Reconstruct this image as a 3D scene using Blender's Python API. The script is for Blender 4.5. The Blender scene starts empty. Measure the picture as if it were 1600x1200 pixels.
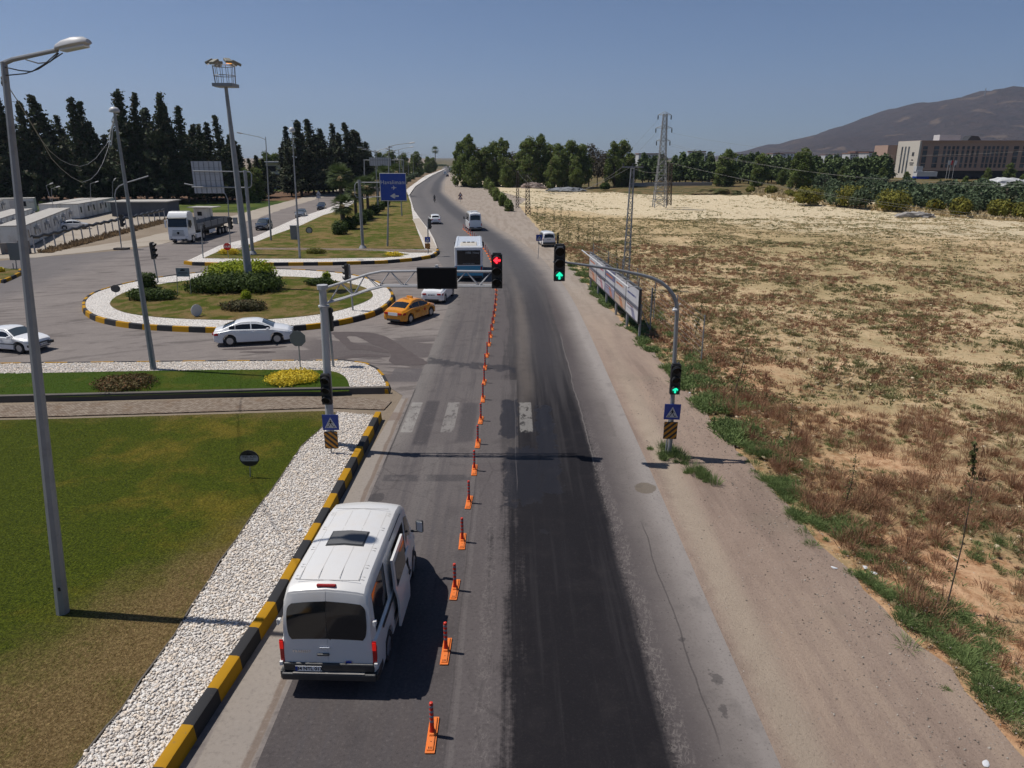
import bpy, bmesh, math, random
import numpy as np
from mathutils import Vector, Matrix, noise as mnoise
from mathutils.geometry import tessellate_polygon
random.seed(7); rng = np.random.default_rng(7)
R = math.radians
S = bpy.context.scene
COL = S.collection
# ------------------------------------------------------------------ camera
CAM_H = 10.8; FPX = 1109.0; PITCH = math.atan((600-246)/FPX)
cd = bpy.data.cameras.new("camera"); cam = bpy.data.objects.new("camera", cd); COL.objects.link(cam)
cam.location = (0, 0, CAM_H); cam.rotation_euler = (math.pi/2-PITCH, 0, 0)
cd.sensor_width = 36; cd.lens = 36*FPX/1600; cd.clip_start = .1; cd.clip_end = 30000
S.camera = cam
# ------------------------------------------------------------------ sky, sun, exposure
SUN = Vector((-.50, .10, 1)).normalized()
w = bpy.data.worlds.new("World"); S.world = w; w.use_nodes = True
nt = w.node_tree; nt.nodes.clear()
sky = nt.nodes.new("ShaderNodeTexSky"); sky.sky_type = 'NISHITA'; sky.sun_disc = False
sky.sun_elevation = math.asin(SUN.z); sky.sun_rotation = math.atan2(SUN.x, SUN.y)
sky.altitude = 200; sky.air_density = .7; sky.dust_density = .5; sky.ozone_density = 8
bg = nt.nodes.new("ShaderNodeBackground"); bg.inputs[1].default_value = .08
ow = nt.nodes.new("ShaderNodeOutputWorld")
tn = nt.nodes.new('ShaderNodeMix'); tn.data_type = 'RGBA'; tn.blend_type = 'MULTIPLY'; tn.inputs[0].default_value = 1; tn.inputs[7].default_value = (.98, .985, .97, 1)
nt.links.new(sky.outputs[0], tn.inputs[6]); nt.links.new(tn.outputs[2], bg.inputs[0]); nt.links.new(bg.outputs[0], ow.inputs[0])
sl = bpy.data.lights.new("sun", 'SUN'); sl.energy = 5.0; sl.angle = R(.53); sl.color = (1, .955, .89)
so = bpy.data.objects.new("sun", sl); COL.objects.link(so); so.rotation_euler = (-SUN).to_track_quat('-Z', 'Y').to_euler()
S.view_settings.view_transform = 'Standard'; S.view_settings.look = 'None'
S.view_settings.exposure = -.06; S.view_settings.gamma = 1
S.cycles.max_bounces = 6; S.cycles.diffuse_bounces = 2; S.cycles.glossy_bounces = 3
S.cycles.transmission_bounces = 4; S.cycles.transparent_max_bounces = 6; S.cycles.volume_bounces = 0
S.cycles.use_adaptive_sampling = True
# ------------------------------------------------------------------ surveying: photo position of a ground point -> metres
_c, _s = math.cos(PITCH), math.sin(PITCH)
def ray(px, py):
    x = (px-800)/FPX; v = (py-600)/FPX
    return (x, _c-v*_s, -(v*_c+_s))
def g(px, py, z=0.0):
    r = ray(px, py); t = (z-CAM_H)/r[2]
    return (r[0]*t, r[1]*t)
def at(px, py, Y):
    r = ray(px, py); t = Y/r[1]
    return Vector((r[0]*t, Y, CAM_H+r[2]*t))
# ------------------------------------------------------------------ names, labels
def tag(o, label=None, cat=None, group=None, kind=None):
    if label: o["label"] = label
    if cat: o["category"] = cat
    if group: o["group"] = group
    if kind: o["kind"] = kind
    return o
def empty(name, loc=(0, 0, 0), rz=0, label=None, cat=None, group=None):
    o = bpy.data.objects.new(name, None); COL.objects.link(o); o.empty_display_size = .2
    o.location = loc; o.rotation_euler = (0, 0, rz)
    return tag(o, label, cat, group)
def children(o): return [c for c in bpy.data.objects if c.parent == o]
def tree_list(o):
    return [(c, tree_list(c)) for c in children(o)]
def copy_tree(o, tl, loc=None, rz=None, label=None, parent=None, scale=None):
    c = o.copy(); COL.objects.link(c); c.parent = parent
    if loc is not None: c.location = loc
    if rz is not None: c.rotation_euler = (0, 0, rz)
    if scale is not None: c.scale = scale if hasattr(scale, '__len__') else (scale,)*3
    if label: c["label"] = label
    for ch, sub in tl: copy_tree(ch, sub, parent=c)
    return c
# ------------------------------------------------------------------ node language
class N:
    t = None
    def __init__(s, k): s.k = k
    def __add__(a, b): return mth('ADD', a, b)
    def __radd__(a, b): return mth('ADD', b, a)
    def __sub__(a, b): return mth('SUBTRACT', a, b)
    def __rsub__(a, b): return mth('SUBTRACT', b, a)
    def __mul__(a, b): return mth('MULTIPLY', a, b)
    def __rmul__(a, b): return mth('MULTIPLY', b, a)
    def __truediv__(a, b): return mth('DIVIDE', a, b)
def setin(sock, v):
    if isinstance(v, N): N.t.links.new(v.k, sock)
    elif isinstance(v, (tuple, list)):
        n = len(sock.default_value); v = tuple(v)
        sock.default_value = v if len(v) == n else (v+(1,))[:n]
    else: sock.default_value = v
def mth(op, a, b=None, clamp=False):
    n = N.t.nodes.new("ShaderNodeMath"); n.operation = op; n.use_clamp = clamp
    setin(n.inputs[0], a)
    if b is not None: setin(n.inputs[1], b)
    return N(n.outputs[0])
def absn(a): return mth('ABSOLUTE', a)
def mx(a, b): return mth('MAXIMUM', a, b)
def mn(a, b): return mth('MINIMUM', a, b)
def ss(x, a, b, lo=0., hi=1.):
    n = N.t.nodes.new("ShaderNodeMapRange"); n.interpolation_type = 'SMOOTHSTEP'; n.clamp = True
    if a > b: a, b, lo, hi = b, a, hi, lo
    setin(n.inputs[0], x); setin(n.inputs[1], a); setin(n.inputs[2], b); setin(n.inputs[3], lo); setin(n.inputs[4], hi)
    return N(n.outputs[0])
def band(x, a, b, e=.1): return ss(x, a-e, a+e)*ss(x, b+e, b-e)
def mixc(f, a, b, mode='MIX'):
    n = N.t.nodes.new("ShaderNodeMix"); n.data_type = 'RGBA'; n.blend_type = mode; n.clamp_factor = True
    setin(n.inputs[0], f); setin(n.inputs[6], a); setin(n.inputs[7], b)
    return N(n.outputs[2])
def geo():
    n = N.t.nodes.new("ShaderNodeNewGeometry"); return N(n.outputs['Position'])
def objc():
    n = N.t.nodes.new("ShaderNodeTexCoord"); return N(n.outputs['Object'])
def uvc():
    n = N.t.nodes.new("ShaderNodeTexCoord"); return N(n.outputs['UV'])
def rnd():
    n = N.t.nodes.new("ShaderNodeObjectInfo"); return N(n.outputs['Random'])
def isle():
    n = N.t.nodes.new("ShaderNodeNewGeometry"); return N(n.outputs['Random Per Island'])
def xyz(v):
    n = N.t.nodes.new("ShaderNodeSeparateXYZ"); setin(n.inputs[0], v); return [N(o) for o in n.outputs]
def comb(x, y, z=0.):
    n = N.t.nodes.new("ShaderNodeCombineXYZ")
    for i, v in enumerate((x, y, z)): setin(n.inputs[i], v)
    return N(n.outputs[0])
def noi(scale, detail=3, rough=.55, vec=None, dist=0.):
    n = N.t.nodes.new("ShaderNodeTexNoise"); n.inputs['Scale'].default_value = scale
    n.inputs['Detail'].default_value = detail; n.inputs['Roughness'].default_value = rough; n.inputs['Distortion'].default_value = dist
    if vec is not None: setin(n.inputs['Vector'], vec)
    return N(n.outputs[0])
def vor(scale, vec=None, out='Distance', feat='F1', rand=1.):
    n = N.t.nodes.new("ShaderNodeTexVoronoi"); n.feature = feat; n.inputs['Scale'].default_value = scale
    n.inputs['Randomness'].default_value = rand
    if vec is not None: setin(n.inputs['Vector'], vec)
    return N(n.outputs[out])
def bump(h, strength=.5, dist=.02):
    n = N.t.nodes.new("ShaderNodeBump"); setin(n.inputs['Height'], h)
    n.inputs['Strength'].default_value = strength; n.inputs['Distance'].default_value = dist
    return N(n.outputs[0])
def mat(name, fn=None, color=(.5, .5, .5), rough=.7, metal=0., spec=.14, coat=0., emit=None, es=1.):
    m = bpy.data.materials.new(name); m.use_nodes = True; t = m.node_tree
    b = t.nodes['Principled BSDF']; N.t = t
    b.inputs['Roughness'].default_value = rough; b.inputs['Metallic'].default_value = metal
    b.inputs['Specular IOR Level'].default_value = spec; b.inputs['Coat Weight'].default_value = coat
    b.inputs['Base Color'].default_value = (*color[:3], 1)
    m.diffuse_color = (*color[:3], 1)
    if emit: b.inputs['Emission Color'].default_value = (*emit, 1); b.inputs['Emission Strength'].default_value = es
    if fn:
        r = fn()
        for k, v in r.items():
            setin(b.inputs[{'c': 'Base Color', 'r': 'Roughness', 'n': 'Normal', 'e': 'Emission Color', 'm': 'Metallic'}[k]], v)
    return m
def srgb(*c):
    return tuple(.69*((x/255)/12.92 if x/255 <= .04045 else ((x/255+.055)/1.055)**2.4) for x in c)
def paint(name, color, rough=.35, dirt=.25, dirtc=(.25, .2, .15), metal=0., coat=0., spec=.5, scale=3.):
    def f():
        p = objc()
        d = ss(noi(scale, 5, .6, p), .45, .8)*dirt
        z = noi(40, 2, .5, p)
        return dict(c=mixc(d, mixc(z*.12, color, tuple(x*.75 for x in color)), dirtc), r=rough+d*.6)
    return mat(name, f, color=color, rough=rough, metal=metal, coat=coat, spec=spec)
# ------------------------------------------------------------------ mesh builder
class MB:
    def __init__(s): s.v = []; s.f = []; s.m = []; s.uv = None
    def add(s, vs, fs, mi=0):
        o = len(s.v); s.v += [tuple(v) for v in vs]
        for f in fs: s.f.append([i+o for i in f]); s.m.append(mi)
        return s
    def box(s, c, d, rz=0, rx=0, ry=0, mi=0, taper=None):
        x, y, z = d[0]/2, d[1]/2, d[2]/2
        vs = [Vector((sx*x, sy*y, sz*z)) for sz in (-1, 1) for sy in (-1, 1) for sx in (-1, 1)]
        if taper:
            for q in vs[4:]: q.x *= taper[0]; q.y *= taper[1]
        M = Matrix.Translation(Vector(c)) @ Matrix.Rotation(rz, 4, 'Z') @ Matrix.Rotation(ry, 4, 'Y') @ Matrix.Rotation(rx, 4, 'X')
        return s.add([M @ q for q in vs], [(0, 2, 3, 1), (4, 5, 7, 6), (0, 1, 5, 4), (2, 6, 7, 3), (0, 4, 6, 2), (1, 3, 7, 5)], mi)
    def tube(s, pts, r, n=10, mi=0, cap=True):
        pts = [Vector(p) for p in pts]; k = len(pts)
        rs = r if hasattr(r, '__len__') else [r]*k
        base = len(s.v); up0 = None
        for i, p in enumerate(pts):
            d = (pts[min(i+1, k-1)]-pts[max(i-1, 0)]).normalized()
            if up0 is None: up0 = Vector((0, 0, 1)) if abs(d.z) < .9 else Vector((1, 0, 0))
            a = d.cross(up0).normalized(); b = a.cross(d).normalized(); up0 = b
            for j in range(n):
                t = 2*math.pi*j/n; s.v.append(tuple(p+(a*math.cos(t)+b*math.sin(t))*rs[i]))
        for i in range(k-1):
            for j in range(n):
                a0 = base+i*n+j; a1 = base+i*n+(j+1) % n
                s.f.append([a0, a1, a1+n, a0+n]); s.m.append(mi)
        if cap:
            s.f.append([base+j for j in range(n)][::-1]); s.m.append(mi)
            s.f.append([base+(k-1)*n+j for j in range(n)]); s.m.append(mi)
        return s
    def cyl(s, a, b, r, n=12, mi=0, r2=None): return s.tube([a, b], [r, r if r2 is None else r2], n, mi)
    def prism(s, pts, z0, z1, mi=0, top=True, bottom=True):
        n = len(pts); A = sum(pts[i][0]*pts[(i+1) % n][1]-pts[(i+1) % n][0]*pts[i][1] for i in range(n))
        if A < 0: pts = pts[::-1]
        vs = [(p[0], p[1], z0) for p in pts]+[(p[0], p[1], z1) for p in pts]
        fs = [(i, (i+1) % n, (i+1) % n+n, i+n) for i in range(n)]
        tri = tessellate_polygon([[Vector((p[0], p[1], 0)) for p in pts]])
        if top: fs += [tuple(sorted_ccw(pts, t, n)) for t in tri]
        if bottom: fs += [tuple(reversed(sorted_ccw(pts, t, 0))) for t in tri]
        return s.add(vs, fs, mi)
    def lathe(s, prof, c=(0, 0, 0), n=16, mi=0, axis='Z'):
        vs = []; k = len(prof)
        for (r, z) in prof:
            for j in range(n):
                t = 2*math.pi*j/n; p = (r*math.cos(t), r*math.sin(t), z)
                if axis == 'Y': p = (p[0], z, p[1])
                if axis == 'X': p = (z, p[0], p[1])
                vs.append((p[0]+c[0], p[1]+c[1], p[2]+c[2]))
        fs = []
        for i in range(k-1):
            for j in range(n):
                a0 = i*n+j; a1 = i*n+(j+1) % n; fs.append((a0, a1, a1+n, a0+n))
        fs.append(tuple(range(n))[::-1]); fs.append(tuple((k-1)*n+j for j in range(n)))
        return s.add(vs, fs, mi)
    def xf(s, M, i0=0):
        for i in range(i0, len(s.v)): s.v[i] = tuple(M @ Vector(s.v[i]))
        return s
    def build(s, name, mats, parent=None, smooth=None, bevel=0.):
        me = bpy.data.meshes.new(name); me.from_pydata(s.v, [], s.f)
        if not isinstance(mats, (list, tuple)): mats = [mats]
        for m in mats: me.materials.append(m)
        if len(mats) > 1: me.polygons.foreach_set('material_index', s.m)
        if s.uv is not None:
            l = me.uv_layers.new(name='uv'); a = np.array(s.uv, dtype=np.float32)
            idx = np.empty(len(me.loops), dtype=np.int32); me.loops.foreach_get('vertex_index', idx)
            l.data.foreach_set('uv', a[idx].ravel())
        me.update()
        if smooth is not None:
            bm = bmesh.new(); bm.from_mesh(me); bmesh.ops.recalc_face_normals(bm, faces=bm.faces); bm.to_mesh(me); bm.free()
            me.shade_smooth(); me.set_sharp_from_angle(angle=R(smooth))
        o = bpy.data.objects.new(name, me); COL.objects.link(o); o.parent = parent
        if bevel:
            b = o.modifiers.new('bevel', 'BEVEL'); b.width = bevel; b.segments = 2; b.limit_method = 'ANGLE'; b.angle_limit = R(40)
        return o
def sorted_ccw(pts, t, off):
    a, b, c = [pts[i] for i in t]
    cr = (b[0]-a[0])*(c[1]-a[1])-(b[1]-a[1])*(c[0]-a[0])
    t = list(t) if cr > 0 else [t[0], t[2], t[1]]
    return [i+off for i in t]
def npmesh(name, V, F, mats, parent=None, smooth=False, mi=None):
    """V (n,3), F (m,k) arrays -> object"""
    me = bpy.data.meshes.new(name); V = np.asarray(V, np.float32); F = np.asarray(F, np.int32)
    k = F.shape[1]; me.vertices.add(len(V)); me.vertices.foreach_set('co', V.ravel())
    me.loops.add(F.size); me.loops.foreach_set('vertex_index', F.ravel())
    me.polygons.add(len(F)); me.polygons.foreach_set('loop_start', np.arange(0, F.size, k, dtype=np.int32))
    if not isinstance(mats, (list, tuple)): mats = [mats]
    for m in mats: me.materials.append(m)
    if mi is not None: me.polygons.foreach_set('material_index', np.asarray(mi, np.int32))
    me.update(calc_edges=True); me.validate()
    if smooth: me.shade_smooth()
    o = bpy.data.objects.new(name, me); COL.objects.link(o); o.parent = parent
    return o
def resample(pts, step, closed=False):
    pts = [Vector((p[0], p[1], 0)) for p in pts]
    if closed: pts = pts+[pts[0]]
    out = []
    for a, b in zip(pts[:-1], pts[1:]):
        n = max(1, int(round((b-a).length/step)))
        out += [a.lerp(b, i/n) for i in range(n)]
    if not closed: out.append(pts[-1])
    return [(p.x, p.y) for p in out]
def smoothpoly(pts, closed=False, it=2):
    for _ in range(it):
        q = []; n = len(pts)
        for i in range(n if closed else n-1):
            a = pts[i]; b = pts[(i+1) % n]
            q += [(a[0]*.75+b[0]*.25, a[1]*.75+b[1]*.25), (a[0]*.25+b[0]*.75, a[1]*.25+b[1]*.75)]
        if not closed: q = [pts[0]]+q+[pts[-1]]
        pts = q
    return pts
def area(pts):
    n = len(pts); return .5*sum(pts[i][0]*pts[(i+1) % n][1]-pts[(i+1) % n][0]*pts[i][1] for i in range(n))
def offset(pts, d, closed=True):
    """positive d = inward for a closed polygon; to the left for an open one"""
    n = len(pts); s = 1 if (not closed or area(pts) > 0) else -1; out = []
    for i in range(n):
        a = pts[(i-1) % n] if closed or i > 0 else pts[i]
        b = pts[i]; c = pts[(i+1) % n] if closed or i < n-1 else pts[i]
        d1 = Vector((b[0]-a[0], b[1]-a[1])); d2 = Vector((c[0]-b[0], c[1]-b[1]))
        if d1.length < 1e-6: d1 = d2
        if d2.length < 1e-6: d2 = d1
        d1 = d1.normalized(); d2 = d2.normalized()
        n1 = Vector((-d1.y, d1.x)); n2 = Vector((-d2.y, d2.x)); m = n1+n2
        if m.length < .2: m = n1*1
        m = m.normalized(); k = min(1/max(.35, m.dot(n1)), 2.0)
        out.append((b[0]+m.x*d*k*s, b[1]+m.y*d*k*s))
    return out
def jitter(pts, amp, sc=1.):
    return [(p[0]+amp*mnoise.noise(Vector((p[0]*sc, p[1]*sc, 3.1))), p[1]+amp*mnoise.noise(Vector((p[0]*sc, p[1]*sc, 9.7)))) for p in pts]
def sheet(name, pts, z, m, thick=0., kind='structure'):
    b = MB()
    if thick: b.prism(pts, z-thick, z, 0, True, False)
    else:
        tri = tessellate_polygon([[Vector((p[0], p[1], 0)) for p in pts]])
        b.add([(p[0], p[1], z) for p in pts], [sorted_ccw(pts, t, 0) for t in tri])
    return tag(b.build(name, m), kind=kind)
# ================================================================== SETTING
YC = [(-60, 0), (50, 0), (60, -.2), (68, -.7), (77, -1.3), (87, -2.3), (102, -4.6), (112, -6.5), (130, -9.6), (154, -14), (203, -21.5), (241, -27), (335, -35.5), (504, -47.5), (730, -63), (1000, -82)]
def cx(y):
    for (a, ca), (b, cb) in zip(YC[:-1], YC[1:]):
        if y <= b: t = (y-a)/(b-a); return ca+(cb-ca)*t
    return YC[-1][1]
def cxs(y): return sum(cx(y+k*4) for k in (-2, -1, 0, 1, 2))/5
# ---- base ground (field on the right, dusty earth on the left)
def m_ground():
    p = geo(); X, Y, Z = xyz(p)
    big = noi(.035, 4, .55, p); med = noi(.22, 5, .6, p); fine = noi(2.2, 6, .7, p); fin2 = noi(9, 4, .7, p)
    fine = ss(fine, .28, .68); cream = mixc(fine, srgb(184, 162, 124), srgb(248, 232, 200)); red = mixc(fine, srgb(164, 114, 80), srgb(232, 188, 150))
    tan_ = mixc(fine, srgb(140, 124, 84), srgb(204, 184, 136))
    redf = ss(X+med*16+Y*.12, 38, 22)*ss(Y+med*20, 96, 50)
    c = mixc(redf, cream, red)
    pale = ss(Y+X*1.1+(big-.5)*50+(med-.5)*40, 158, 182); c = mixc((1-pale)*(1-redf)*.8, c, mixc(fine, srgb(164, 136, 98), srgb(238, 208, 164)))
    weedy = (1-pale)*ss(big+med*.6, .6, .95)
    c = mixc(weedy*.6, c, tan_)
    c = mixc(ss(med+fine*.5, .78, 1.0)*.5*ss(Y, 160, 90), c, srgb(96, 92, 56))
    # beyond the cream field: dry grass and orchard floor
    far = ss(X*.42+Y+med*14, 245, 262)*ss(X, 15, 30)
    c = mixc(far, c, mixc(ss(med, .4, .62), srgb(134, 112, 78), srgb(84, 88, 52)))
    c = mixc(ss(fin2, .42, .28)*.35, c, srgb(140, 112, 82)); far2 = ss(Y, 520, 700)
    c = mixc(far2, c, mixc(ss(big, .4, .6), srgb(96, 92, 68), srgb(128, 116, 88)))
    left = ss(X, -12, -18)*ss(Y, 100, 90)
    leftc = mixc(med, srgb(128, 112, 94), srgb(172, 158, 140))
    c = mixc(ss(X, 1, -1)*ss(Y, 160, 130), c, leftc); c = mixc(ss(X+Y*.1, -25, -32), c, leftc)
    peb = ss(vor(5, p), .12, .05)*ss(med+fine, .95, 1.2)
    c = mixc(peb*ss(Y, 90, 50), c, srgb(208, 200, 184))
    return dict(c=c, n=bump(fine*.6+fin2*.5+med, .5, .12), r=.95)
M_ground = mat("field earth", m_ground)
nx, ny = 150, 190
xs = np.concatenate([np.linspace(-9000, -260, 24), np.linspace(-240, 330, 100), np.linspace(360, 9000, 26)])
ys = np.concatenate([np.linspace(-60, 260, 130), np.linspace(275, 1200, 40), np.linspace(1300, 14000, 20)])
V = []
def gz(x, y):
    """field relief: flat under roads, rougher on the field, spoil ridge at its far edge"""
    if y > 400 or x < 9.3: return -.012
    k = min(1, max(0, (x-9.6-max(0, 0))/3.5))
    z = k*(.55*mnoise.noise(Vector((x*.11, y*.11, 0)))+.22*mnoise.noise(Vector((x*.45, y*.45, 5))))-k*.35
    d = (x*.42+y-232)
    if x > 18: z += k*1.3*math.exp(-(d/7)**2)*(0.6+.8*mnoise.noise(Vector((x*.15, y*.1, 2))))
    return z-.012
for y in ys:
    for x in xs: V.append((x, y, gz(x, y)))
nxx = len(xs); F = [(j*nxx+i, j*nxx+i+1, (j+1)*nxx+i+1, (j+1)*nxx+i) for j in range(len(ys)-1) for i in range(nxx-1)]
tag(npmesh("ground", V, F, M_ground, smooth=True), kind='structure')
# ---- gravel shoulder right of the road
def m_gravel():
    p = geo(); X, Y, Z = xyz(p)
    lat = X-mn(mx(Y-50, 0)*-.0, 0)*0; fr = comb(X*1.0+Y*.03, Y*.09)
    st = noi(1.3, 5, .6, fr); big = noi(.16, 4, .6, p); f = noi(14, 5, .8, p); f2 = noi(38, 3, .8, p); med = noi(1.6, 5, .65, p)
    c = mixc(med, srgb(156, 135, 121), srgb(182, 161, 145))
    c = mixc(ss(st, .5, .68)*.6, c, srgb(192, 170, 150)); c = mixc(ss(st, .48, .34)*.5, c, srgb(138, 119, 108))
    bandx = band(X+(med-.5)*.5+(Y-10)*-.012, 5.15, 5.95, .3)
    c = mixc(bandx*ss(Y, 48, 24)*.75, c, mixc(med, srgb(176, 160, 142), srgb(198, 182, 162)))
    c = mixc(ss(Y, 34, 64), c, mixc(med, srgb(158, 144, 132), srgb(196, 184, 170))); c = mixc(ss(Y, 40, 70)*ss(st, .55, .4)*.5, c, srgb(150, 134, 120))
    c = mixc(ss(big, .56, .7)*.4, c, srgb(150, 136, 120))
    sp = ss(vor(9, p), .2, .1)*ss(noi(1.2, 3, .5, p), .45, .6)
    c = mixc(sp*ss(Y, 60, 30), c, mixc(vor(9, p, 'Color'), srgb(92, 80, 74), srgb(210, 200, 190)))
    c = mixc(ss(noi(.7, 3, .5, p), .70, .76)*.5, c, srgb(112, 88, 70))
    c = mixc(ss(f, .46, .26)*.75, c, srgb(84, 70, 63)); c = mixc(ss(f, .56, .74)*.55, c, srgb(208, 194, 182))
    c = mixc(ss(f2, .5, .75)*.35, c, srgb(92, 78, 70))
    return dict(c=c, n=bump(f+med*.6, .8, .06), r=.95)
M_gravel = mat("dusty gravel", m_gravel)
shoulderR = [(4.0, -20), (4.0, 48), (3.2, 62), (1, 74), (-2, 90), (-5, 104), (-9, 122), (-14, 146), (-22, 195), (-30, 262), (-40, 380), (-48, 480), (-48.5, 590),
             (-45.35, 585), (-33, 430), (-24.71, 334), (-21, 300), (-11, 286), (4, 200), (1.5, 172), (5.08, 95), (7.1, 55.5), (8, 43), (8.5, 31.8), (8.9, 22.2), (9.1, 17.7), (9.4, 15.3), (9.6, 12.4), (9.8, 10), (9.9, -20)]
gpts = resample(shoulderR, .8, True)
gpts = [((p[0]+.35*mnoise.noise(Vector((p[0]*.8, p[1]*.8, 1)))+.15*mnoise.noise(Vector((p[0]*3, p[1]*3, 1))), p[1]) if p[0]-cx(p[1]) > 5.5 else p) for p in gpts]
sheet("gravel_shoulder", gpts, .004, M_gravel)
# ---- intersection and left road asphalt
def m_cross():
    p = geo(); X, Y, Z = xyz(p)
    a = noi(.12, 4, .6, p, .6); f = noi(60, 3, .7, p); m_ = noi(1.3, 5, .65, p)
    c = mixc(a, srgb(126, 117, 113), srgb(158, 149, 143))
    # tyre streaks sweeping round the island and along the left road
    st = noi(.7, 5, .65, comb(X*.25+Y*.12, Y*1.1-X*.45, 0), 1.2)
    c = mixc(ss(st, .5, .66)*.65, c, srgb(86, 79, 77))
    c = mixc(ss(st, .42, .3)*.35, c, srgb(172, 164, 158))
    # left road carriageway: bluish dark asphalt
    u = X+44.5-(Y-80)*(-.02)
    lr = ss(X+Y*.18+a*8, -24, -30)*ss(Y+X*.3+a*8, 36, 46)
    sl_ = noi(.35, 5, .6, comb(X*.9, Y*.1), .5)
    c = mixc(lr*.8, c, mixc(sl_, srgb(92, 89, 92), srgb(132, 127, 126)))
    # dark bitumen patches in the mouth of the junction
    d = noi(.28, 3, .5, comb(X*.55+Y*.4, Y*1.1), .8)
    jm = ss(X, -15, -11)*ss(X, -4.6, -4.9)*ss(Y, 33, 35)*ss(Y, 44.5, 42.5)
    c = mixc(ss(d, .47, .5)*jm*.9, c, mixc(m_, srgb(88, 80, 81), srgb(104, 96, 95)))
    c = mixc(band(X, -6.3, -4.7, .03)*band(Y, 34.2, 36.5, .03)*.8, c, srgb(96, 91, 93))
    # concrete gutter next to the near kerb
    gut = band(X, -5.9, -4.86, .04)*ss(Y, 31.8, 31.4)
    c = mixc(gut, c, mixc(m_, srgb(150, 140, 130), srgb(178, 168, 158)))
    c = mixc(gut*band(X+(noi(.8, 3, .5, p)-.5)*.15, -5.02, -4.86, .03)*.7, c, srgb(122, 102, 88))
    c = mixc(ss(X+(m_-.5)*.6, -6.2, -5.9)*ss(X, -4.8, -4.9)*band(Y+(m_-.5)*.8, 28.7, 29.6, .1)*.6, c, srgb(124, 102, 90))
    m2 = noi(9, 4, .75, p); c = mixc(ss(m2, .5, .72)*.35, c, srgb(92, 84, 82)); c = mixc(ss(m2, .46, .28)*.35, c, srgb(182, 173, 166)); c = mixc((m_-.5)*.6+.08, c, srgb(80, 74, 72)); c = mixc((f-.5)*.5+.05, c, srgb(190, 182, 174))
    return dict(c=c, n=bump(f+m_*.5, .25, .01), r=.86)
M_cross = mat("junction asphalt", m_cross)
cross = [(-6.6, -20), (-4.6, -20), (-4.6, 60), (-3, 70), (-10.5, 89), (-13, 108), (-16, 104), (-18, 78), (-36, 80), (-37.2, 90), (-36, 101), (-39.3, 131), (-40.6, 163), (-44, 209), (-47, 300), (-70, 700),
         (-80, 700), (-58, 300), (-54.8, 220), (-50.3, 160), (-47.2, 134), (-45.7, 95), (-47, 88), (-54, 81), (-58, 76), (-110, 62), (-110, 36.2), (-20, 36.2), (-8, 36.2), (-5.2, 32), (-5.4, 27), (-6.2, 10)]
sheet("junction_road", cross, .008, M_cross)
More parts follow.
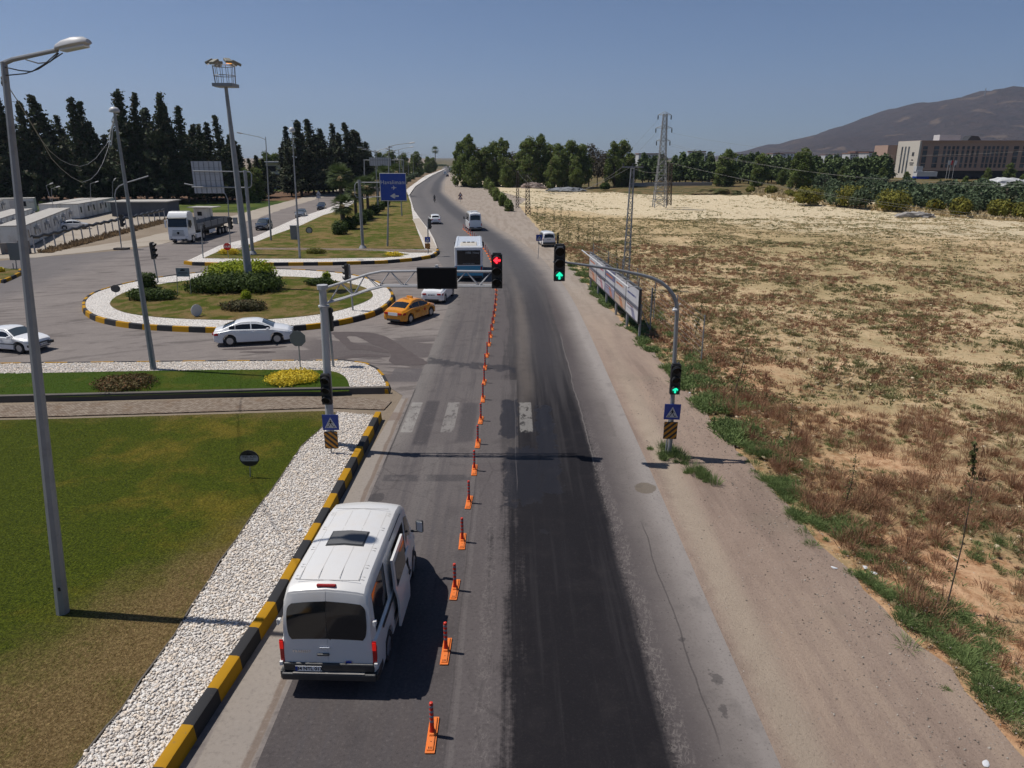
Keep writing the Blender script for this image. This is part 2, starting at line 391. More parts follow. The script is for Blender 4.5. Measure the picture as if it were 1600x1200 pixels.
# ---- main road: a strip that follows the bend; uv = (metres across, metres along)
def m_main():
    U, Vv, _ = xyz(uvc()); uv = comb(U, Vv); p = geo()
    wav = (noi(.25, 3, .5, uv)-.5)
    fine = noi(55, 3, .7, uv); med = noi(1.2, 5, .6, uv); stk = noi(1.6, 4, .6, comb(U*2.2, Vv*.06)); blot = noi(.35, 4, .6, comb(U, Vv*.45))
    left = mixc(blot, srgb(98, 92, 92), srgb(126, 119, 116))
    left = mixc(ss(Vv, 23, 13)*.75, left, mixc(blot, srgb(72, 67, 68), srgb(98, 91, 90)))
    left = mixc(ss(stk, .45, .65)*.5, left, srgb(90, 86, 88))
    # outer part of the left lane worn pale
    left = mixc(ss(U, -3.7, -4.7)*ss(Vv, 24, 27)*.5, left, srgb(152, 146, 140))
    mid = mixc(med, srgb(92, 86, 86), srgb(112, 105, 104))
    dark = mixc(blot, srgb(24, 23, 27), srgb(40, 38, 42))
    dark = mixc(ss(stk, .5, .7)*.5, dark, srgb(46, 44, 47))
    sh = mixc(ss(U+(med-.5)*.6+(blot-.5)*.5, 3.2, 4.7), mixc(blot, srgb(86, 80, 80), srgb(102, 95, 94)), mixc(blot, srgb(124, 116, 112), srgb(148, 140, 135)))
    edge = mixc(med, srgb(158, 151, 146), srgb(176, 168, 162))
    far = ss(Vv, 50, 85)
    c = mixc(ss(U+wav*.05, -1.33, -1.27), left, mid)
    # the dark lane: crisp left edge past the crossing, smudged near the camera
    dl = ss(U+wav*.7+(med-.5)*.5+(stk-.5)*2.0+(noi(9, 4, .7, uv)-.5)*.8, -.55, .15)
    c = mixc(dl, c, dark); c = mixc(dl*ss(stk, .52, .72)*.3, c, srgb(58, 56, 58)); c = mixc(dl*ss(Vv, 20, 34)*.4*ss(stk, .4, .6), c, mixc(blot, srgb(70, 66, 67), srgb(88, 84, 83)))
    c = mixc(ss(Vv, 29, 44)*dl*.62, c, mixc(stk, srgb(84, 81, 82), srgb(110, 105, 104)))
    c = mixc(band(U+wav*.6, .35, 1.0, .3)*ss(Vv, 27, 34)*.45, c, srgb(132, 122, 114))
    tyre = band(U+wav*.4, 1.35, 2.5, .35)
    c = mixc(tyre*ss(Vv, 28, 40)*.7, c, srgb(66, 64, 68))
    rk = ss(U+wav*.35+(noi(9, 4, .7, uv)-.5)*.35+(stk-.5)*.4, 2.9, 3.2)
    c = mixc(rk, c, sh)
    # milled, cracked seams either side of the dark lane
    dv = noi(3, 3, .6, uv)*.35; crk = ss(vor(13, comb(U+dv, Vv*.35+dv), 'Distance', 'DISTANCE_TO_EDGE'), .13, .02)*ss(noi(4, 3, .6, uv), .4, .55)
    c = mixc(band(U+wav*.3, 3.0, 3.42, .07)*crk*ss(Vv, 34, 24)*.38, c, srgb(156, 148, 142))
    c = mixc(band(U+wav*.15, -.78, -.45, .06)*crk*ss(Vv, 26, 16)*.3, c, srgb(150, 142, 138))
    ed = ss(U+wav*.5+(med-.5)*.3, 4.15, 4.75)*ss(Vv, 8, 20)*.6+ss(U+wav*.5, 3.3, 4.7)*ss(Vv, 24, 42)*.6
    c = mixc(ed, c, edge)
    c = mixc(band(U+wav*.4, 4.7, 5.3, .12)*.35, c, edge)
    # faded crossing bars (never repainted), one whole bar on the dark lane
    crx = band(Vv, 27.25, 31.0, .05)
    flake = ss(noi(1.7, 5, .7, comb(U*2, Vv)), .38, .5)
    for a, b_, k in ((-4.62, -4.12, .6), (-2.95, -2.42, .45), (.33, .87, .5)):
        c = mixc(band(U+(med-.5)*.06, a, b_, .03)*crx*flake*k, c, srgb(178, 174, 168))
    c = mixc(band(U, -1.35, .25, .03)*band(Vv, 24.2, 34.5, .04)*.45, c, srgb(112, 106, 104))
    c = mixc(band(U, 3.75, 4.25, .03)*band(Vv, 26.8, 31, .05)*.4, c, srgb(112, 105, 102))
    # stop-line ghost, square bitumen repair
    c = mixc(band(Vv, 22.6, 23.15, .03)*band(U, -4.55, -1.45, .05)*ss(med, .38, .5)*.6, c, srgb(72, 70, 73))
    c = mixc(band(U, -3.95, -3.35, .06)*band(Vv, 25.9, 31.2, .2)*ss(med, .3, .42)*.7, c, srgb(72, 69, 72))
    c = mixc(band(U+(med-.5)*.3, -2.25, -1.55, .1)*band(Vv+(blot-.5)*2, 26.3, 31, .2)*.6, c, srgb(74, 71, 74))
    # wet spill on the dark lane: ragged and darker
    wn = noi(1.5, 5, .65, comb(U*1.2, Vv*.8), .5)
    wet = mx(band(U+(wn-.5)*1.0, -.25, 1.0, .06)*band(Vv+(wn-.5)*3, 21.0, 25.5, .1), band(U+(wn-.5)*1.1, 1.0, 1.75, .06)*band(Vv+(wn-.5)*4, 21.6, 30.5, .1))
    wet = mx(wet, band(U+(wn-.5)*.9, -.5, .25, .05)*band(Vv+(wn-.5)*2, 26.8, 31.4, .1))
    wet = wet*ss(wn, .30, .37)
    trick = band(Vv+(wn-.5)*2.6+U*.35, 35.9, 36.9, .08)*band(U, -4.7, .2, .1)
    wet = mx(wet, trick*.75)
    for (sx, sy, r_) in ((.95, 19.1, .17), (4.0, 14.05, .1), (4.42, 12.75, .17), (4.35, 11.8, .14), (-4.5, 21.3, .33), (4.1, 21.5, .0)):
        if r_:
            dd = mth('SQRT', (U-sx)*(U-sx)*1.6+(Vv-sy)*(Vv-sy)*.6)+(noi(3.5, 4, .6, uv)-.5)*.55
            wet = mx(wet, ss(dd, r_, r_-.05)*.6)
    c = mixc(wet*.8, c, srgb(38, 37, 41))
    dd = mth('SQRT', (U-4.55)*(U-4.55)*1.2+(Vv-22.1)*(Vv-22.1)*.9)+(med-.5)*.35
    c = mixc(ss(dd, .42, .36)*.7, c, srgb(112, 100, 84))
    # long hairline cracks and joints
    def line(u0, wdt, amp, y0, y1, k, col):
        nonlocal c
        c = mixc(band(U+wav*amp+(med-.5)*.06, u0-wdt, u0+wdt, .012)*band(Vv, y0, y1, .5)*k, c, col)
    line(-1.28, .02, .1, -10, 24, .35, srgb(58, 56, 56)); line(-1.16, .05, .1, -10, 22, .14, srgb(150, 144, 140))
    line(4.0, .018, .5, 11, 19.5, .6, srgb(60, 57, 57)); line(3.05, .025, .5, 24, 44, .4, srgb(150, 144, 140))
    line(-4.72, .03, .05, 24, 33, .7, srgb(66, 62, 62)); line(.15, .015, .2, 22, 34, .4, srgb(120, 114, 112))
    line(-3.0, .3, .6, 12, 26, .18, srgb(140, 134, 130)); line(-2.05, .12, .6, 33, 50, .3, srgb(82, 78, 80))
    # skid arcs at the mouth
    arc = noi(1.1, 4, .6, comb(U*.8+Vv*.42, Vv*.9-U*.9), .8)
    c = mixc(ss(arc, .58, .66)*ss(Vv, 36, 42)*ss(Vv, 62, 54)*ss(U, -1.4, -2.4)*.4, c, srgb(84, 80, 80))
    # far part greyer and bleached, two dark wheel lanes
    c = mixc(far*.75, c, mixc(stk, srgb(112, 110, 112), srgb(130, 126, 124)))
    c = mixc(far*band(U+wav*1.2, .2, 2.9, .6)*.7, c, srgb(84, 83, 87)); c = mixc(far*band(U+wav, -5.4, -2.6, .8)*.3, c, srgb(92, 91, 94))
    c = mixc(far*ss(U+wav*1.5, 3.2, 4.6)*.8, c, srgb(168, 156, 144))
    m2 = noi(13, 4, .75, uv); c = mixc(ss(m2, .5, .72)*.5, c, mixc(ss(U, 3.2, 3.6), srgb(58, 54, 55), srgb(96, 88, 85))); nd = 1-dl*(1-rk)*.9; c = mixc(ss(m2, .46, .26)*.4*nd, c, srgb(146, 138, 133)); cr = ss(U, 3.1, 2.9)*ss(vor(.55, comb(U+m2*.25, Vv*.6+med*.5), 'Distance', 'DISTANCE_TO_EDGE'), .018, .004)*ss(blot, .45, .6); c = mixc(cr*.3*ss(Vv, 40, 28), c, srgb(44, 41, 42)); c = mixc(ss(med, .5, .75)*.3, c, srgb(60, 56, 57)); c = mixc(ss(fine, .56, .78)*.5*nd, c, srgb(150, 143, 138)); c = mixc(ss(fine, .56, .78)*.25, c, srgb(86, 83, 84)); c = mixc(ss(fine, .44, .25)*.5, c, srgb(26, 24, 25))
    spk = ss(vor(7, uv), .16, .08)*ss(noi(2, 2, .5, uv), .46, .56)*ss(Vv, 40, 24)
    c = mixc(spk*.75*ss(U, 3.2, 3.6), c, srgb(72, 68, 68))
    return dict(c=c, n=bump(fine+med*.4, .3, .012), r=mixc(wet, (.88, .88, .88), (.5, .5, .5)))
M_main = mat("worn asphalt", m_main)
b = MB(); b.uv = []
ys = list(np.arange(-20, 60, 4.))+list(np.arange(60, 300, 5.))+list(np.arange(300, 980, 20.))
def edgeL(y):
    if y < 62: return -4.76
    return -4.76-2.4*min(1, (y-62)/22)
def edgeR(y):
    if y < 50: return 5.0+.05*mnoise.noise(Vector((0, y*.3, 0)))
    return 5.0
yy = []
for y in ys: yy.append(y)
for i, y in enumerate(yy):
    for k in range(9):
        t = k/8; u = edgeL(y)+(edgeR(y)-edgeL(y))*t
        b.v.append((u+cxs(y), y, .013)); b.uv.append((u, y))
for i in range(len(yy)-1):
    for k in range(8):
        a = i*9+k; b.f.append([a, a+1, a+10, a+9]); b.m.append(0)
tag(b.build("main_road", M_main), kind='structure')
# crumbling outer lip of the asphalt
def m_patch():
    p = geo(); m_ = noi(2.2, 5, .7, p); f = noi(14, 4, .8, p); c = mixc(m_, srgb(84, 76, 76), srgb(112, 103, 101)); c = mixc(ss(f, .5, .75)*.4, c, srgb(140, 130, 125)); c = mixc(ss(f, .45, .25)*.4, c, srgb(60, 54, 54)); return dict(c=c, n=bump(f, .3, .01), r=.88)
M_patch = mat("bitumen patch", m_patch)
def patch(pts, z=.0175):
    q = [g(450+a/8, 420+b_/8) for a, b_ in pts]; sheet("asphalt_patch", jitter(resample(smoothpoly(q, True, 1), .25, True), .12, 1.6), z, M_patch)
patch([(500, 790), (850, 790), (1100, 805), (1250, 860), (1370, 930), (1600, 1090), (1780, 1190), (1600, 1210), (1250, 1200), (1300, 1040), (1180, 985), (1000, 925), (880, 850), (760, 835), (740, 870), (800, 930), (900, 950), (1100, 975), (1200, 1010), (1290, 1055), (1230, 1060), (1000, 1020), (850, 1015), (760, 1010), (680, 930), (620, 870)])
patch([(560, 1120), (900, 1062), (1260, 1085), (1250, 1115), (900, 1100), (700, 1135)])
patch([(-900, 1010), (-500, 985), (-60, 965), (0, 975), (-200, 1000), (-600, 1020)]); patch([(-700, 1045), (-300, 1030), (-100, 1040), (-300, 1055)])
# ---- islands
def m_lawn(nearpatch):
    def f():
        p = geo(); X, Y, Z = xyz(p)
        big = noi(.13, 4, .6, p, .4); med = noi(.7, 5, .65, p, .5); fine = noi(16, 5, .8, p); st = noi(5, 4, .7, comb(X*3, Y))
        fine = ss(fine, .3, .7); gr = mixc(fine, srgb(38, 54, 0), srgb(116, 128, 26)); yel = mixc(fine, srgb(90, 80, 12), srgb(166, 150, 56))
        br = mixc(fine, srgb(104, 80, 44), srgb(190, 160, 112))
        c = mixc(ss(med*.5+big*.8, .64, .86), gr, yel)
        if nearpatch:
            d = X*.78+Y*.40   # brown belt next to the stones and at the near corner
            dd = (Y-27)*.16-6.0-X; dry = ss(dd+(med-.5)*5+mx(Y-15.5, 0)*.42, 4.0, .8)
            dry = mx(dry, ss(Y+(X*-1.-9)*.3+(med-.5)*6, 14.6, 12.2))
            dry = mx(dry, band(Y+(med-.5)*2, 28.5, 30.6, .6)*.5)
            c = mixc(dry*(ss(st*.5+med*.5, .3, .55)*.6+.35), c, br)
        else:
            c = mixc(ss(med+big*.5, .62, .88)*.8, c, br)
        c = mixc(ss(st, .6, .8)*.35, c, srgb(118, 112, 40))
        return dict(c=c, n=bump(fine+st*.6+med, .8, .05), r=.9)
    return f
M_lawn = mat("mown lawn with dry patches", m_lawn(True)); M_lawn2 = mat("dry lawn", m_lawn(False))
def m_fresh():
    p = geo(); X, Y, Z = xyz(p); fine = noi(16, 5, .8, p); med = noi(.5, 4, .6, p)
    c = mixc(fine, srgb(26, 50, 0), srgb(84, 108, 12))
    c = mixc(ss(med, .5, .75)*.6, c, srgb(104, 98, 30))
    return dict(c=c, n=bump(fine+med, .8, .05), r=.9)
M_fresh = mat("watered lawn", m_fresh)
def m_stone():
    p = geo(); v = vor(17, p); cc = vor(17, p, 'Color'); n_ = noi(.8, 4, .6, p)
    c = mixc(cc, (.64, .61, .57), (.84, .82, .79)); c = mixc(ss(cc, .62, .7)*.5, c, (.62, .5, .38))
    c = mixc(ss(v, .5, .72)*.8, c, srgb(120, 108, 98)); c = mixc(ss(n_, .6, .8)*.4, c, srgb(184, 168, 150))
    return dict(c=c, n=bump(1-v, .9, .05), r=.8)
M_stone = mat("white pebble bed", m_stone)
def m_pave():
    p = geo(); n = N.t.nodes.new("ShaderNodeTexBrick"); setin(n.inputs['Vector'], comb(*xyz(p)[:2]))
    n.inputs["Scale"].default_value = 3.2; n.inputs["Color1"].default_value = (*srgb(128, 112, 98), 1); n.inputs['Color2'].default_value = (*srgb(176, 162, 146), 1)
    n.inputs['Mortar'].default_value = (*srgb(104, 90, 76), 1); n.inputs['Mortar Size'].default_value = .03
    m_ = noi(1.3, 4, .6, p)
    c = mixc(ss(m_, .5, .75)*.6, N(n.outputs[0]), srgb(128, 104, 82))
    return dict(c=c, n=bump(N(n.outputs[1])*-1, .4, .01), r=.9)
M_pave = mat("paving blocks", m_pave)
def m_kerbp(col, chip):
    def f():
        p = geo(); n1 = noi(6, 5, .7, p); n2 = noi(1.2, 3, .6, p)
        c = mixc(ss(n1, .6, .72)*chip, col, srgb(120, 110, 98)); c = mixc(ss(n2, .45, .8)*.35, c, tuple(x*.6 for x in col))
        return dict(c=c, n=bump(n1, .3, .01), r=.75)
    return f
M_kyel = mat("kerb yellow paint", m_kerbp(srgb(196, 146, 30), .5)); M_kblk = mat("kerb black paint", m_kerbp(srgb(62, 62, 64), .35))
M_kgry = mat("bare kerb concrete", m_kerbp(srgb(112, 106, 100), .5))
def kerb(name, path, closed, wdt, h, mats, seg=1.0, slope=.05, phase=0):
    """solid kerb along a path (path = outer foot line, body lies to the left of travel / inside)"""
    pts = resample(path, seg/3, closed); n = len(pts)
    if closed and area(pts) < 0: pts = pts[::-1]
    o1 = offset(pts, slope, closed); o2 = offset(pts, wdt, closed)
    b = MB(); m = n if closed else n-1
    acc = 0
    for i in range(n):
        b.v += [(pts[i][0], pts[i][1], -.01), (o1[i][0], o1[i][1], h-.02), ((o1[i][0]*3+o2[i][0])/4*1.0, (o1[i][1]*3+o2[i][1])/4, h), (o2[i][0], o2[i][1], h), (o2[i][0], o2[i][1], -.01)]
    for i in range(m):
        j = (i+1) % n
        mi = (i//3+phase) % 2 if len(mats) == 2 else 0
        for k in range(4): b.f.append([i*5+k, j*5+k, j*5+k+1, i*5+k+1]); b.m.append(mi)
    if not closed:
        b.f.append([0, 1, 2, 3, 4]); b.m.append(phase if len(mats) == 2 else 0); e = (n-1)*5; b.f.append([e+4, e+3, e+2, e+1, e]); b.m.append(((m-1)//3+phase) % 2 if len(mats) == 2 else 0)
    o = b.build(name, mats, smooth=30); tag(o, kind='structure'); return o
# near verge: pebble strip + kerb + big lawn
nearK = [(-6.7, 2), (-6.18, 10.39), (-5.8, 15.04), (-5.68, 20), (-5.64, 24.6), (-5.62, 28.8)]
kerb("kerb", nearK, False, .26, .36, [M_kyel, M_kblk], 1.02, .03, 0)
stoneL = [g(*q, .2) for q in ((120, 1198), (190, 1110), (262, 1010), (312, 932), (345, 880), (400, 800), (440, 745), (470, 700), (505, 668), (528, 644))]
strip = [(-9.3, 2)]+stoneL+[(-5.9, 28.75)]+offset(nearK, .2, False)[::-1]
sheet("pebble_bed", strip, .2, M_stone)
lawnA = [(-9.3, 2)]+stoneL+[g(505, 641, .2), g(300, 647, .2), g(100, 653, .2), g(0, 655, .2), (-60, g(0, 655, .2)[1]-.6), (-60, 2)]
sheet("lawn", lawnA, .17, M_lawn)
edg = MB(); ep = resample([(-9.3, 2)]+stoneL, .4)
ep = jitter(ep, .06, 1.2); e2 = offset(ep, .035, False)
for i, p in enumerate(ep):
    zz = .235+.02*mnoise.noise(Vector((p[0], p[1]*2, 0))); edg.v += [(p[0], p[1], .1), (p[0], p[1], zz), (e2[i][0], e2[i][1], zz), (e2[i][0], e2[i][1], .1)]
for i in range(len(ep)-1):
    for k in range(3): edg.f.append([i*4+k, i*4+4+k, i*4+5+k, i*4+1+k]); edg.m.append(0)
tag(edg.build("lawn_edging", M_kgry), kind='structure')
# paver path between the two lawns
pth = [(-70, g(0, 632)[1]-.7)]+[g(*q) for q in ((0, 634), (250, 627), (460, 621), (565, 622), (612, 628))]+[g(600, 641), g(505, 638), g(300, 645), g(100, 651), g(0, 653), (-70, g(0, 653)[1]-.7)]
sheet("footpath", pth, .04, M_pave, thick=.04)
# middle verge island (front of the roundabout)
mv = [(-70, g(0, 628)[1]-.6), g(0, 629), g(250, 623), g(430, 618), g(608, 615), g(610, 606), g(603, 592), g(592, 580), g(575, 572), g(540, 567), g(450, 567.5), g(300, 568.5), g(0, 572), (-70, g(0, 572)[1]-.2)]
kerb("kerb", mv[9:][::-1][0:0] or [mv[4], mv[5], mv[6], mv[7], mv[8], mv[9], mv[10], mv[11], mv[12], mv[13]], False, .2, .22, [M_kyel, M_kblk], 1.25, .05)
kerb("kerb", mv[:5], False, .2, .32, [M_kgry], 1, .02)
sheet("pebble_bed", offset(mv, .1), .19, M_stone)
lawnB = [(-70, g(0, 622, .2)[1]-.5), g(0, 623, .21), g(430, 612, .21), g(545, 612.5, .21), g(547, 607, .21), g(543, 592, .21), g(530, 582, .21), g(505, 578, .21), g(440, 577.5, .21), g(300, 578, .21), g(0, 584, .21), (-70, g(0, 584, .21)[1]-.3)]
sheet("lawn", smoothpoly(lawnB, True, 1), .215, M_fresh)
# round island
isl = [g(*q) for q in ((127, 480), (130, 492), (150, 504), (200, 514), (260, 518), (330, 521), (400, 521), (470, 518), (540, 508), (590, 494), (613, 478), (618, 466), (608, 452), (580, 440), (540, 431), (480, 426), (420, 424), (330, 428), (260, 436), (200, 446), (150, 460), (133, 470))]
isl = smoothpoly(isl, True, 2)
kerb("kerb", isl, True, .26, .36, [M_kyel, M_kblk], 1.35, .06)
sheet("pebble_bed", offset(resample(isl, 1, True), .12), .3, M_stone)
islL = [g(*q, .32) for q in ((170, 472), (175, 481), (200, 490), (250, 496), (310, 499), (400, 500), (470, 495), (530, 486), (575, 470), (585, 461), (575, 450), (545, 442), (490, 433), (420, 431), (340, 434), (270, 440), (215, 450), (185, 460))]
sheet("lawn", smoothpoly(islL, True, 2), .325, M_lawn2)
# far island between the carriageways
fi = [g(*q) for q in ((287, 413), (300, 415), (340, 416), (420, 416), (520, 415), (600, 412.5), (650, 408), (678, 403), (686, 397), (686, 392), (680, 376), (672, 362), (661, 348), (648, 330), (640, 305))]+\
     [(-30.6, 220), (-37, 283), (-49, 452), (-65, 730), (-68, 730), (-50, 400), (-44.5, 240), (-43.9, 209), (-40.6, 163), (-39.3, 131), (-36.1, 101), (-36.9, 90)]
fk = fi[:10]
kerb("kerb", fk, False, .3, .36, [M_kyel, M_kblk], 1.5, .06, 0)
kerb("kerb", fi[9:17], False, .3, .2, [M_kgry], 2, .05)
kerb("kerb", [fi[-4], fi[-3], fi[-2], fi[-1], fi[0]], False, .3, .22, [M_kgry], 2, .05)
sheet("pebble_bed", offset(fi, .15), .26, M_stone)
fl1 = [g(*q, .28) for q in ((318, 403), (345, 391), (372, 389), (480, 390), (600, 392), (640, 397), (600, 402.5), (480, 404), (380, 404))]
sheet("lawn", fl1, .285, M_lawn2)
fl2 = [g(*q, .28) for q in ((372, 388), (405, 376), (430, 366), (470, 352), (505, 336), (540, 326), (560, 312), (600, 306), (636, 300), (642, 318), (645, 340), (652, 360), (662, 385), (664, 389.5), (560, 388.5), (440, 387))]
sheet("lawn", fl2, .285, M_lawn2)
fp = [g(*q, .3) for q in ((362, 389.5), (372, 387), (480, 387.5), (600, 388.5), (672, 391), (676, 394), (640, 394.2), (600, 391), (480, 390.3))]
sheet("footpath", fp, .3, M_pave)
# tile strip beside the far crossing
def m_tile():
    p = geo(); n_ = noi(.6, 4, .6, p)
    return dict(c=mixc(n_, srgb(178, 164, 148), srgb(210, 200, 186)), r=.9)
M_tile = mat("pale dusty paving", m_tile)
sheet("footpath", [g(*q, .31) for q in ((644, 342), (655, 341), (664, 353), (676, 374), (685, 392), (676, 392), (668, 391), (660, 370))], .315, M_tile)
# brown earth median further out
def m_med():
    p = geo(); n_ = noi(.25, 5, .6, p); f = noi(3, 4, .7, p)
    c = mixc(f, srgb(120, 98, 76), srgb(160, 138, 112)); c = mixc(ss(n_, .5, .65)*.6, c, srgb(86, 84, 46))
    return dict(c=c, r=.95)
M_med = mat("median earth", m_med)
med_ = [g(600, 305, .3), g(636, 300, .3), (-33.5, 220), (-39, 283), (-52, 440), (-66, 720), (-70, 720), (-57, 440), (-47, 260), (-45, 215), g(560, 311, .3)]
sheet("median_earth", med_, .30, M_med)
# left: road-side earth, compound yard, vegetable plots
def m_yard():
    p = geo(); n_ = noi(.15, 5, .6, p); f = noi(4, 4, .7, p)
    c = mixc(f, srgb(168, 156, 142), srgb(196, 186, 172)); c = mixc(ss(n_, .5, .7)*.5, c, srgb(146, 132, 114))
    return dict(c=c, r=.95, n=bump(f, .4, .03))
M_yard = mat("compound gravel", m_yard)
sheet("yard", [(-58, 78), (-110, 66), (-200, 80), (-200, 150), (-120, 165), (-72, 168), (-60, 128), (-58, 104), (-56, 90)], .004, M_yard)
def m_plot():
    p = geo(); X, Y, Z = xyz(p); n_ = noi(.08, 4, .6, p); f = noi(2.5, 4, .7, p)
    k = ss(Y+n_*26, 200, 212)*ss(Y+n_*20, 262, 250)
    c = mixc(ss(n_+f*.3, .52, .74), srgb(58, 78, 24), srgb(98, 108, 48))
    c = mixc(k, c, mixc(f, srgb(104, 78, 58), srgb(134, 106, 84)))
    return dict(c=c, r=.95, n=bump(f, .5, .1))
M_plot = mat("vegetable plot", m_plot)
sheet("field_plot", [(-52, 150), (-100, 150), (-240, 170), (-300, 420), (-90, 420), (-62, 300), (-58, 220)], .006, M_plot)
sheet("verge", jitter(resample([(-45.7, 94), (-47.2, 134), (-50.3, 160), (-54.8, 220), (-58, 300), (-63, 300), (-60, 220), (-56, 160), (-53.5, 134), (-52, 98), (-56, 84), (-60, 79), (-54, 81)], 2, True), .5, .3), .012, M_yard)
# left median nose at the frame edge
ln = [(-80, 60), (-58.5, 70.2), g(6, 443), g(22, 436), g(34, 430), g(35, 424), g(20, 424), (-62, 77), (-80, 70)]
kerb("kerb", ln[1:7], False, .25, .3, [M_kyel, M_kblk], 1.4, .05, 1)
sheet("verge", offset(ln, .1), .26, M_lawn2)
# white lane gap line & mountains
def m_hill():
    p = geo(); X, Y, Z = xyz(p); n_ = noi(.0022, 6, .6, p); f = noi(.02, 5, .65, p); rd = noi(.004, 5, .6, comb(X, Y, Z*3), .5)
    c = mixc(n_, srgb(58, 48, 46), srgb(88, 74, 66)); c = mixc(ss(f, .45, .62)*.55, c, srgb(44, 42, 38))
    c = mixc(ss(rd, .60, .64)*.45, c, srgb(140, 118, 96))
    return dict(c=c, r=.95, n=bump(f+n_, .9, 40))
M_hill = mat("bare hillside", m_hill)
ridge = [(-900, 0)]+[(at(px, py, 4700).x, max(0, at(px, py, 4700).z+6)) for px, py in ((1200, 247), (1232, 232), (1272, 217), (1305, 212), (1337, 204), (1392, 187), (1437, 171), (1470, 158), (1490, 154), (1522, 154), (1555, 145), (1600, 140), (1660, 134), (1800, 128))]+[(9000, 500)]
def rh(x):
    for (a, ha), (b_, hb) in zip(ridge[:-1], ridge[1:]):
        if x <= b_:
            t = max(0, (x-a)/(b_-a)); return ha+(hb-ha)*t
    return ridge[-1][1]
V = []; nI, nJ = 150, 60
for j in range(nJ+1):
    t = j/nJ; y = 2600+3800*t
    for i in range(nI+1):
        x = 250+8200*i/nI; X_ = x
        crest = 4700
        k = math.exp(-((y-crest)/1000)**2) if y < crest else math.exp(-((y-crest)/1600)**2)
        k = max(0, (k-.03)/.97); n_ = mnoise.fractal(Vector((x*.0011, y*.0011, 0)), 1., 2., 6)
        h = rh(x*4700/max(y, 3900) if y < crest else x)*k; sp = mnoise.fractal(Vector((x*.0035, y*.0012, 4)), 1., 2., 4)
        h = max(0, h+(1-abs(k-.5)*1.2)*(n_*.42+sp*.3)*min(h, 260)*(1 if abs(y-crest) > 100 else .25))
        V.append((x, y, h-3))
F = [(j*(nI+1)+i, j*(nI+1)+i+1, (j+1)*(nI+1)+i+1, (j+1)*(nI+1)+i) for j in range(nJ) for i in range(nI)]
tag(npmesh("mountain", V, F, M_hill, smooth=True), kind='structure')
# ================================================================== VEHICLES
def interp(pl, x):
    if x <= pl[0][0]: return pl[0][1]
    for (a, va), (b, vb) in zip(pl[:-1], pl[1:]):
        if x <= b: return va+(vb-va)*(x-a)/(b-a)
    return pl[-1][1]
M_white = paint("white car paint", (.76, .76, .76), .22, .12, (.45, .4, .33), coat=.6)
M_dusty = paint("dusty white van paint", (.62, .61, .595), .3, .3, (.56, .48, .38), coat=.3, scale=1.4)
M_orange = paint("taxi paint", srgb(250, 162, 18), .25, .1, coat=.5)
M_black = paint("dark car paint", srgb(38, 44, 56), .2, .15, (.12, .11, .1), coat=.7)
M_silver = paint("silver car paint", srgb(132, 138, 146), .28, .1, metal=.5, coat=.5)
M_blue = paint("bus blue paint", (.03, .26, .42), .35, .2, coat=.3)
M_glass = mat("tinted glass", color=(.012, .014, .016), rough=.06, spec=.6)
M_screen = mat("windscreen glass", color=(.05, .065, .075), rough=.05, spec=.7)
M_plast = paint("dark plastic trim", (.025, .026, .028), .5, .3, (.12, .1, .08))
M_tyre = paint("tyre rubber", (.02, .02, .021), .8, .4, (.12, .1, .08))
M_rim = mat("alloy rim", color=(.45, .46, .48), rough=.35, metal=.8)
M_chrome = mat("chrome", color=(.7, .7, .72), rough=.15, metal=1)
M_red = mat("red lamp lens", color=(.45, .012, .012), rough=.15, coat=.5)
M_redlit = mat("lit brake lamp", color=(.5, .01, .01), rough=.2, emit=(1, .03, .02), es=.35)
M_lamp = mat("clear lamp lens", color=(.55, .58, .62), rough=.08, spec=.8)
M_plate = mat("plate white", color=(.7, .7, .7), rough=.4)
M_ink = mat("black lettering", color=(.015, .015, .018), rough=.5)
M_bluep = mat("plate blue band", color=srgb(20, 60, 160), rough=.4)
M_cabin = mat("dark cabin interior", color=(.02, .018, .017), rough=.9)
def textmb(s, size, M, spacing=1., bold=0., font_h=None):
    cu = bpy.data.curves.new("t", 'FONT'); cu.body = s; cu.size = size; cu.align_x = 'CENTER'; cu.align_y = 'CENTER'
    cu.extrude = .002; cu.space_character = spacing; cu.offset = bold; cu.resolution_u = 2
    o = bpy.data.objects.new("t", cu); COL.objects.link(o)
    me = bpy.data.meshes.new_from_object(o.evaluated_get(bpy.context.evaluated_depsgraph_get()))
    b = MB(); b.add([M @ v.co for v in me.vertices], [tuple(p.vertices) for p in me.polygons])
    bpy.data.objects.remove(o); bpy.data.curves.remove(cu); bpy.data.meshes.remove(me)
    return b
def frameM(o, xa, ya):
    """matrix with origin o, x axis xa, y axis ya"""
    xa = Vector(xa).normalized(); ya = Vector(ya).normalized(); za = xa.cross(ya)
    return Matrix(((xa.x, ya.x, za.x, o[0]), (xa.y, ya.y, za.y, o[1]), (xa.z, ya.z, za.z, o[2]), (0, 0, 0, 1)))
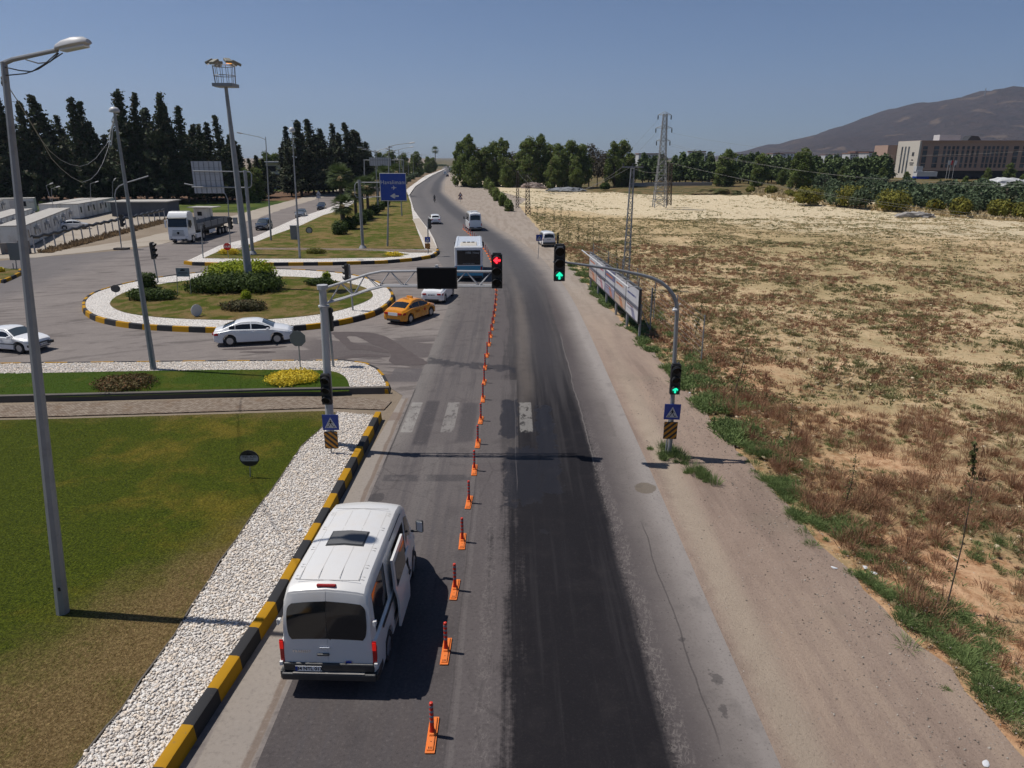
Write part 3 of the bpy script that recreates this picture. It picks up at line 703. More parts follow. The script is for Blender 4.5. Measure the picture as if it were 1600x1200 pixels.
class Car:
    def __init__(s, top, belt, wid, bot, axles, rw, tum=.32, crown=.03, edge=.13, names='car'):
        s.top, s.belt, s.wid, s.bot, s.ax, s.rw, s.tum, s.crown, s.edge = top, belt, wid, bot, axles, rw, tum, crown, edge
    def sec(s, x):
        w = interp(s.wid, x); zt = interp(s.top, x); zs = min(interp(s.belt, x), zt-.015); zb = interp(s.bot, x)
        for a in s.ax:
            r = s.rw*1.2
            if abs(x-a) < r: zb = max(zb, s.rw+math.sqrt(max(0, r*r-(x-a)**2))*.98-.01)
        zb = min(zb, zs-.05); gg = zt-zs; q = s.edge*(min(1, gg/.25)+.3); zm = zb+(zs-zb)*.45
        return [(0, zb), (w-.1, zb), (w-.015, zb+min(.05, (zs-zb)*.2)), (w, zm), (w-.03, zs), (w-.06-.02*min(1, gg/.2), zs+min(gg*.3, .03)),
                (w-.08-s.tum*gg*.93, zs+gg*.80), (w-.08-.16*q-s.tum*gg, zs+gg*.90), (w-.08-.45*q-s.tum*gg, zs+gg*.965), (w-.08-1.0*q-s.tum*gg, zt-.01*min(1, gg*3)), (w-.08-2.2*q-s.tum*gg, zt+s.crown*.45*min(1, gg/.2+.3)), (0, zt+s.crown*min(1, gg/.2+.3))]
    def side_y(s, x, z):
        P = s.sec(x)[1:8]
        for (ya, za), (yb, zb_) in zip(P[:-1], P[1:]):
            if z <= zb_ and zb_ > za: return ya+(yb-ya)*max(0, (z-za)/(zb_-za))
        return P[-1][0]
    def top_z(s, x, y):
        P = s.sec(x)[4:][::-1]; y = abs(y)
        for (ya, za), (yb, zb_) in zip(P[:-1], P[1:]):
            if y <= yb: return za+(zb_-za)*(0 if yb == ya else (y-ya)/(yb-ya))
        return P[-1][1]
    def body(s, m, parent, name='body'):
        xs = set()
        for pl in (s.top, s.belt, s.wid, s.bot): xs |= {round(p[0], 3) for p in pl}
        for a in s.ax:
            for k in range(13): xs.add(round(a+s.rw*1.2*math.cos(math.pi*k/12), 3))
            xs |= {round(a+s.rw*1.2+.004, 3), round(a-s.rw*1.2-.004, 3)}
        lo = s.top[0][0]; hi = s.top[-1][0]; xs = sorted(x for x in xs if lo <= x <= hi)
        b = MB(); nn = 22
        for x in xs:
            P = s.sec(x); ring = [(x, y, z) for y, z in P]+[(x, -y, z) for y, z in P[-2:0:-1]]
            b.v += ring
        for i in range(len(xs)-1):
            for j in range(nn): a0 = i*nn+j; a1 = i*nn+(j+1) % nn; b.f.append([a0, a1, a1+nn, a0+nn]); b.m.append(0)
        b.f.append(list(range(nn))); b.m.append(0); b.f.append([(len(xs)-1)*nn+j for j in range(nn)][::-1]); b.m.append(0)
        return b.build(name, m, parent, smooth=32)
    def side(s, name, m, parent, x0, x1, lo, hi, sgn, off=.006, nx=10, nz=4, th=.004):
        """panel lying on the flank between two height functions"""
        lo_ = lo if callable(lo) else (lambda x: lo); hi_ = hi if callable(hi) else (lambda x: hi)
        b = MB(); G = []
        for i in range(nx+1):
            x = x0+(x1-x0)*i/nx; a, c = lo_(x), hi_(x); c = max(c, a+.003)
            for k in range(nz+1):
                z = a+(c-a)*k/nz; y = s.side_y(x, z); G.append((x, sgn*(y+off), z))
        b.v = G+[(x, y-sgn*(th+off), z) for x, y, z in G]; q = nz+1; n0 = len(G)
        for i in range(nx):
            for k in range(nz):
                a0 = i*q+k; f = [a0, a0+q, a0+q+1, a0+1]
                if sgn > 0: f = f[::-1]
                b.f.append(f); b.m.append(0)
        rim = [i*q for i in range(nx+1)]+[nx*q+k for k in range(1, q)]+[i*q+nz for i in range(nx-1, -1, -1)]+[k for k in range(nz-1, 0, -1)]
        for i in range(len(rim)):
            a0, a1 = rim[i], rim[(i+1) % len(rim)]; f = [a0, a0+n0, a1+n0, a1]
            if sgn > 0: f = f[::-1]
            b.f.append(f); b.m.append(0)
        return b.build(name, m, parent, smooth=30)
    def over(s, name, m, parent, x0, x1, y0, y1, off=(0, 0, .006), nx=4, ny=10, inset=None, th=.01):
        """panel lying on roof / screen; y0,y1 as fraction of the half width of the upper body at each x"""
        b = MB(); O = Vector(off); G = []
        for i in range(nx+1):
            x = x0+(x1-x0)*i/nx; P = s.sec(x); hw = P[7][0]
            if inset: tt = abs(2*i/nx-1)**5; y1_ = y1-(y1-y0)*inset*tt if inset > 0 else y1; y0_ = y0
            else: y0_, y1_ = y0, y1
            for k in range(ny+1):
                y = (y0_+(y1_-y0_)*k/ny)*hw; G.append(Vector((x, y, s.top_z(x, y)))+O)
        b.v = [tuple(p) for p in G]+[tuple(p-O.normalized()*(O.length+th)) for p in G]; q = ny+1; n0 = len(G)
        for i in range(nx):
            for k in range(ny): a0 = i*q+k; b.f.append([a0, a0+q, a0+q+1, a0+1]); b.m.append(0)
        rim = [i*q for i in range(nx+1)]+[nx*q+k for k in range(1, q)]+[i*q+ny for i in range(nx-1, -1, -1)]+[k for k in range(ny-1, 0, -1)]
        for i in range(len(rim)): a0, a1 = rim[i], rim[(i+1) % len(rim)]; b.f.append([a0, a1, a1+n0, a0+n0]); b.m.append(0)
        return b.build(name, m, parent, smooth=30)
def wheel(parent, x, y, r, wdt, spokes=10, sgn=1, cover=False):
    b = MB(); h = wdt/2
    b.lathe([(r*.66, -h*.8), (r*.7, -h), (r*.94, -h), (r, -h*.7), (r, h*.7), (r*.94, h), (r*.7, h), (r*.66, h*.8), (r*.62, h*.3)], (x, y, r), 28, axis='Y')
    t = b.build('wheel', M_tyre, parent, smooth=35)
    q = MB(); yo = y+sgn*h*.72
    q.lathe([(r*.6, -.02), (r*.66, .0), (r*.66, .03), (r*.6, .035)], (x, yo-.01*sgn, r), 24, axis='Y')
    q.lathe([(r*.14, -.02), (r*.14, .03)], (x, yo, r), 10, axis='Y')
    for k in range(spokes):
        a = 2*math.pi*k/spokes+.2
        q.box((x+math.cos(a)*r*.36, yo+sgn*.005, r+math.sin(a)*r*.36), (r*.5, .022, r*(.085 if not cover else .2)), ry=-a)
    q.build('rim', M_rim, t)
    d = MB(); d.lathe([(r*.6, -.004), (r*.6, .004)], (x, y+sgn*h*.4, r), 20, axis='Y'); d.build('brake_disc', M_plast, t)
def wheels(c, parent, W, wdt=.2, spokes=10, cover=False):
    for a in c.ax:
        for sgn in (1, -1): wheel(parent, a, sgn*(W/2-wdt/2-.02), c.rw, wdt, spokes, sgn, cover)
def plate(parent, x, y, z, face, txt, wd=.5, hh=.11, tilt=0):
    b = MB(); b.box((0, 0, 0), (wd, hh, .008)); b.box((-wd/2+.022, 0, .0045), (.044, hh*.96, .003), mi=1)
    M = frameM((x, y, z), (0, -face*1., 0), (0, 0, 1)) if face > 0 else frameM((x, y, z), (0, -1, 0), (0, 0, 1))
    if face > 0: M = frameM((x, y, z), (0, 1, 0), (0, 0, 1))
    b.xf(M); o = b.build('licence_plate', [M_plate, M_bluep], parent)
    t = textmb(txt, hh*.95, M @ Matrix.Translation((.02, -.002, .006)), .95, .002); t.build('plate_number', M_ink, o)
    return o
def saloon(name, label, paintm, loc, rz, L=4.45, W=1.76, H=1.46, style='sedan', spokes=10, plate_txt=None, cover=False, group=None, mould=False, lowtrim=None):
    k = L/4.45; h = L/2
    if style == 'sedan':
        top = [(-h, .60), (-h+.03, .84), (-h+.1, .97), (-h+.5, 1.04), (-1.02*k, 1.33), (-.62*k, H-.02), (-.1, H), (.28*k, H-.03), (.62*k, H-.14), (1.22*k, .99), (1.6*k, .92), (1.98*k, .82), (h-.1, .7), (h-.02, .58), (h, .5)]
        belt = [(-h, .8), (-1.2*k, .97), (0, .93), (1.1*k, .9), (h, .66)]; xr0, xr1 = (-h+.56, -1.0*k); xw0, xw1 = (.56*k, 1.17*k)
    elif style == 'old':
        top = [(-h, .62), (-h+.03, .9), (-h+.1, .98), (-h+.55, 1.0), (-.95*k, 1.32), (-.62*k, H-.02), (-.1, H), (.2*k, H-.02), (.42*k, H-.08), (1.0*k, .96), (1.5*k, .9), (1.98*k, .82), (h-.06, .74), (h-.02, .6), (h, .5)]
        belt = [(-h, .86), (-1.2*k, .9), (1.1*k, .88), (h, .7)]; xr0, xr1 = (-h+.58, -.95*k); xw0, xw1 = (.44*k, .97*k)
    else:  # suv / hatch / estate
        top = [(-h, .62), (-h+.04, .95), (-h+.12, 1.08), (-h+.42, H-.12), (-h+.62, H-.02), (-.4, H), (.2*k, H-.02), (.55*k, H-.12), (1.12*k, 1.06), (1.5*k, .99), (1.95*k, .88), (h-.08, .76), (h-.02, .6), (h, .5)]
        belt = [(-h, .9), (0, .96), (1.1*k, .95), (h, .74)]; xr0, xr1 = (-h+.15, -h+.4); xw0, xw1 = (.5*k, 1.08*k)
    wid = [(-h, W/2-.2), (-h+.05, W/2-.08), (-h+.4, W/2-.01), (0, W/2), (h-.7, W/2-.01), (h-.25, W/2-.08), (h-.06, W/2-.22), (h, W/2-.34)]
    bot = [(-h, .42), (-h+.06, .28), (-h+.3, .2), (h-.35, .19), (h-.08, .24), (h, .36)]
    rw = .325 if style != 'suv' else .35
    c = Car(top, belt, wid, bot, (-1.32*k, 1.33*k), rw, tum=.34 if style != 'suv' else .26)
    e = empty(name, (*loc, .014), rz, label, {'taxi': 'taxi', }.get(name, 'car'), group)
    c.body(paintm, e)
    wheels(c, e, W, .2, spokes, cover)
    zl = lambda x: interp(belt, x)+.055
    def zh(x): P = c.sec(x); return P[7][1]-.02
    for sgn in (1, -1):
        segs = [(-1.3*k, -.98*k), (-.95*k, -.12*k), (-.05*k, .98*k)] if style != 'suv' else [(-h+.5, -.98*k), (-.94*k, -.1*k), (-.03*k, .98*k)]
        for a, b_ in segs:
            c.side('window', M_glass, e, a, b_, zl, zh, sgn, .005, 8, 2)
        for a, b_ in ((-.98*k, -.09*k), (-.07*k, 1.0*k)):
            d = c.side('door', paintm, e, a, b_, .3, lambda x: interp(belt, x)+.01, sgn, .006, 6, 4)
            hb = MB(); xh = a+.14; hb.box((xh+.02, sgn*(c.side_y(xh, .82)+.02), .84), (.17, .03, .028)); hb.build('door_handle', M_chrome if style == 'old' else paintm, d)
        mb = MB(); mb.box((.86*k, sgn*(W/2+.07), .98), (.12, .2, .13), rz=sgn*.2); mb.box((.9*k, sgn*(W/2-.03), .93), (.05, .1, .05)); mb.build('wing_mirror', paintm, e, bevel=.02)
        c.side('head_lamp', M_lamp, e, h-.42, h-.13, lambda x: interp(top, x)-.20, lambda x: interp(top, x)-.075, sgn, .008, 5, 2)
        c.side('tail_lamp', M_red, e, -h+.045, -h+.30, .68, lambda x: .84, sgn, .009, 5, 2)
        b = MB(); b.box((-h-.0, sgn*(W/2-.33), .77), (.06, .3, .13), rz=sgn*.1); b.build('tail_lamp', M_red, e, bevel=.015)
        b = MB(); b.box((h-.12, sgn*(W/2-.36), .66), (.16, .26, .1), rz=-sgn*.5); b.build('head_lamp', M_lamp, e, bevel=.015)
        if mould:
            b = MB(); b.box((-.0, sgn*(W/2+.004), .55), (L*.60, .02, .05)); b.build('side_moulding', M_plast, e)
    c.over('windscreen', M_screen, e, xw0, xw1, -.93, .93, (.004, 0, .007), 5, 10)
    c.over('rear_window', M_glass, e, xr0, xr1, -.86, .86, (-.004, 0, .007), 5, 10)
    b = MB(); b.box((h-.005, 0, .56), (.03, W*.52, .1)); b.box((h-.03, 0, .35), (.05, W*.5, .11)); b.build('grille', M_plast, e)
    b = MB(); b.box((-h+.02, 0, .32), (.07, W*.6, .14)); b.build('bumper_insert', M_plast if not lowtrim else lowtrim, e, bevel=.02)
    if plate_txt: plate(e, -h-.02, 0, .72 if style != 'suv' else .6, -1, plate_txt); plate(e, h+.015, 0, .45, 1, plate_txt)
    return e, c
def pose(pr, pf, W, side=-1, wb=2.65):
    """rear & front wheel contact points seen in the photo on the near flank -> centre and heading"""
    a = Vector(g(*pr)); b = Vector(g(*pf)); d = (b-a).normalized(); n = Vector((-d.y, d.x)); m = (a+b)/2-side*n*(W/2-.1)
    return (m.x, m.y), math.atan2(d.y, d.x)
def fwd(a): return Vector((math.cos(a), math.sin(a)))
# --- saloon circling the island
loc, rz = pose((357, 541.5), (437, 537), 1.78)
saloon('car', "white saloon with alloy wheels passing in front of the round island", M_white, loc, rz, 4.53, 1.78, 1.46, spokes=9)
# --- taxi
loc, rz = pose((641, 505.5), (673, 494), 1.74)
tx, tc = saloon('taxi', "orange taxi with roof sign leaving the round island", M_orange, loc, rz, 4.35, 1.74, 1.5, spokes=7, plate_txt="31 T 0142")
b = MB(); b.box((-.1, 0, 1.585), (.16, .5, .12), taper=(.6, .9)); b.build('roof_sign', M_orange, tx, bevel=.02)
textmb("TAKSI", .2, frameM((-.62, 0, 1.535), (0, -1, 0), (1, 0, .12))).build('roof_lettering', M_ink, tx)
textmb("TAKSI", .2, frameM((-.5, -.889, .72), (1, 0, 0), (0, 0, 1))).build('door_lettering', mat("dark red lettering", color=(.2, .02, .01)), tx)
b = MB(); b.lathe([(.09, 0), (.09, .004)], (.42, -.884, .7), 16, axis='Y'); b.build('door_emblem', M_red, tx)
b = MB(); b.box((-2.2, 0, .74), (.03, .74, .2)); b.build('plate_recess', M_plate, tx)
# --- white saloon under the black panel
loc, rz = pose((694, 473.5), (707.8, 462), 1.82)
saloon('car', "white saloon turning in from the main road beneath the black panel", M_white, loc, rz, 4.5, 1.82, 1.47, plate_txt="31 ABK 05", spokes=5)
# --- old saloon cut by the left frame edge
fx = Vector(g(33, 553)); a_ = R(-14); d = fwd(a_); n = Vector((-d.y, d.x)); W_ = 1.7
m_ = fx-d*1.27+n*(W_/2-.1)
saloon('car', "older white saloon with black side moulding and bumper, cut by the left edge", M_white, (m_.x, m_.y), a_, 4.25, 1.7, 1.4, style='old', spokes=5, mould=True, lowtrim=M_plast)
o = bpy.data.objects[-1] if False else None
e_old = [o for o in COL.objects if o.get('label', '').startswith('older white')][0]
b = MB(); b.box((2.1, 0, .47), (.16, 1.5, .16)); b.box((1.98, .72, .47), (.3, .1, .14), rz=-.3); b.box((1.98, -.72, .47), (.3, .1, .14), rz=.3); b.build('front_bumper', M_plast, e_old, bevel=.03)
plate(e_old, 2.195, 0, .48, 1, "31 DR 447")
# --- cars on the left carriageway (coming towards the camera)
def road_dir_left(y): return math.atan2(-1, (0.0 if y < 130 else .12))
def oncoming(px, py, name, label, m, style, L, W, H, **kw):
    p = Vector(g(px, py)); a = math.atan2(-(g(px, py)[1]), 0)
    y = p.y; s_ = (-44.2+47.0)/(101-134) if y < 134 else (-47.0+54)/(134-210)
    dx = -.07 if y < 134 else -.14
    a = math.atan2(-1, -dx*1.)
    d = fwd(a); c_ = p-d*(L/2)
    return saloon(name, label, m, (c_.x, c_.y), a, L, W, H, style, **kw)
oncoming(407, 360.5, 'car', "dark blue off-roader behind the lorry on the left carriageway", M_black, 'suv', 4.5, 1.85, 1.66, plate_txt="31 K 220")
oncoming(468, 340.8, 'car', "silver estate car on the left carriageway, middle of three", M_silver, 'suv', 4.4, 1.78, 1.5, plate_txt="31 LM 71")
oncoming(501, 328.5, 'car', "small black hatchback farthest along the left carriageway", M_black, 'suv', 4.1, 1.72, 1.5, plate_txt="31 P 905")
# --- cars going away on the main road
def away(px, py, L):
    p = Vector(g(px, py)); y = p.y; s_ = (cxs(y+10)-cxs(y-2))/12; a = math.atan2(1, s_); c_ = p+fwd(a)*(L/2); return (c_.x, c_.y), a
loc, rz = away(681, 350.8, 4.4)
saloon('car', "white hatchback driving away beside the tiled strip", M_white, loc, rz, 4.3, 1.82, 1.56, 'suv', plate_txt="31 AE 632")
loc, rz = away(699, 276.5, 4.3)
saloon('car', "dark grey car far off where the road straightens", M_black, loc, rz, 4.3, 1.8, 1.5, 'suv')
# parked in the compound
loc, rz = g(111, 359), R(12)
saloon('car', "white saloon parked among the white cabins behind the low fence", M_white, (loc[0], loc[1]+.8), R(205-180+12), 4.5, 1.78, 1.46, plate_txt="31 V 88")
# ------------------------------------------------------------------ vans
def xz(c, z, h):
    best = -h
    for i in range(400):
        x = -h+i*.0015
        if interp(c.top, x) <= z: best = x
    return best
def van(name, label, m, loc, rz, L, W, H, group=None, wh=.34, lit=False, cat='van', txt=None, rakeb=.2, glassband=True):
    h = L/2; hood = .85 if L > 5 else .75; hz = 1.28 if H > 2.2 else 1.08; bz = H*.5 if H > 2.2 else H*.54
    top = [(-h, .7), (-h+.02, 1.15), (-h+.04, bz+.05), (-h+rakeb*.45, bz+(H-bz)*.5), (-h+rakeb*.75, H-.3), (-h+rakeb, H-.13), (-h+rakeb+.15, H-.04), (-h+.9, H), (h-2.0, H-.0), (h-1.6, H-.06), (h-1.3, H-.2), (h-hood+.1, hz+.12), (h-hood+.35, hz-.04), (h-.2, hz-.2), (h-.05, .85), (h, .6)]
    belt = [(-h, bz), (h-1.3, bz), (h-.8, hz-.12), (h, .75)]
    wid = [(-h, W/2-.07), (-h+.08, W/2-.02), (-h+.4, W/2), (h-1.5, W/2), (h-.5, W/2-.07), (h-.12, W/2-.2), (h, W/2-.34)]
    bot = [(-h, .36), (-h+.2, .3), (h-.3, .26), (h, .34)]
    c = Car(top, belt, wid, bot, (-h+L*.21, h-L*.175), wh, tum=.05 if H > 2.2 else .1, crown=.05, edge=.17)
    e = empty(name, (*loc, .014), rz, label, cat, group)
    c.body(m, e); wheels(c, e, W, .2, 5, True)
    global c_H; c_H = H
    return e, c, h, bz, hz
# --- the near van
A = Vector(g(443, 1055, .35)); B_ = Vector(g(600, 1062, .35)); ctr = (A+B_)/2; hd = R(90-2.0)
Lv = 5.5; Wv = 2.06; Hv = 2.5
vc = Vector((-3.80, 12.28))+fwd(hd)*(Lv/2)
e, c, h, bz, hz = van('van', "white minivan with its side door slid open, nearest the camera beside the kerb", M_dusty, (vc.x, vc.y), hd, Lv, Wv, Hv, wh=.35)
for sgn in (1, -1):   # rear doors, one skin each, leaving the centre gap
    dr = c.over('rear_door', M_dusty, e, xz(c, .74, h), xz(c, 2.33, h), .008*sgn, 1.03*sgn, (-.008, 0, .003), 8, 8)
    c.over('rear_window', M_glass, dr, xz(c, 1.34, h), xz(c, 2.14, h), .004*sgn, .95*sgn, (-.018, 0, .002), 12, 6, inset=.12)
    b = MB(); b.box((-h+.06, sgn*.98, 1.02), (.07, .05, .34), ry=.03); b.box((-h+.02, sgn*.965, 1.04), (.03, .09, .56), ry=.03); tl = b.build('tail_lamp', M_red, e, bevel=.02)
    b = MB(); b.box((-h+.012, sgn*.965, 1.2), (.03, .075, .18), ry=.03); b.build('brake_light', M_redlit, tl)
    for zz in (1.72, .78):
        b = MB(); b.box((-h+.1 if zz > 1 else -h+.0, sgn*.99, zz), (.1, .07, .09)); b.cyl((-h+.05, sgn*1.0, zz-.07), (-h+.05, sgn*1.0, zz+.07), .02, 8); b.build('hinge', M_dusty, e, bevel=.01)
b = MB(); b.box((-h-.015, .1, 1.0), (.05, .26, .05)); b.build('door_handle', M_plast, e, bevel=.02)
b = MB(); b.box((-h-.0, 0.06, 1.16), (.04, .22, .035)); b.build('handle_chrome', M_chrome, e, bevel=.01)
b = MB(); b.lathe([(.085, -.006), (.085, .006)], (0, 0, 0), 24, axis='Z'); b.xf(frameM((-h-.012, -.42, .83), (0, -1, 0), (0, 0, 1)) @ Matrix.Diagonal((1, .45, 1, 1)))
b.lathe([(.07, -.008), (.07, .009)], (0, 0, 0), 24, axis='Z', mi=1); b.xf(frameM((-h-.012, -.42, .83), (0, -1, 0), (0, 0, 1)) @ Matrix.Diagonal((1, .42, 1, 1)), 48); b.build('badge', [M_chrome, M_bluep], e)
textmb("TRANSIT", .085, frameM((-h-.004, .55, 1.06), (0, -1, 0), (0.03, 0, 1)), 1.2).build('lettering', M_chrome, e)
b = MB(); b.cyl((-h+.03, -.06, 1.33), (-h+.09, .0, 1.66), .012, 6); b.box((-h+.085, .02, 1.76), (.015, .02, .42), ry=.25); b.build('wiper', M_plast, e)
# dark step bumper and sill
b = MB(); b.box((-h-.02, 0, .70), (.06, 1.9, .2)); b.box((-h-.03, 0, .50), (.15, 1.98, .17)); b.box((-h+.2, 1.0, .5), (.5, .07, .2)); b.box((-h+.2, -1.0, .5), (.5, .07, .2)); bp = b.build('rear_bumper', M_plast, e, bevel=.04)
b = MB(); b.box((-h-.055, 0, .592), (.09, 1.5, .012)); b.build('bumper_step', mat("scuffed step metal", color=(.42, .4, .38), rough=.4, metal=.6), bp)
b = MB()
for k in range(-8, 9): b.box((-h-.1, k*.11, .6), (.14, .03, .008))
plate(e, -h-.056, .42, .68, -1, "34 NTL 013", .55, .12)
b = MB(); b.box((-h+.27, 0, Hv-.035), (.08, .4, .06), ry=.3); b.build('brake_lamp', mat("dull red lens", color=(.3, .03, .03), rough=.3), e, bevel=.02)
# roof: shallow pressed ribs, hatch glass
b = MB()
for y in (-.62, -.22, .22, .62):
    for (xa, xb) in ((-2.3, -.25), (-.15, .62)):
        x = (xa+xb)/2; b.box((x, y, c.top_z(x, y)-.001), (xb-xa, .009, .01))
for x in (-2.36, .68): b.box((x, 0, c.top_z(x, 0)+.003), (.01, 1.3, .012))
for x in (-2.2, -1.8, -1.1, -.2, .5):
    for sg in (1, -1):
        for q_ in (-.05, .05): b.box((x+q_, sg*.66, c.top_z(x, .66)+.001), (.01, .12, .008))
b.build('roof_rib', paint("roof rib paint", (.52, .5, .47), .5, .3), e)
o = c.over('roof_hatch', M_plast, e, -1.04, -.40, -.50, .50, (0, 0, .013), 4, 10)
c.over('hatch_glass', mat("dusty smoked glass", color=(.11, .11, .11), rough=.35), o, -1.0, -.44, -.46, .46, (0, 0, .024), 4, 10, th=.006)
zl = lambda x: bz+.06
zh = lambda x: c.sec(x)[7][1]-.12
for sgn in (1, -1):
    c.side('side_window', M_glass, e, -2.4, -1.25, zl, zh, sgn, .006, 6, 4)
    if sgn > 0: c.side('side_window', M_glass, e, -1.15, .0, zl, zh, sgn, .006, 6, 4); c.side('side_window', M_glass, e, .1, .95, zl, zh, sgn, .006, 6, 4)
    fd = c.side('front_door', M_dusty, e, .98, 1.95, .42, lambda x: interp(c.top, x)-.32 if x > .8 else zh(x)+.05, sgn, .008, 8, 6)
    c.side('door_window', M_glass, fd, 1.06, 1.75, lambda x: bz+.05, lambda x: max(bz+.08, interp(c.top, x)-.34 if x > .8 else zh(x)), sgn, .014, 6, 4)
    b = MB(); b.box((1.75, sgn*1.2, 1.5), (.1, .2, .34), rz=sgn*.25); b.box((1.7, sgn*1.06, 1.38), (.07, .2, .06)); mm = b.build('wing_mirror', M_plast, e, bevel=.03)
    b = MB(); b.box((1.695, sgn*1.205, 1.51), (.01, .16, .28), rz=sgn*.25); b.build('mirror_glass', M_lamp, mm)
    c.side('side_moulding', M_plast, e, -2.0, 1.0, .62, .76, sgn, .012, 6, 2)
    c.side('head_lamp', M_lamp, e, h-.5, h-.14, .82, 1.02, sgn, .01, 4, 2)
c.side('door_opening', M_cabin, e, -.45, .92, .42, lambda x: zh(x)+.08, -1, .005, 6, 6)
b = MB(); sd0 = len(b.v)
G = []
for i in range(9):
    x = -1.0+1.2*i/8
    for k in range(8):
        z = .42+(2.15-.42)*k/7; y = -(c.side_y(x+.3, z)+.155); G.append((x, y, z))
b.v = G+[(x, y+.055, z) for x, y, z in G]; q = 8; n0 = len(G)
for i in range(8):
    for k in range(7): a0 = i*q+k; b.f += [[a0, a0+q, a0+q+1, a0+1], [a0+n0, a0+1+n0, a0+q+1+n0, a0+q+n0]]; b.m += [0, 0]
rim_ = [i*q for i in range(9)]+[8*q+k for k in range(1, 8)]+[i*q+7 for i in range(7, -1, -1)]+[k for k in range(6, 0, -1)]
for i in range(len(rim_)): a0, a1 = rim_[i], rim_[(i+1) % len(rim_)]; b.f.append([a0, a0+n0, a1+n0, a1]); b.m.append(0)
sd = b.build('sliding_door', M_dusty, e, smooth=40)
b = MB(); b.add([(x, -(c.side_y(x+.3, z)+.162), z) for x, z in ((-.85, bz+.1), (.2, bz+.1), (.2, 2.0), (-.85, 2.0))], [(0, 1, 2, 3)]); b.build('door_window', M_glass, sd)
b = MB(); b.box((.2, -1.2, 1.1), (.16, .03, .05)); b.build('door_handle', M_plast, sd)
b = MB(); b.box((-1.3, -1.03, 1.22), (1.6, .02, .05)); b.build('door_rail', M_plast, e)
c.over('windscreen', M_screen, e, h-1.25, h-.78, -.93, .93, (.004, 0, .007), 5, 10)
# --- coach-built minibus on the right lane, passing the post row
loc, rz = away(743.5, 361.5, 6.6)
e, c, h, bz, hz = van('minibus', "tall white minibus passing the far end of the orange posts", M_white, loc, rz-R(1), 6.6, 2.05, 2.75, cat='minibus')
c.over('rear_window', M_glass, e, xz(c, c_H*.6, h), xz(c, c_H*.86, h), -.86, .86, (-.012, 0, .003), 4, 8)
b = MB(); b.box((-h-.05, 0, .52), (.2, 1.95, .22)); b.build('rear_bumper', M_plast, e, bevel=.04); plate(e, -h-.16, 0, .58, -1, "31 J 1420")
for sgn in (1, -1):
    for a, b_ in ((-h+.5, -1.2), (-1.1, .3), (.4, 1.7)): c.side('side_window', M_glass, e, a, b_, bz+.08, lambda x: c.sec(x)[7][1]-.14, sgn, .006, 5, 3)
    b = MB(); b.box((-h+.0, sgn*.94, 1.0), (.05, .09, .4)); b.build('tail_lamp', M_red, e, bevel=.02)
    b = MB(); b.box((h-1.0, sgn*1.2, 1.6), (.1, .2, .4)); b.box((h-1.0, sgn*1.07, 1.5), (.05, .2, .05)); b.build('wing_mirror', M_plast, e, bevel=.02)
b = MB(); b.box((-1.2, 0, 2.86), (1.0, 1.1, .16)); b.build('roof_unit', M_white, e, bevel=.05)
# --- small van parked on the gravel
p_ = Vector(g(858, 386.5)); a_ = R(97); c_ = p_+fwd(a_)*2.2
e, c, h, bz, hz = van('van', "small white van parked on the gravel beside the crossing sign", M_white, (c_.x, c_.y), a_, 4.4, 1.7, 1.85, wh=.31)
c.over('rear_window', M_glass, e, xz(c, c_H*.6, h), xz(c, c_H*.86, h), -.86, .86, (-.012, 0, .003), 4, 8)
b = MB(); b.box((-h-.03, 0, .5), (.14, 1.6, .24)); b.build('rear_bumper', M_plast, e, bevel=.04); plate(e, -h-.02, .0, .95, -1, "31 F 3342")
for sgn in (1, -1):
    for a, b_ in ((-h+.35, -.9), (-.8, .3), (.4, 1.1)): c.side('side_window', M_glass, e, a, b_, bz+.08, lambda x: c.sec(x)[7][1]-.06, sgn, .006, 5, 3)
    b = MB(); b.box((-h+.02, sgn*.8, 1.0), (.05, .07, .3)); b.build('tail_lamp', M_red, e)
# white van far along the road
loc, rz = away(695.5, 272.5, 5.2)
e, c, h, bz, hz = van('van', "white van far off ahead of the dark grey car", M_white, loc, rz, 5.2, 1.95, 2.2)
c.over('rear_window', M_glass, e, xz(c, c_H*.6, h), xz(c, c_H*.86, h), -.86, .86, (-.012, 0, .003), 4, 8)
loc, rz = g(1219, 279), 0
e, c, h, bz, hz = van('van', "tiny white van parked at the edge of the trees beyond the field", M_white, loc, R(160), 5., 1.95, 2.1)
for a, b_ in ((-h+.4, -.9), (-.8, .3), (.4, 1.3)): c.side('side_window', M_glass, e, a, b_, bz+.08, lambda x: c.sec(x)[7][1]-.06, 1, .006, 5, 3)
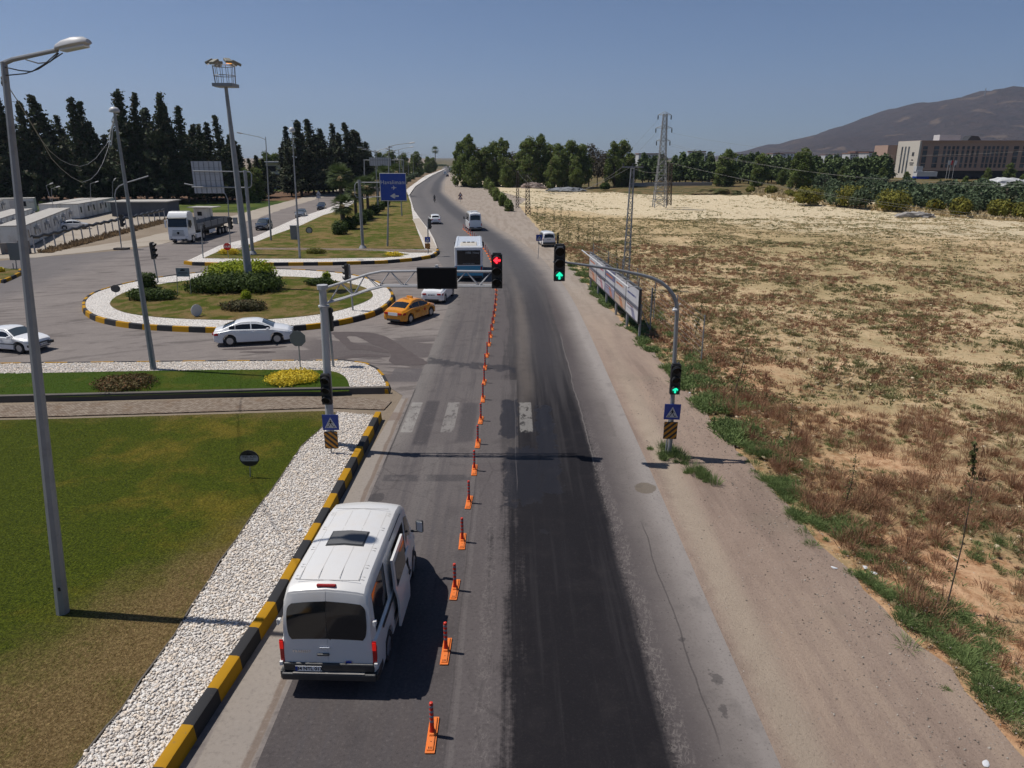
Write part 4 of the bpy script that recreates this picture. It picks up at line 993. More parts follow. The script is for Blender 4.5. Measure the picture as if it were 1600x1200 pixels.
# ------------------------------------------------------------------ bus
def bus():
    W, L, H = 2.55, 9., 3.0
    A = Vector(g(713, 440)); B2 = Vector(g(753, 440)); m = (A+B2)/2; a = R(93); h = L/2; cc = m+fwd(a)*h
    e = empty('bus', (cc.x, cc.y, .014), a, "white and blue city bus waiting left of the orange posts", 'bus')
    b = MB(); b.box((0, 0, 2.18), (L, W, 1.9)); b.box((0, 0, 1.28), (L*.985, W*.99, .2)); b.build('body', M_white, e, bevel=.09)
    b = MB(); b.box((0, 0, .90), (L+.015, W+.01, 1.12)); b.build('skirt', M_blue, e, bevel=.06)
    b = MB(); b.box((-h-.01, 0, 2.16), (.04, 2.1, 1.32)); rw = b.build('rear_window', M_glass, e, bevel=.03)
    textmb("HBB  Hatay", .26, frameM((-h-.035, .0-.35, 2.6), (0, -1, 0), (0, 0, 1)), 1).build('lettering', mat("grey lettering", color=(.4, .42, .42)), rw)
    textmb("çevreci toplu taşıma", .13, frameM((-h-.035, 0, 1.62), (0, -1, 0), (0, 0, 1)), 1).build('lettering', mat("grey lettering", color=(.4, .42, .42)), rw)
    for sg in (1, -1):
        b = MB()
        for k in range(4): b.box((-h+1.4+k*1.75, sg*(W/2+.004), 2.25), (1.62, .02, 1.05))
        b.build('side_window', M_glass, e)
        b = MB(); b.box((-h-.0, sg*1.14, 1.1), (.05, .14, .5)); b.build('tail_lamp', M_red, e, bevel=.02)
        b = MB(); b.box((h+.2, sg*(W/2+.12), 2.3), (.22, .2, .5)); b.box((h+.05, sg*(W/2-.02), 2.6), (.3, .2, .06)); b.build('wing_mirror', M_plast, e, bevel=.04)
        for x in (-h+3.0, h-2.8): wheel(e, x, sg*(W/2-.17), .48, .28, 8, sg, True)
    b = MB(); b.box((-2.6, 0, 3.17), (2.6, 1.6, .1), taper=(.92, .9)); ac = b.build('roof_unit', paint("cream roof unit", srgb(214, 208, 196), .6, .4), e, bevel=.04)
    b = MB()
    for y in (-.4, 0, .4): b.lathe([(.15, 0), (.15, .06), (.1, .07)], (-1.9, y, 3.22), 12)
    b.build('fan', M_plast, ac)
    b = MB()
    for sg in (1, -1): b.box((0, sg*1.08, 3.15), (L*.96, .12, .07))
    b.box((-h+.35, 0, 3.14), (.3, 2.0, .06)); b.build('roof_rail', M_white, e, bevel=.02)
    b = MB(); b.box((-h-.03, 0, .42), (.1, 2.4, .2)); b.build('rear_bumper', M_plast, e, bevel=.03)
    for sg in (1, -1): pass
    return e
bus()
# ------------------------------------------------------------------ articulated lorry
def lorry():
    f = Vector(g(281, 381.5)); t = Vector(g(345, 366)); a = math.atan2(-1, -.02); d = fwd(a); cc = f
    e = empty('lorry', (cc.x, cc.y, .014), math.atan2(-1, .055), "white articulated lorry with an empty drop-side trailer on the left carriageway", 'lorry'); e.scale = (1.07, 1.07, 1.07)
    W = 2.5
    # cab: x forward, origin at the front bumper
    b = MB(); 
    prof = [(-2.3, .95), (-2.3, 3.55), (-1.5, 3.85), (-.75, 3.8), (-.38, 3.45), (-.2, 3.05), (-.06, 2.0), (-.0, 1.35), (0.02, .55), (-.15, .4), (-.7, .4), (-.75, .95)]
    n = len(prof)
    for sg in (1, -1): b.v += [(x, sg*(W/2-(.12 if z > 3.3 else 0)-(.06 if x > -.1 else 0)), z) for x, z in prof]
    for i in range(n): j = (i+1) % n; b.f.append([i, j, j+n, i+n]); b.m.append(0)
    b.f.append(list(range(n))[::-1]); b.f.append([i+n for i in range(n)]); b.m += [0, 0]
    cab = b.build('cab', M_white, e, smooth=35, bevel=.05)
    b = MB(); b.add([(-.045, 1.12, 2.02), (-.045, -1.12, 2.02), (-.2, -1.08, 2.98), (-.2, 1.08, 2.98)], [(0, 3, 2, 1)]); b.add([(-.02, 1.12, 2.02), (-.02, -1.12, 2.02), (-.175, -1.08, 2.98), (-.175, 1.08, 2.98)], [(0, 1, 2, 3)]); b.build('windscreen', M_glass, cab)
    b = MB(); b.box((-.08, 0, 3.08), (.28, 2.3, .1), ry=.25); b.build('sun_visor', M_glass, cab)
    b = MB()
    for k in range(5): b.box((.03-.012*k, 0, 1.0+k*.15), (.04, 1.5-.05*k, .05))
    b.build('grille', mat("grille bars", color=(.12, .13, .15), rough=.4), cab)
    b = MB(); b.lathe([(.15, 0), (.15, .04)], (.03, 0, 1.32), 18, axis='X'); b.build('badge', M_ink, cab)
    b = MB(); b.box((.02, 0, .5), (.06, 1.3, .2)); b.box((.02, .85, .56), (.06, .3, .16)); b.box((.02, -.85, .56), (.06, .3, .16)); b.build('bumper_intake', M_plast, cab)
    plate(cab, .06, 0, .5, 1, "31 AGR 53", .6, .14)
    for sg in (1, -1):
        b = MB(); b.box((.0, sg*.98, .86), (.08, .36, .16), rx=sg*.25); b.build('head_lamp', M_lamp, cab, bevel=.03)
        b = MB(); b.box((-.18, sg*1.45, 2.4), (.18, .2, .9)); b.box((-.25, sg*1.3, 2.85), (.08, .3, .06)); b.build('wing_mirror', M_plast if sg > 0 else M_white, cab, bevel=.04)
        b = MB(); b.box((-.85, sg*(W/2+.003), 2.4), (.95, .012, .72), taper=(.8, 1)); b.build('side_window', M_glass, cab)
        wheel(e, -1.42, sg*(W/2-.17), .5, .32, 8, sg, True); wheel(e, -5.0, sg*(W/2-.3), .5, .55, 8, sg, True)
        for k in range(3): wheel(e, -11.2-k*1.3, sg*(W/2-.22), .48, .4, 8, sg, True)
        b = MB(); b.box((-3.3, sg*1.1, .75), (1.6, .32, .6)); b.build('fuel_tank', M_white, e, bevel=.06)
    b = MB(); b.box((-4.2, 0, .95), (4.4, .9, .25)); b.build('chassis', M_plast, e)
    # trailer
    b = MB(); b.box((-9.2, 0, 1.35), (12.6, W, .16)); b.box((-9.8, 0, 1.05), (11, .9, .42)); tr = b.build('trailer_bed', M_plast, e)
    grey = paint("weathered trailer boards", (.2, .2, .2), .6, .5, (.3, .28, .25))
    for sg in (1, -1):
        for k in range(5):
            b = MB(); b.box((-4.2-k*2.5, sg*(W/2-.02), 1.78), (2.42, .04, .7)); b.build('drop_side', grey, tr)
        b = MB()
        for k in range(6): b.box((-2.95-k*2.5, sg*(W/2-.01), 1.82), (.08, .09, .8))
        b.build('stake', M_plast, tr)
    b = MB(); b.box((-2.92, 0, 2.2), (.08, W, 1.6)); b.build('headboard', grey, tr)
    b = MB(); b.box((-15.45, 0, 1.78), (.06, W, .7)); b.build('tail_board', grey, tr)
    b = MB(); b.box((-8.2, W/2-.02, .85), (2.4, .03, .42)); b.box((-8.2, -W/2+.02, .85), (2.4, .03, .42)); b.build('side_guard', M_plate, tr)
    b = MB(); b.box((-15.4, 0, .6), (.1, 2.4, .16)); b.build('under_run_bar', M_plast, tr)
lorry()
# distant box lorry
p_ = Vector(g(703.8, 269.3)); a_ = math.atan2(1, (cxs(p_.y+20)-cxs(p_.y))/20)
e = empty('lorry', (p_.x, p_.y, .01), a_, "grey box lorry farthest up the main road", 'lorry')
b = MB(); b.box((6, 0, 2.5), (12, 2.55, 2.9)); b.build('box_body', paint("grey tarpaulin", (.3, .31, .34), .6), e, bevel=.05)
b = MB(); b.box((13.2, 0, 1.9), (2, 2.4, 2.8)); b.build('cab', M_white, e, bevel=.1)
b = MB(); b.box((6, 0, .8), (12, 2.3, .4)); b.build('chassis', M_plast, e)
for x in (1.6, 2.9, 12.6):
    for sg in (1, -1): wheel(e, x, sg*1.1, .48, .3, 6, sg, True)
# white lorry cab beyond the median hedge
p_ = Vector(g(657, 271)); e = empty('lorry', (p_.x, p_.y, 0), R(-80), "white lorry on the other carriageway half hidden by the median hedge", 'lorry')
b = MB(); b.box((-1.2, 0, 2.1), (2.2, 2.5, 3.1), taper=(.9, .95)); b.build('cab', M_white, e, bevel=.15)
b = MB(); b.box((-7.5, 0, 2.3), (9.5, 2.5, 2.4)); b.build('box_body', M_white, e, bevel=.05)
b = MB(); b.box((-.08, 0, 2.4), (.1, 2.2, .9)); b.build('windscreen', M_glass, e)
for x in (-1.4, -9, -10.3):
    for sg in (1, -1): wheel(e, x, sg*1.1, .48, .3, 6, sg, True)
# ------------------------------------------------------------------ people
M_skin = mat("skin", color=(.42, .25, .17), rough=.6); M_cloth = paint("dark clothing", (.02, .021, .025), .9, .2); M_hair = mat("black hair", color=(.01, .009, .008), rough=.7)
def skin_obj(name, verts, edges, m, parent=None, sub=2):
    me = bpy.data.meshes.new(name); me.from_pydata([v[:3] for v in verts], edges, []); me.materials.append(m)
    o = bpy.data.objects.new(name, me); COL.objects.link(o); o.parent = parent
    s = o.modifiers.new('skin', 'SKIN'); s.use_smooth_shade = True
    for i, v in enumerate(verts): me.skin_vertices[0].data[i].radius = (v[3], v[4] if len(v) > 4 else v[3])
    me.skin_vertices[0].data[0].use_root = True
    u = o.modifiers.new('sub', 'SUBSURF'); u.levels = sub; u.render_levels = sub
    return o
def hand_edges(V, E, wrist, dirv, side):
    """palm and five fingers added to a skeleton"""
    d = Vector(dirv).normalized(); s_ = Vector(side).normalized(); w0 = Vector(V[wrist][:3])
    V.append((*(w0+d*.05), .03, .02)); E.append((wrist, len(V)-1)); palm = len(V)-1
    for k, ln in zip((-1.5, -.5, .5, 1.5), (.06, .075, .08, .065)):
        V.append((*(w0+d*.09+s_*k*.018), .009)); E.append((palm, len(V)-1)); V.append((*(w0+d*(.09+ln)+s_*k*.02), .008)); E.append((len(V)-2, len(V)-1))
    V.append((*(w0+d*.055-s_*.045), .01)); E.append((palm, len(V)-1)); V.append((*(w0+d*.09-s_*.062), .009)); E.append((len(V)-2, len(V)-1))
def person_standing(loc, rz, label):
    e = empty('person', (*loc, .0), rz, label, 'person')
    V = [(0, 0, .95, .15, .11), (0, 0, 1.15, .14, .1), (0, 0, 1.38, .17, .11), (0, 0, 1.5, .07), (0, .01, 1.56, .055), (0, .015, 1.66, .095, .1), (0, .0, 1.74, .08),
         (.2, 0, 1.42, .06), (.26, .03, 1.14, .045), (.25, .12, .92, .033), (-.2, 0, 1.42, .06), (-.25, .02, 1.14, .045), (-.26, .1, .92, .033),
         (.1, 0, .88, .1), (.11, .02, .5, .065), (.11, -.02, .1, .045), (.12, .13, .04, .04), (-.1, 0, .88, .1), (-.12, .03, .5, .065), (-.12, -.01, .1, .045), (-.13, .14, .04, .04)]
    E = [(0, 1), (1, 2), (2, 3), (3, 4), (4, 5), (5, 6), (2, 7), (7, 8), (8, 9), (2, 10), (10, 11), (11, 12), (0, 13), (13, 14), (14, 15), (15, 16), (0, 17), (17, 18), (18, 19), (19, 20)]
    hand_edges(V, E, 9, (0, .3, -1), (0, 1, 0)); hand_edges(V, E, 12, (0, .3, -1), (0, 1, 0))
    skin_obj('body', V, E, M_cloth, e, 1)
    b = MB(); b.lathe([(.04, -.09), (.1, -.06), (.115, .0), (.1, .07), (.04, .105)], (0, -.005, 1.7), 14); b.build('hair', M_hair, e, smooth=60)
    return e
p_ = g(871.5, 386); person_standing((p_[0], p_[1]), R(60), "person in dark clothes standing at the right rear corner of the small white van")
# motorcyclist
p_ = Vector(g(679, 316)); a_ = math.atan2(1, (cxs(p_.y+6)-cxs(p_.y))/6)
e = empty('motorcycle', (p_.x, p_.y, .013), a_, "dark motorcycle ridden away along the bend", 'motorcycle')
for x in (-.65, .68): wheel(e, x, 0, .31, .1, 8, 1)
b = MB(); b.tube([(-.65, 0, .31), (-.2, 0, .6), (.35, 0, .72), (.55, 0, .95)], .04, 8); b.tube([(.68, .06, .31), (.52, .06, .98)], .03, 8); b.box((.0, 0, .42), (.5, .26, .34)); b.box((-.1, 0, .42), (.3, .3, .2)); b.build('frame', M_plast, e)
b = MB(); b.box((-.3, 0, .8), (.75, .28, .1), taper=(.9, .7)); b.build('seat', M_plast, e, bevel=.03)
b = MB(); b.box((.2, 0, .86), (.45, .3, .22), taper=(.8, .7)); b.build('fuel_tank', M_black, e, bevel=.05)
b = MB(); b.tube([(.42, .36, 1.05), (.5, .2, 1.03), (.5, -.2, 1.03), (.42, -.36, 1.05)], .016, 6); b.build('handlebar', M_plast, e)
b = MB(); b.box((-.72, 0, .72), (.06, .12, .08)); b.build('tail_lamp', M_red, e)
r = empty('person', (p_.x, p_.y, .013), a_, "rider in dark clothes and black helmet on the motorcycle", 'person')
V = [(-.3, 0, .9, .15, .14), (-.2, 0, 1.15, .13, .16), (-.08, 0, 1.4, .12, .19), (-.02, 0, 1.5, .06), (0, 0, 1.62, .09), (0.01, 0, 1.7, .08),
     (-.06, .2, 1.4, .06), (.12, .3, 1.2, .045), (.38, .33, 1.08, .035), (-.06, -.2, 1.4, .06), (.12, -.3, 1.2, .045), (.38, -.33, 1.08, .035),
     (-.2, .12, .88, .1), (.18, .24, .8, .07), (-.02, .22, .4, .05), (.1, .22, .32, .04), (-.2, -.12, .88, .1), (.18, -.24, .8, .07), (-.02, -.22, .4, .05), (.1, -.22, .32, .04)]
E = [(0, 1), (1, 2), (2, 3), (3, 4), (4, 5), (2, 6), (6, 7), (7, 8), (2, 9), (9, 10), (10, 11), (0, 12), (12, 13), (13, 14), (14, 15), (0, 16), (16, 17), (17, 18), (18, 19)]
hand_edges(V, E, 8, (1, .0, -.3), (0, 1, 0)); hand_edges(V, E, 11, (1, 0, -.3), (0, -1, 0))
skin_obj('body', V, E, M_cloth, r, 1)
b = MB(); b.lathe([(.05, -.14), (.12, -.1), (.14, .0), (.12, .09), (.05, .14)], (0.01, 0, 1.7), 14); b.build('helmet', M_plast, r, smooth=60)
# ================================================================== STREET FURNITURE
M_galv = paint("galvanised steel", (.27, .28, .29), .45, .3, (.2, .18, .16), metal=.35)
M_galv2 = paint("dull grey pole paint", (.25, .258, .27), .55, .35, (.14, .12, .1), metal=.2)
M_lgrey = paint("pale grey gantry paint", (.42, .42, .43), .5, .3, (.28, .26, .23), metal=.1)
M_conc = paint("concrete", (.3, .28, .26), .9, .4)
M_house = paint("signal housing black", (.012, .012, .012), .5, .2, (.06, .05, .05))
M_blue_s = paint("blue sign face", srgb(10, 66, 170), .4, .12)
M_wh = paint("white reflective film", (.5, .5, .5), .45, .15)
M_yel_s = paint("amber sign film", srgb(214, 140, 16), .45, .15)
M_org = paint("orange rubber base", srgb(255, 132, 44), .6, .3, (.2, .14, .1))
M_post = paint("red flexible post", srgb(232, 52, 26), .5, .25, (.2, .08, .05))
M_refl = mat("reflective band", color=(.22, .22, .25), rough=.3)
M_redsig = mat("lit red arrow", color=(.6, .02, .03), emit=(1, .03, .05), es=2.2)
M_grnsig = mat("lit green arrow", color=(.02, .5, .35), emit=(.02, 1, .55), es=1.1)
M_lens = mat("dark lens", color=(.01, .01, .01), rough=.2)
M_wire = paint("cable sheath", (.05, .05, .05), .6, .2)
M_wirel = mat("bare cable", color=(.24, .235, .22), rough=.5)
def head_frame(o, face):
    """local x = right as seen by the driver, y = up, z = towards the driver"""
    f = Vector((face[0], face[1], 0)).normalized(); up = Vector((0, 0, 1)); r_ = up.cross(f)
    return Matrix(((r_.x, up.x, f.x, o[0]), (r_.y, up.y, f.y, o[1]), (r_.z, up.z, f.z, o[2]), (0, 0, 0, 1)))
def arrow_pts(s):
    return [(-.5*s, 0), (-.02*s, .46*s), (.14*s, .30*s), (-.02*s, .13*s), (.5*s, .13*s), (.5*s, -.13*s), (-.02*s, -.13*s), (.14*s, -.30*s), (-.02*s, -.46*s)]
def signal_head(parent, o, face=(0, -1), lit=None, s=1., back=.0):
    """three-aspect head, o = centre"""
    M = head_frame(o, face)
    b = MB(); b.box((0, 0, -.1*s), (.38*s, 1.2*s, .2*s)); b.box((0, .63*s, -.1*s), (.3*s, .05*s, .16*s)); b.xf(M); hd = b.build('signal_head', M_house, parent, bevel=.012*s)
    for k, yy in enumerate((.4, 0, -.4)):
        b = MB(); b.lathe([(.14*s, .0), (.14*s, .012*s)], (0, 0, 0), 20); b.xf(M @ Matrix.Translation((0, yy*s, 0))); b.build('lens', M_lens, hd)
        b = MB(); nn = 14; vs = []
        for i in range(nn+1):
            t = math.radians(-25)+math.radians(230)*i/nn
            for rr in (.155, .170):
                for zz in (0, .24): vs.append((math.cos(t)*rr*s, (math.sin(t)*rr+yy)*s, (zz*(1 if zz == 0 else max(.25, min(1, .55+.5*math.sin(t)))))*s))
        b.v = vs
        for i in range(nn):
            a = i*4; c_ = a+4; b.f += [[a, c_, c_+1, a+1], [a+2, a+3, c_+3, c_+2], [a+1, c_+1, c_+3, a+3], [a, a+2, c_+2, c_]]; b.m += [0]*4
        b.xf(M); b.build('visor', M_house, hd)
    if lit:
        col, yy, ang = {'red': (M_redsig, .4, 0), 'green': (M_grnsig, -.4, -math.pi/2)}[lit]
        pts = arrow_pts(.26*s); ca, sa = math.cos(ang), math.sin(ang)
        b = MB(); b.prism([(x*ca-y*sa, x*sa+y*ca) for x, y in pts], .014*s, .024*s); b.xf(M @ Matrix.Translation((0, yy*s, 0))); b.build('arrow_light', col, hd)
        b = MB(); b.lathe([(.13*s, .005), (.13*s, .0135*s)], (0, 0, 0), 20); b.xf(M @ Matrix.Translation((0, yy*s, 0)))
        b.build('lens_glow', mat("lens tinted by its lamp", color=(.05, .0, .0) if lit == 'red' else (0, .03, .02), emit=(.25, 0, .005) if lit == 'red' else (0, .08, .05), es=1), hd)
    return hd
def crossing_sign(parent, o, s=.62, tilt=0.):
    M = head_frame(o, (0, -1)) @ Matrix.Rotation(tilt, 4, 'Z')
    b = MB(); b.box((0, 0, 0), (s, s, .02)); b.xf(M); p = b.build('crossing_sign', M_blue_s, parent)
    b = MB(); b.prism([(-.38*s, -.36*s), (.38*s, -.36*s), (0, .34*s)], .0105, .014); b.xf(M); b.build('triangle', M_wh, p)
    b = MB(); b.lathe([(.045*s, .0145), (.045*s, .017)], (0, .12*s, 0), 10)
    b.prism([(-.045*s, .07*s), (.05*s, .07*s), (.04*s, -.06*s), (-.04*s, -.06*s)], .0145, .017)
    b.prism([(-.04*s, -.05*s), (.0*s, -.05*s), (-.09*s, -.24*s), (-.14*s, -.24*s)], .0145, .017); b.prism([(0, -.05*s), (.04*s, -.05*s), (.14*s, -.24*s), (.09*s, -.24*s)], .0145, .017)
    b.prism([(-.045*s, .06*s), (-.04*s, .01*s), (-.12*s, -.06*s), (-.14*s, -.03*s)], .0145, .017); b.prism([(.045*s, .06*s), (.14*s, -.03*s), (.12*s, -.06*s), (.04*s, .01*s)], .0145, .017)
    b.xf(M); b.build('pedestrian', M_ink, p)
    b = MB()
    for k in (-.26, -.17, .17, .26): b.prism([((k-.03)*s, -.33*s), ((k+.015)*s, -.33*s), ((k*.8+.02)*s, -.23*s), ((k*.8-.015)*s, -.23*s)], .0145, .017)
    b.xf(M); b.build('stripes', M_ink, p)
    return p
def hazard_board(parent, o, w_=.52, h_=.72, dirn=1, tilt=0., chevron=False):
    M = head_frame(o, (0, -1)) @ Matrix.Rotation(tilt, 4, 'Z')
    b = MB(); b.box((0, 0, 0), (w_, h_, .02)); b.xf(M); p = b.build('hazard_board', M_house, parent)
    b = MB(); st = h_/3.1
    def clip(poly):
        for ax, lim, sg in ((0, -w_/2+.01, 1), (0, w_/2-.01, -1), (1, -h_/2+.01, 1), (1, h_/2-.01, -1)):
            out = []
            for i in range(len(poly)):
                a, c_ = poly[i], poly[(i+1) % len(poly)]; ia, ic = sg*(a[ax]-lim) >= 0, sg*(c_[ax]-lim) >= 0
                if ia: out.append(a)
                if ia != ic: t = (lim-a[ax])/(c_[ax]-a[ax]); out.append((a[0]+(c_[0]-a[0])*t, a[1]+(c_[1]-a[1])*t))
            poly = out
            if len(poly) < 3: return None
        return poly
    for k in range(-4, 5):
        y = k*st
        if chevron:
            for sg in (1, -1):
                q = clip([(0, y), (0, y+st*.5), (sg*w_/2, y+st*.5-w_*.42), (sg*w_/2, y-w_*.42)])
                if q and abs(area(q)) > 1e-5: b.prism(q, .0105, .0135)
        else:
            q = clip([(-w_/2, y+dirn*w_*.45), (-w_/2, y+st*.5+dirn*w_*.45), (w_/2, y+st*.5-dirn*w_*.45), (w_/2, y-dirn*w_*.45)])
            if q and abs(area(q)) > 1e-5: b.prism(q, .0105, .0135)
    b.xf(M); b.build('stripes', M_yel_s, p)
    return p
def loc(p, o): return (p[0]-o[0], p[1]-o[1], p[2]-o[2])
# ---------------- left signal gantry
YG = 25.5; base = Vector((*g(514, 700, .2), .2)); base.y = YG
e = empty('signal_gantry', base, 0, "grey truss gantry with red left arrow and blank black panel on the near pebble bed", 'traffic signal')
L_ = lambda px, py, dy=0.: at(px, py, YG+dy)-base
top = L_(504, 452)
b = MB(); b.tube([(0, 0, -.1), (0, 0, .06)], .26, 12); b.tube([(0, 0, 0), tuple(top*.5), tuple(top)], [.165, .15, .135], 12); fl = L_(506, 478); b.tube([tuple(fl-Vector((0, 0, .025))), tuple(fl+Vector((0, 0, .025)))], .21, 12)
b.tube([tuple(top), tuple(top+Vector((0, 0, .16)))], [.2, .2], 8); b.build('pole', M_lgrey, e, smooth=40)
up = [L_(511, 449), L_(540, 440), L_(575, 428.5), L_(597, 424), L_(655, 423.5), L_(715, 424), L_(770, 424.5)]
lo = [L_(511, 473), L_(540, 465), L_(578, 452), L_(600, 446.5), L_(655, 446.5), L_(715, 446.5), L_(770, 446.5)]
b = MB(); b.tube(up, .045, 8); fr = [p+Vector((0, -.16, 0)) for p in lo]; bk = [p+Vector((0, .16, .0)) for p in lo]; b.tube(fr, .035, 8); b.tube(bk, .035, 8)
def along(pl, x):
    for a, c_ in zip(pl[:-1], pl[1:]):
        if x <= c_.x: return a.lerp(c_, (x-a.x)/(c_.x-a.x))
    return pl[-1]
x0, x1 = up[0].x+.05, up[-1].x-.05; nseg = 13
for i in range(nseg):
    xa = x0+(x1-x0)*i/nseg; xb = x0+(x1-x0)*(i+1)/nseg
    if i % 2: xa, xb = xb, xa
    for q in (fr, bk): b.cyl(along(q, xa), along(up, xb), .018, 6)
    b.cyl(along(fr, xa), along(bk, xa), .014, 6)
b.build('truss_arm', M_lgrey, e, smooth=40)
b = MB(); pc = L_(683, 434.5, -.28); b.box(tuple(pc), (1.42, .14, .76)); pn = b.build('display_panel', M_house, e, bevel=.015)
b = MB(); b.box(tuple(pc+Vector((0, -.075, 0))), (1.34, .012, .68)); b.build('display_face', mat("unlit dot matrix face", lambda: dict(c=mixc(ss(vor(60, objc(), rand=0.), .3, .2), (.008, .008, .009), (.02, .02, .022))), rough=.45), pn)
b = MB(); b.box(tuple(pc+Vector((0, .0, .42))), (.1, .12, .09)); b.box(tuple(pc+Vector((0, .0, .385))), (.2, .05, .03)); b.build('sensor', M_wh, pn)
hc = L_(776.5, 424.5, -.3); signal_head(e, tuple(hc), (0, -1), 'red', 1.0)
hc = L_(509, 610, -.3); signal_head(e, tuple(hc), (0, -1), None, .95)
b = MB(); b.box(tuple(L_(509, 590, -.15)), (.06, .3, .05)); b.box(tuple(L_(511, 630, -.15)), (.06, .3, .05)); b.build('bracket', M_galv, e)
# sign post in front of the gantry
p0 = Vector((*g(517.5, 708, .2), .2)); e = empty('sign_post', p0, 0, "short post with crossing sign over falling orange stripes, in front of the truss gantry pole", 'road sign')
Lq = lambda px, py, dy=0: at(px, py, p0.y+dy)-p0
b = MB(); b.tube([(0, 0, -.1), tuple(Lq(515.5, 648))], .03, 8); b.build('post', M_galv, e)
crossing_sign(e, tuple(Lq(516.5, 660, -.05)), .6); hazard_board(e, tuple(Lq(517.5, 687.5, -.05)), .5, .68, 1)
# ---------------- right signal
YR = 24.9; base = Vector((*g(1045, 712), 0)); base.y = YR
e = empty('signal_gantry', base, 0, "grey signal pole on the gravel with curved arm reaching over the road and green arrows", 'traffic signal')
L_ = lambda px, py, dy=0.: at(px, py, YR+dy)-base
path = [(0, 0, 0)]+[tuple(L_(*q)) for q in ((1047.5, 690), (1052, 600), (1056.5, 510), (1058, 488), (1057, 474), (1052, 461), (1044, 450), (1033, 441), (1018, 434), (1000, 429), (960, 421), (920, 415), (884, 410))]
b = MB(); b.tube(path, [.085, .085, .08, .075, .075, .07, .07, .065, .065, .06, .055, .05, .045, .04], 10); b.build('pole', M_galv, e, smooth=50)
b = MB(); b.cyl(tuple(L_(1059, 582)), tuple(L_(1059, 582)+Vector((0, 0, .4))), .03, 6); b.build('bracket', M_galv, e)
hc = L_(874.5, 412, -.22); signal_head(e, tuple(hc), (0, -1), 'green', 1.02)
b = MB(); b.cyl(tuple(L_(884, 410)), tuple(L_(864, 409)), .03, 6); b.box(tuple(L_(875, 386, -.2)), (.2, .12, .06)); b.build('bracket', M_galv, e)
hc = L_(1056, 594, -.2); signal_head(e, tuple(hc), (0, -1), 'green', .93)
crossing_sign(e, tuple(L_(1050.5, 643.5, -.15)), .6, -.03); hazard_board(e, tuple(L_(1047.5, 672.5, -.15)), .5, .68, -1, -.02)
b = MB(); b.lathe([(.02, .0), (.1, .03), (.1, .08), (.06, .12)], tuple(L_(1054, 487, -.14)), 12); b.box(tuple(L_(1058, 478, -.0)), (.3, .06, .02), ry=-.6); b.build('camera_dome', M_wh, e)
b = MB(); b.cyl((-.12, .02, 0), tuple(L_(1046, 650, .05)), .03, 8); b.build('spare_post', M_galv2, e)
# ---------------- near street lamp, leaning
base = Vector((*g(98, 957, .17), .17)); e = empty('street_lamp', base, 0, "nearest street lamp, tall leaning pole on the mown lawn with loose wires at its arm", 'street lamp')
YL = base.y; L_ = lambda px, py, dy=0.: at(px, py, YL+dy)-base
YL += .45; tp = L_(6, 97)
b = MB(); b.tube([(0, 0, -.1), tuple(tp*.3), tuple(tp)], [.15, .125, .06], 8); b.build('pole', M_galv2, e, smooth=30)
b = MB(); b.box((.105, -.06, .72), (.06, .09, .1)); b.build('inspection_hatch', M_house, e)
b = MB(); b.tube([tuple(L_(3, 100)), tuple(L_(20, 93)), tuple(L_(90, 78))], [.05, .045, .04], 8); b.build('arm', M_galv, e, smooth=40)
a0 = L_(86, 77); a1 = L_(139, 66); d = (a1-a0); ln = d.length; mid = (a0+a1)/2; ang = -math.atan2(d.z, d.x)
b = MB(); prof = [(-.5, .03, .04), (-.42, .09, .08), (-.2, .15, .13), (.1, .17, .15), (.38, .15, .12), (.5, .1, .06)]; nn = 12
for (t, wy, hz) in prof:
    for k in range(nn): aa = 2*math.pi*k/nn; zz = math.sin(aa)*hz; b.v.append((t*ln, math.cos(aa)*wy*1.1, zz if zz > 0 else zz*.35))
for i in range(len(prof)-1):
    for k in range(nn): q = i*nn+k; r_ = i*nn+(k+1) % nn; b.f.append([q, r_, r_+nn, q+nn]); b.m.append(0)
b.f.append(list(range(nn))[::-1]); b.f.append([(len(prof)-1)*nn+k for k in range(nn)]); b.m += [0, 0]
b.xf(Matrix.Translation(mid) @ Matrix.Rotation(ang, 4, 'Y')); lh = b.build('lamp_head', M_lgrey, e, smooth=40)
b = MB(); b.box((.05*ln, 0, -.05), (.72*ln, .24, .05)); b.xf(Matrix.Translation(mid) @ Matrix.Rotation(ang, 4, 'Y')); b.build('lamp_glass', M_lamp, lh, bevel=.02)
b = MB()
for q in (((8, 105), (30, 110), (50, 112), (70, 100), (90, 82)), ((9, 118), (40, 115), (60, 108), (80, 95), (98, 83)), ((40, 93), (60, 99), (78, 97), (92, 83))):
    b.tube([tuple(L_(x, y, -.05)) for x, y in q], .012, 5)
b.tube([tuple(L_(5+2*math.sin(k*2.), 118+k*2)) for k in range(9)], .035, 5); b.build('loose_wire', M_wire, e)
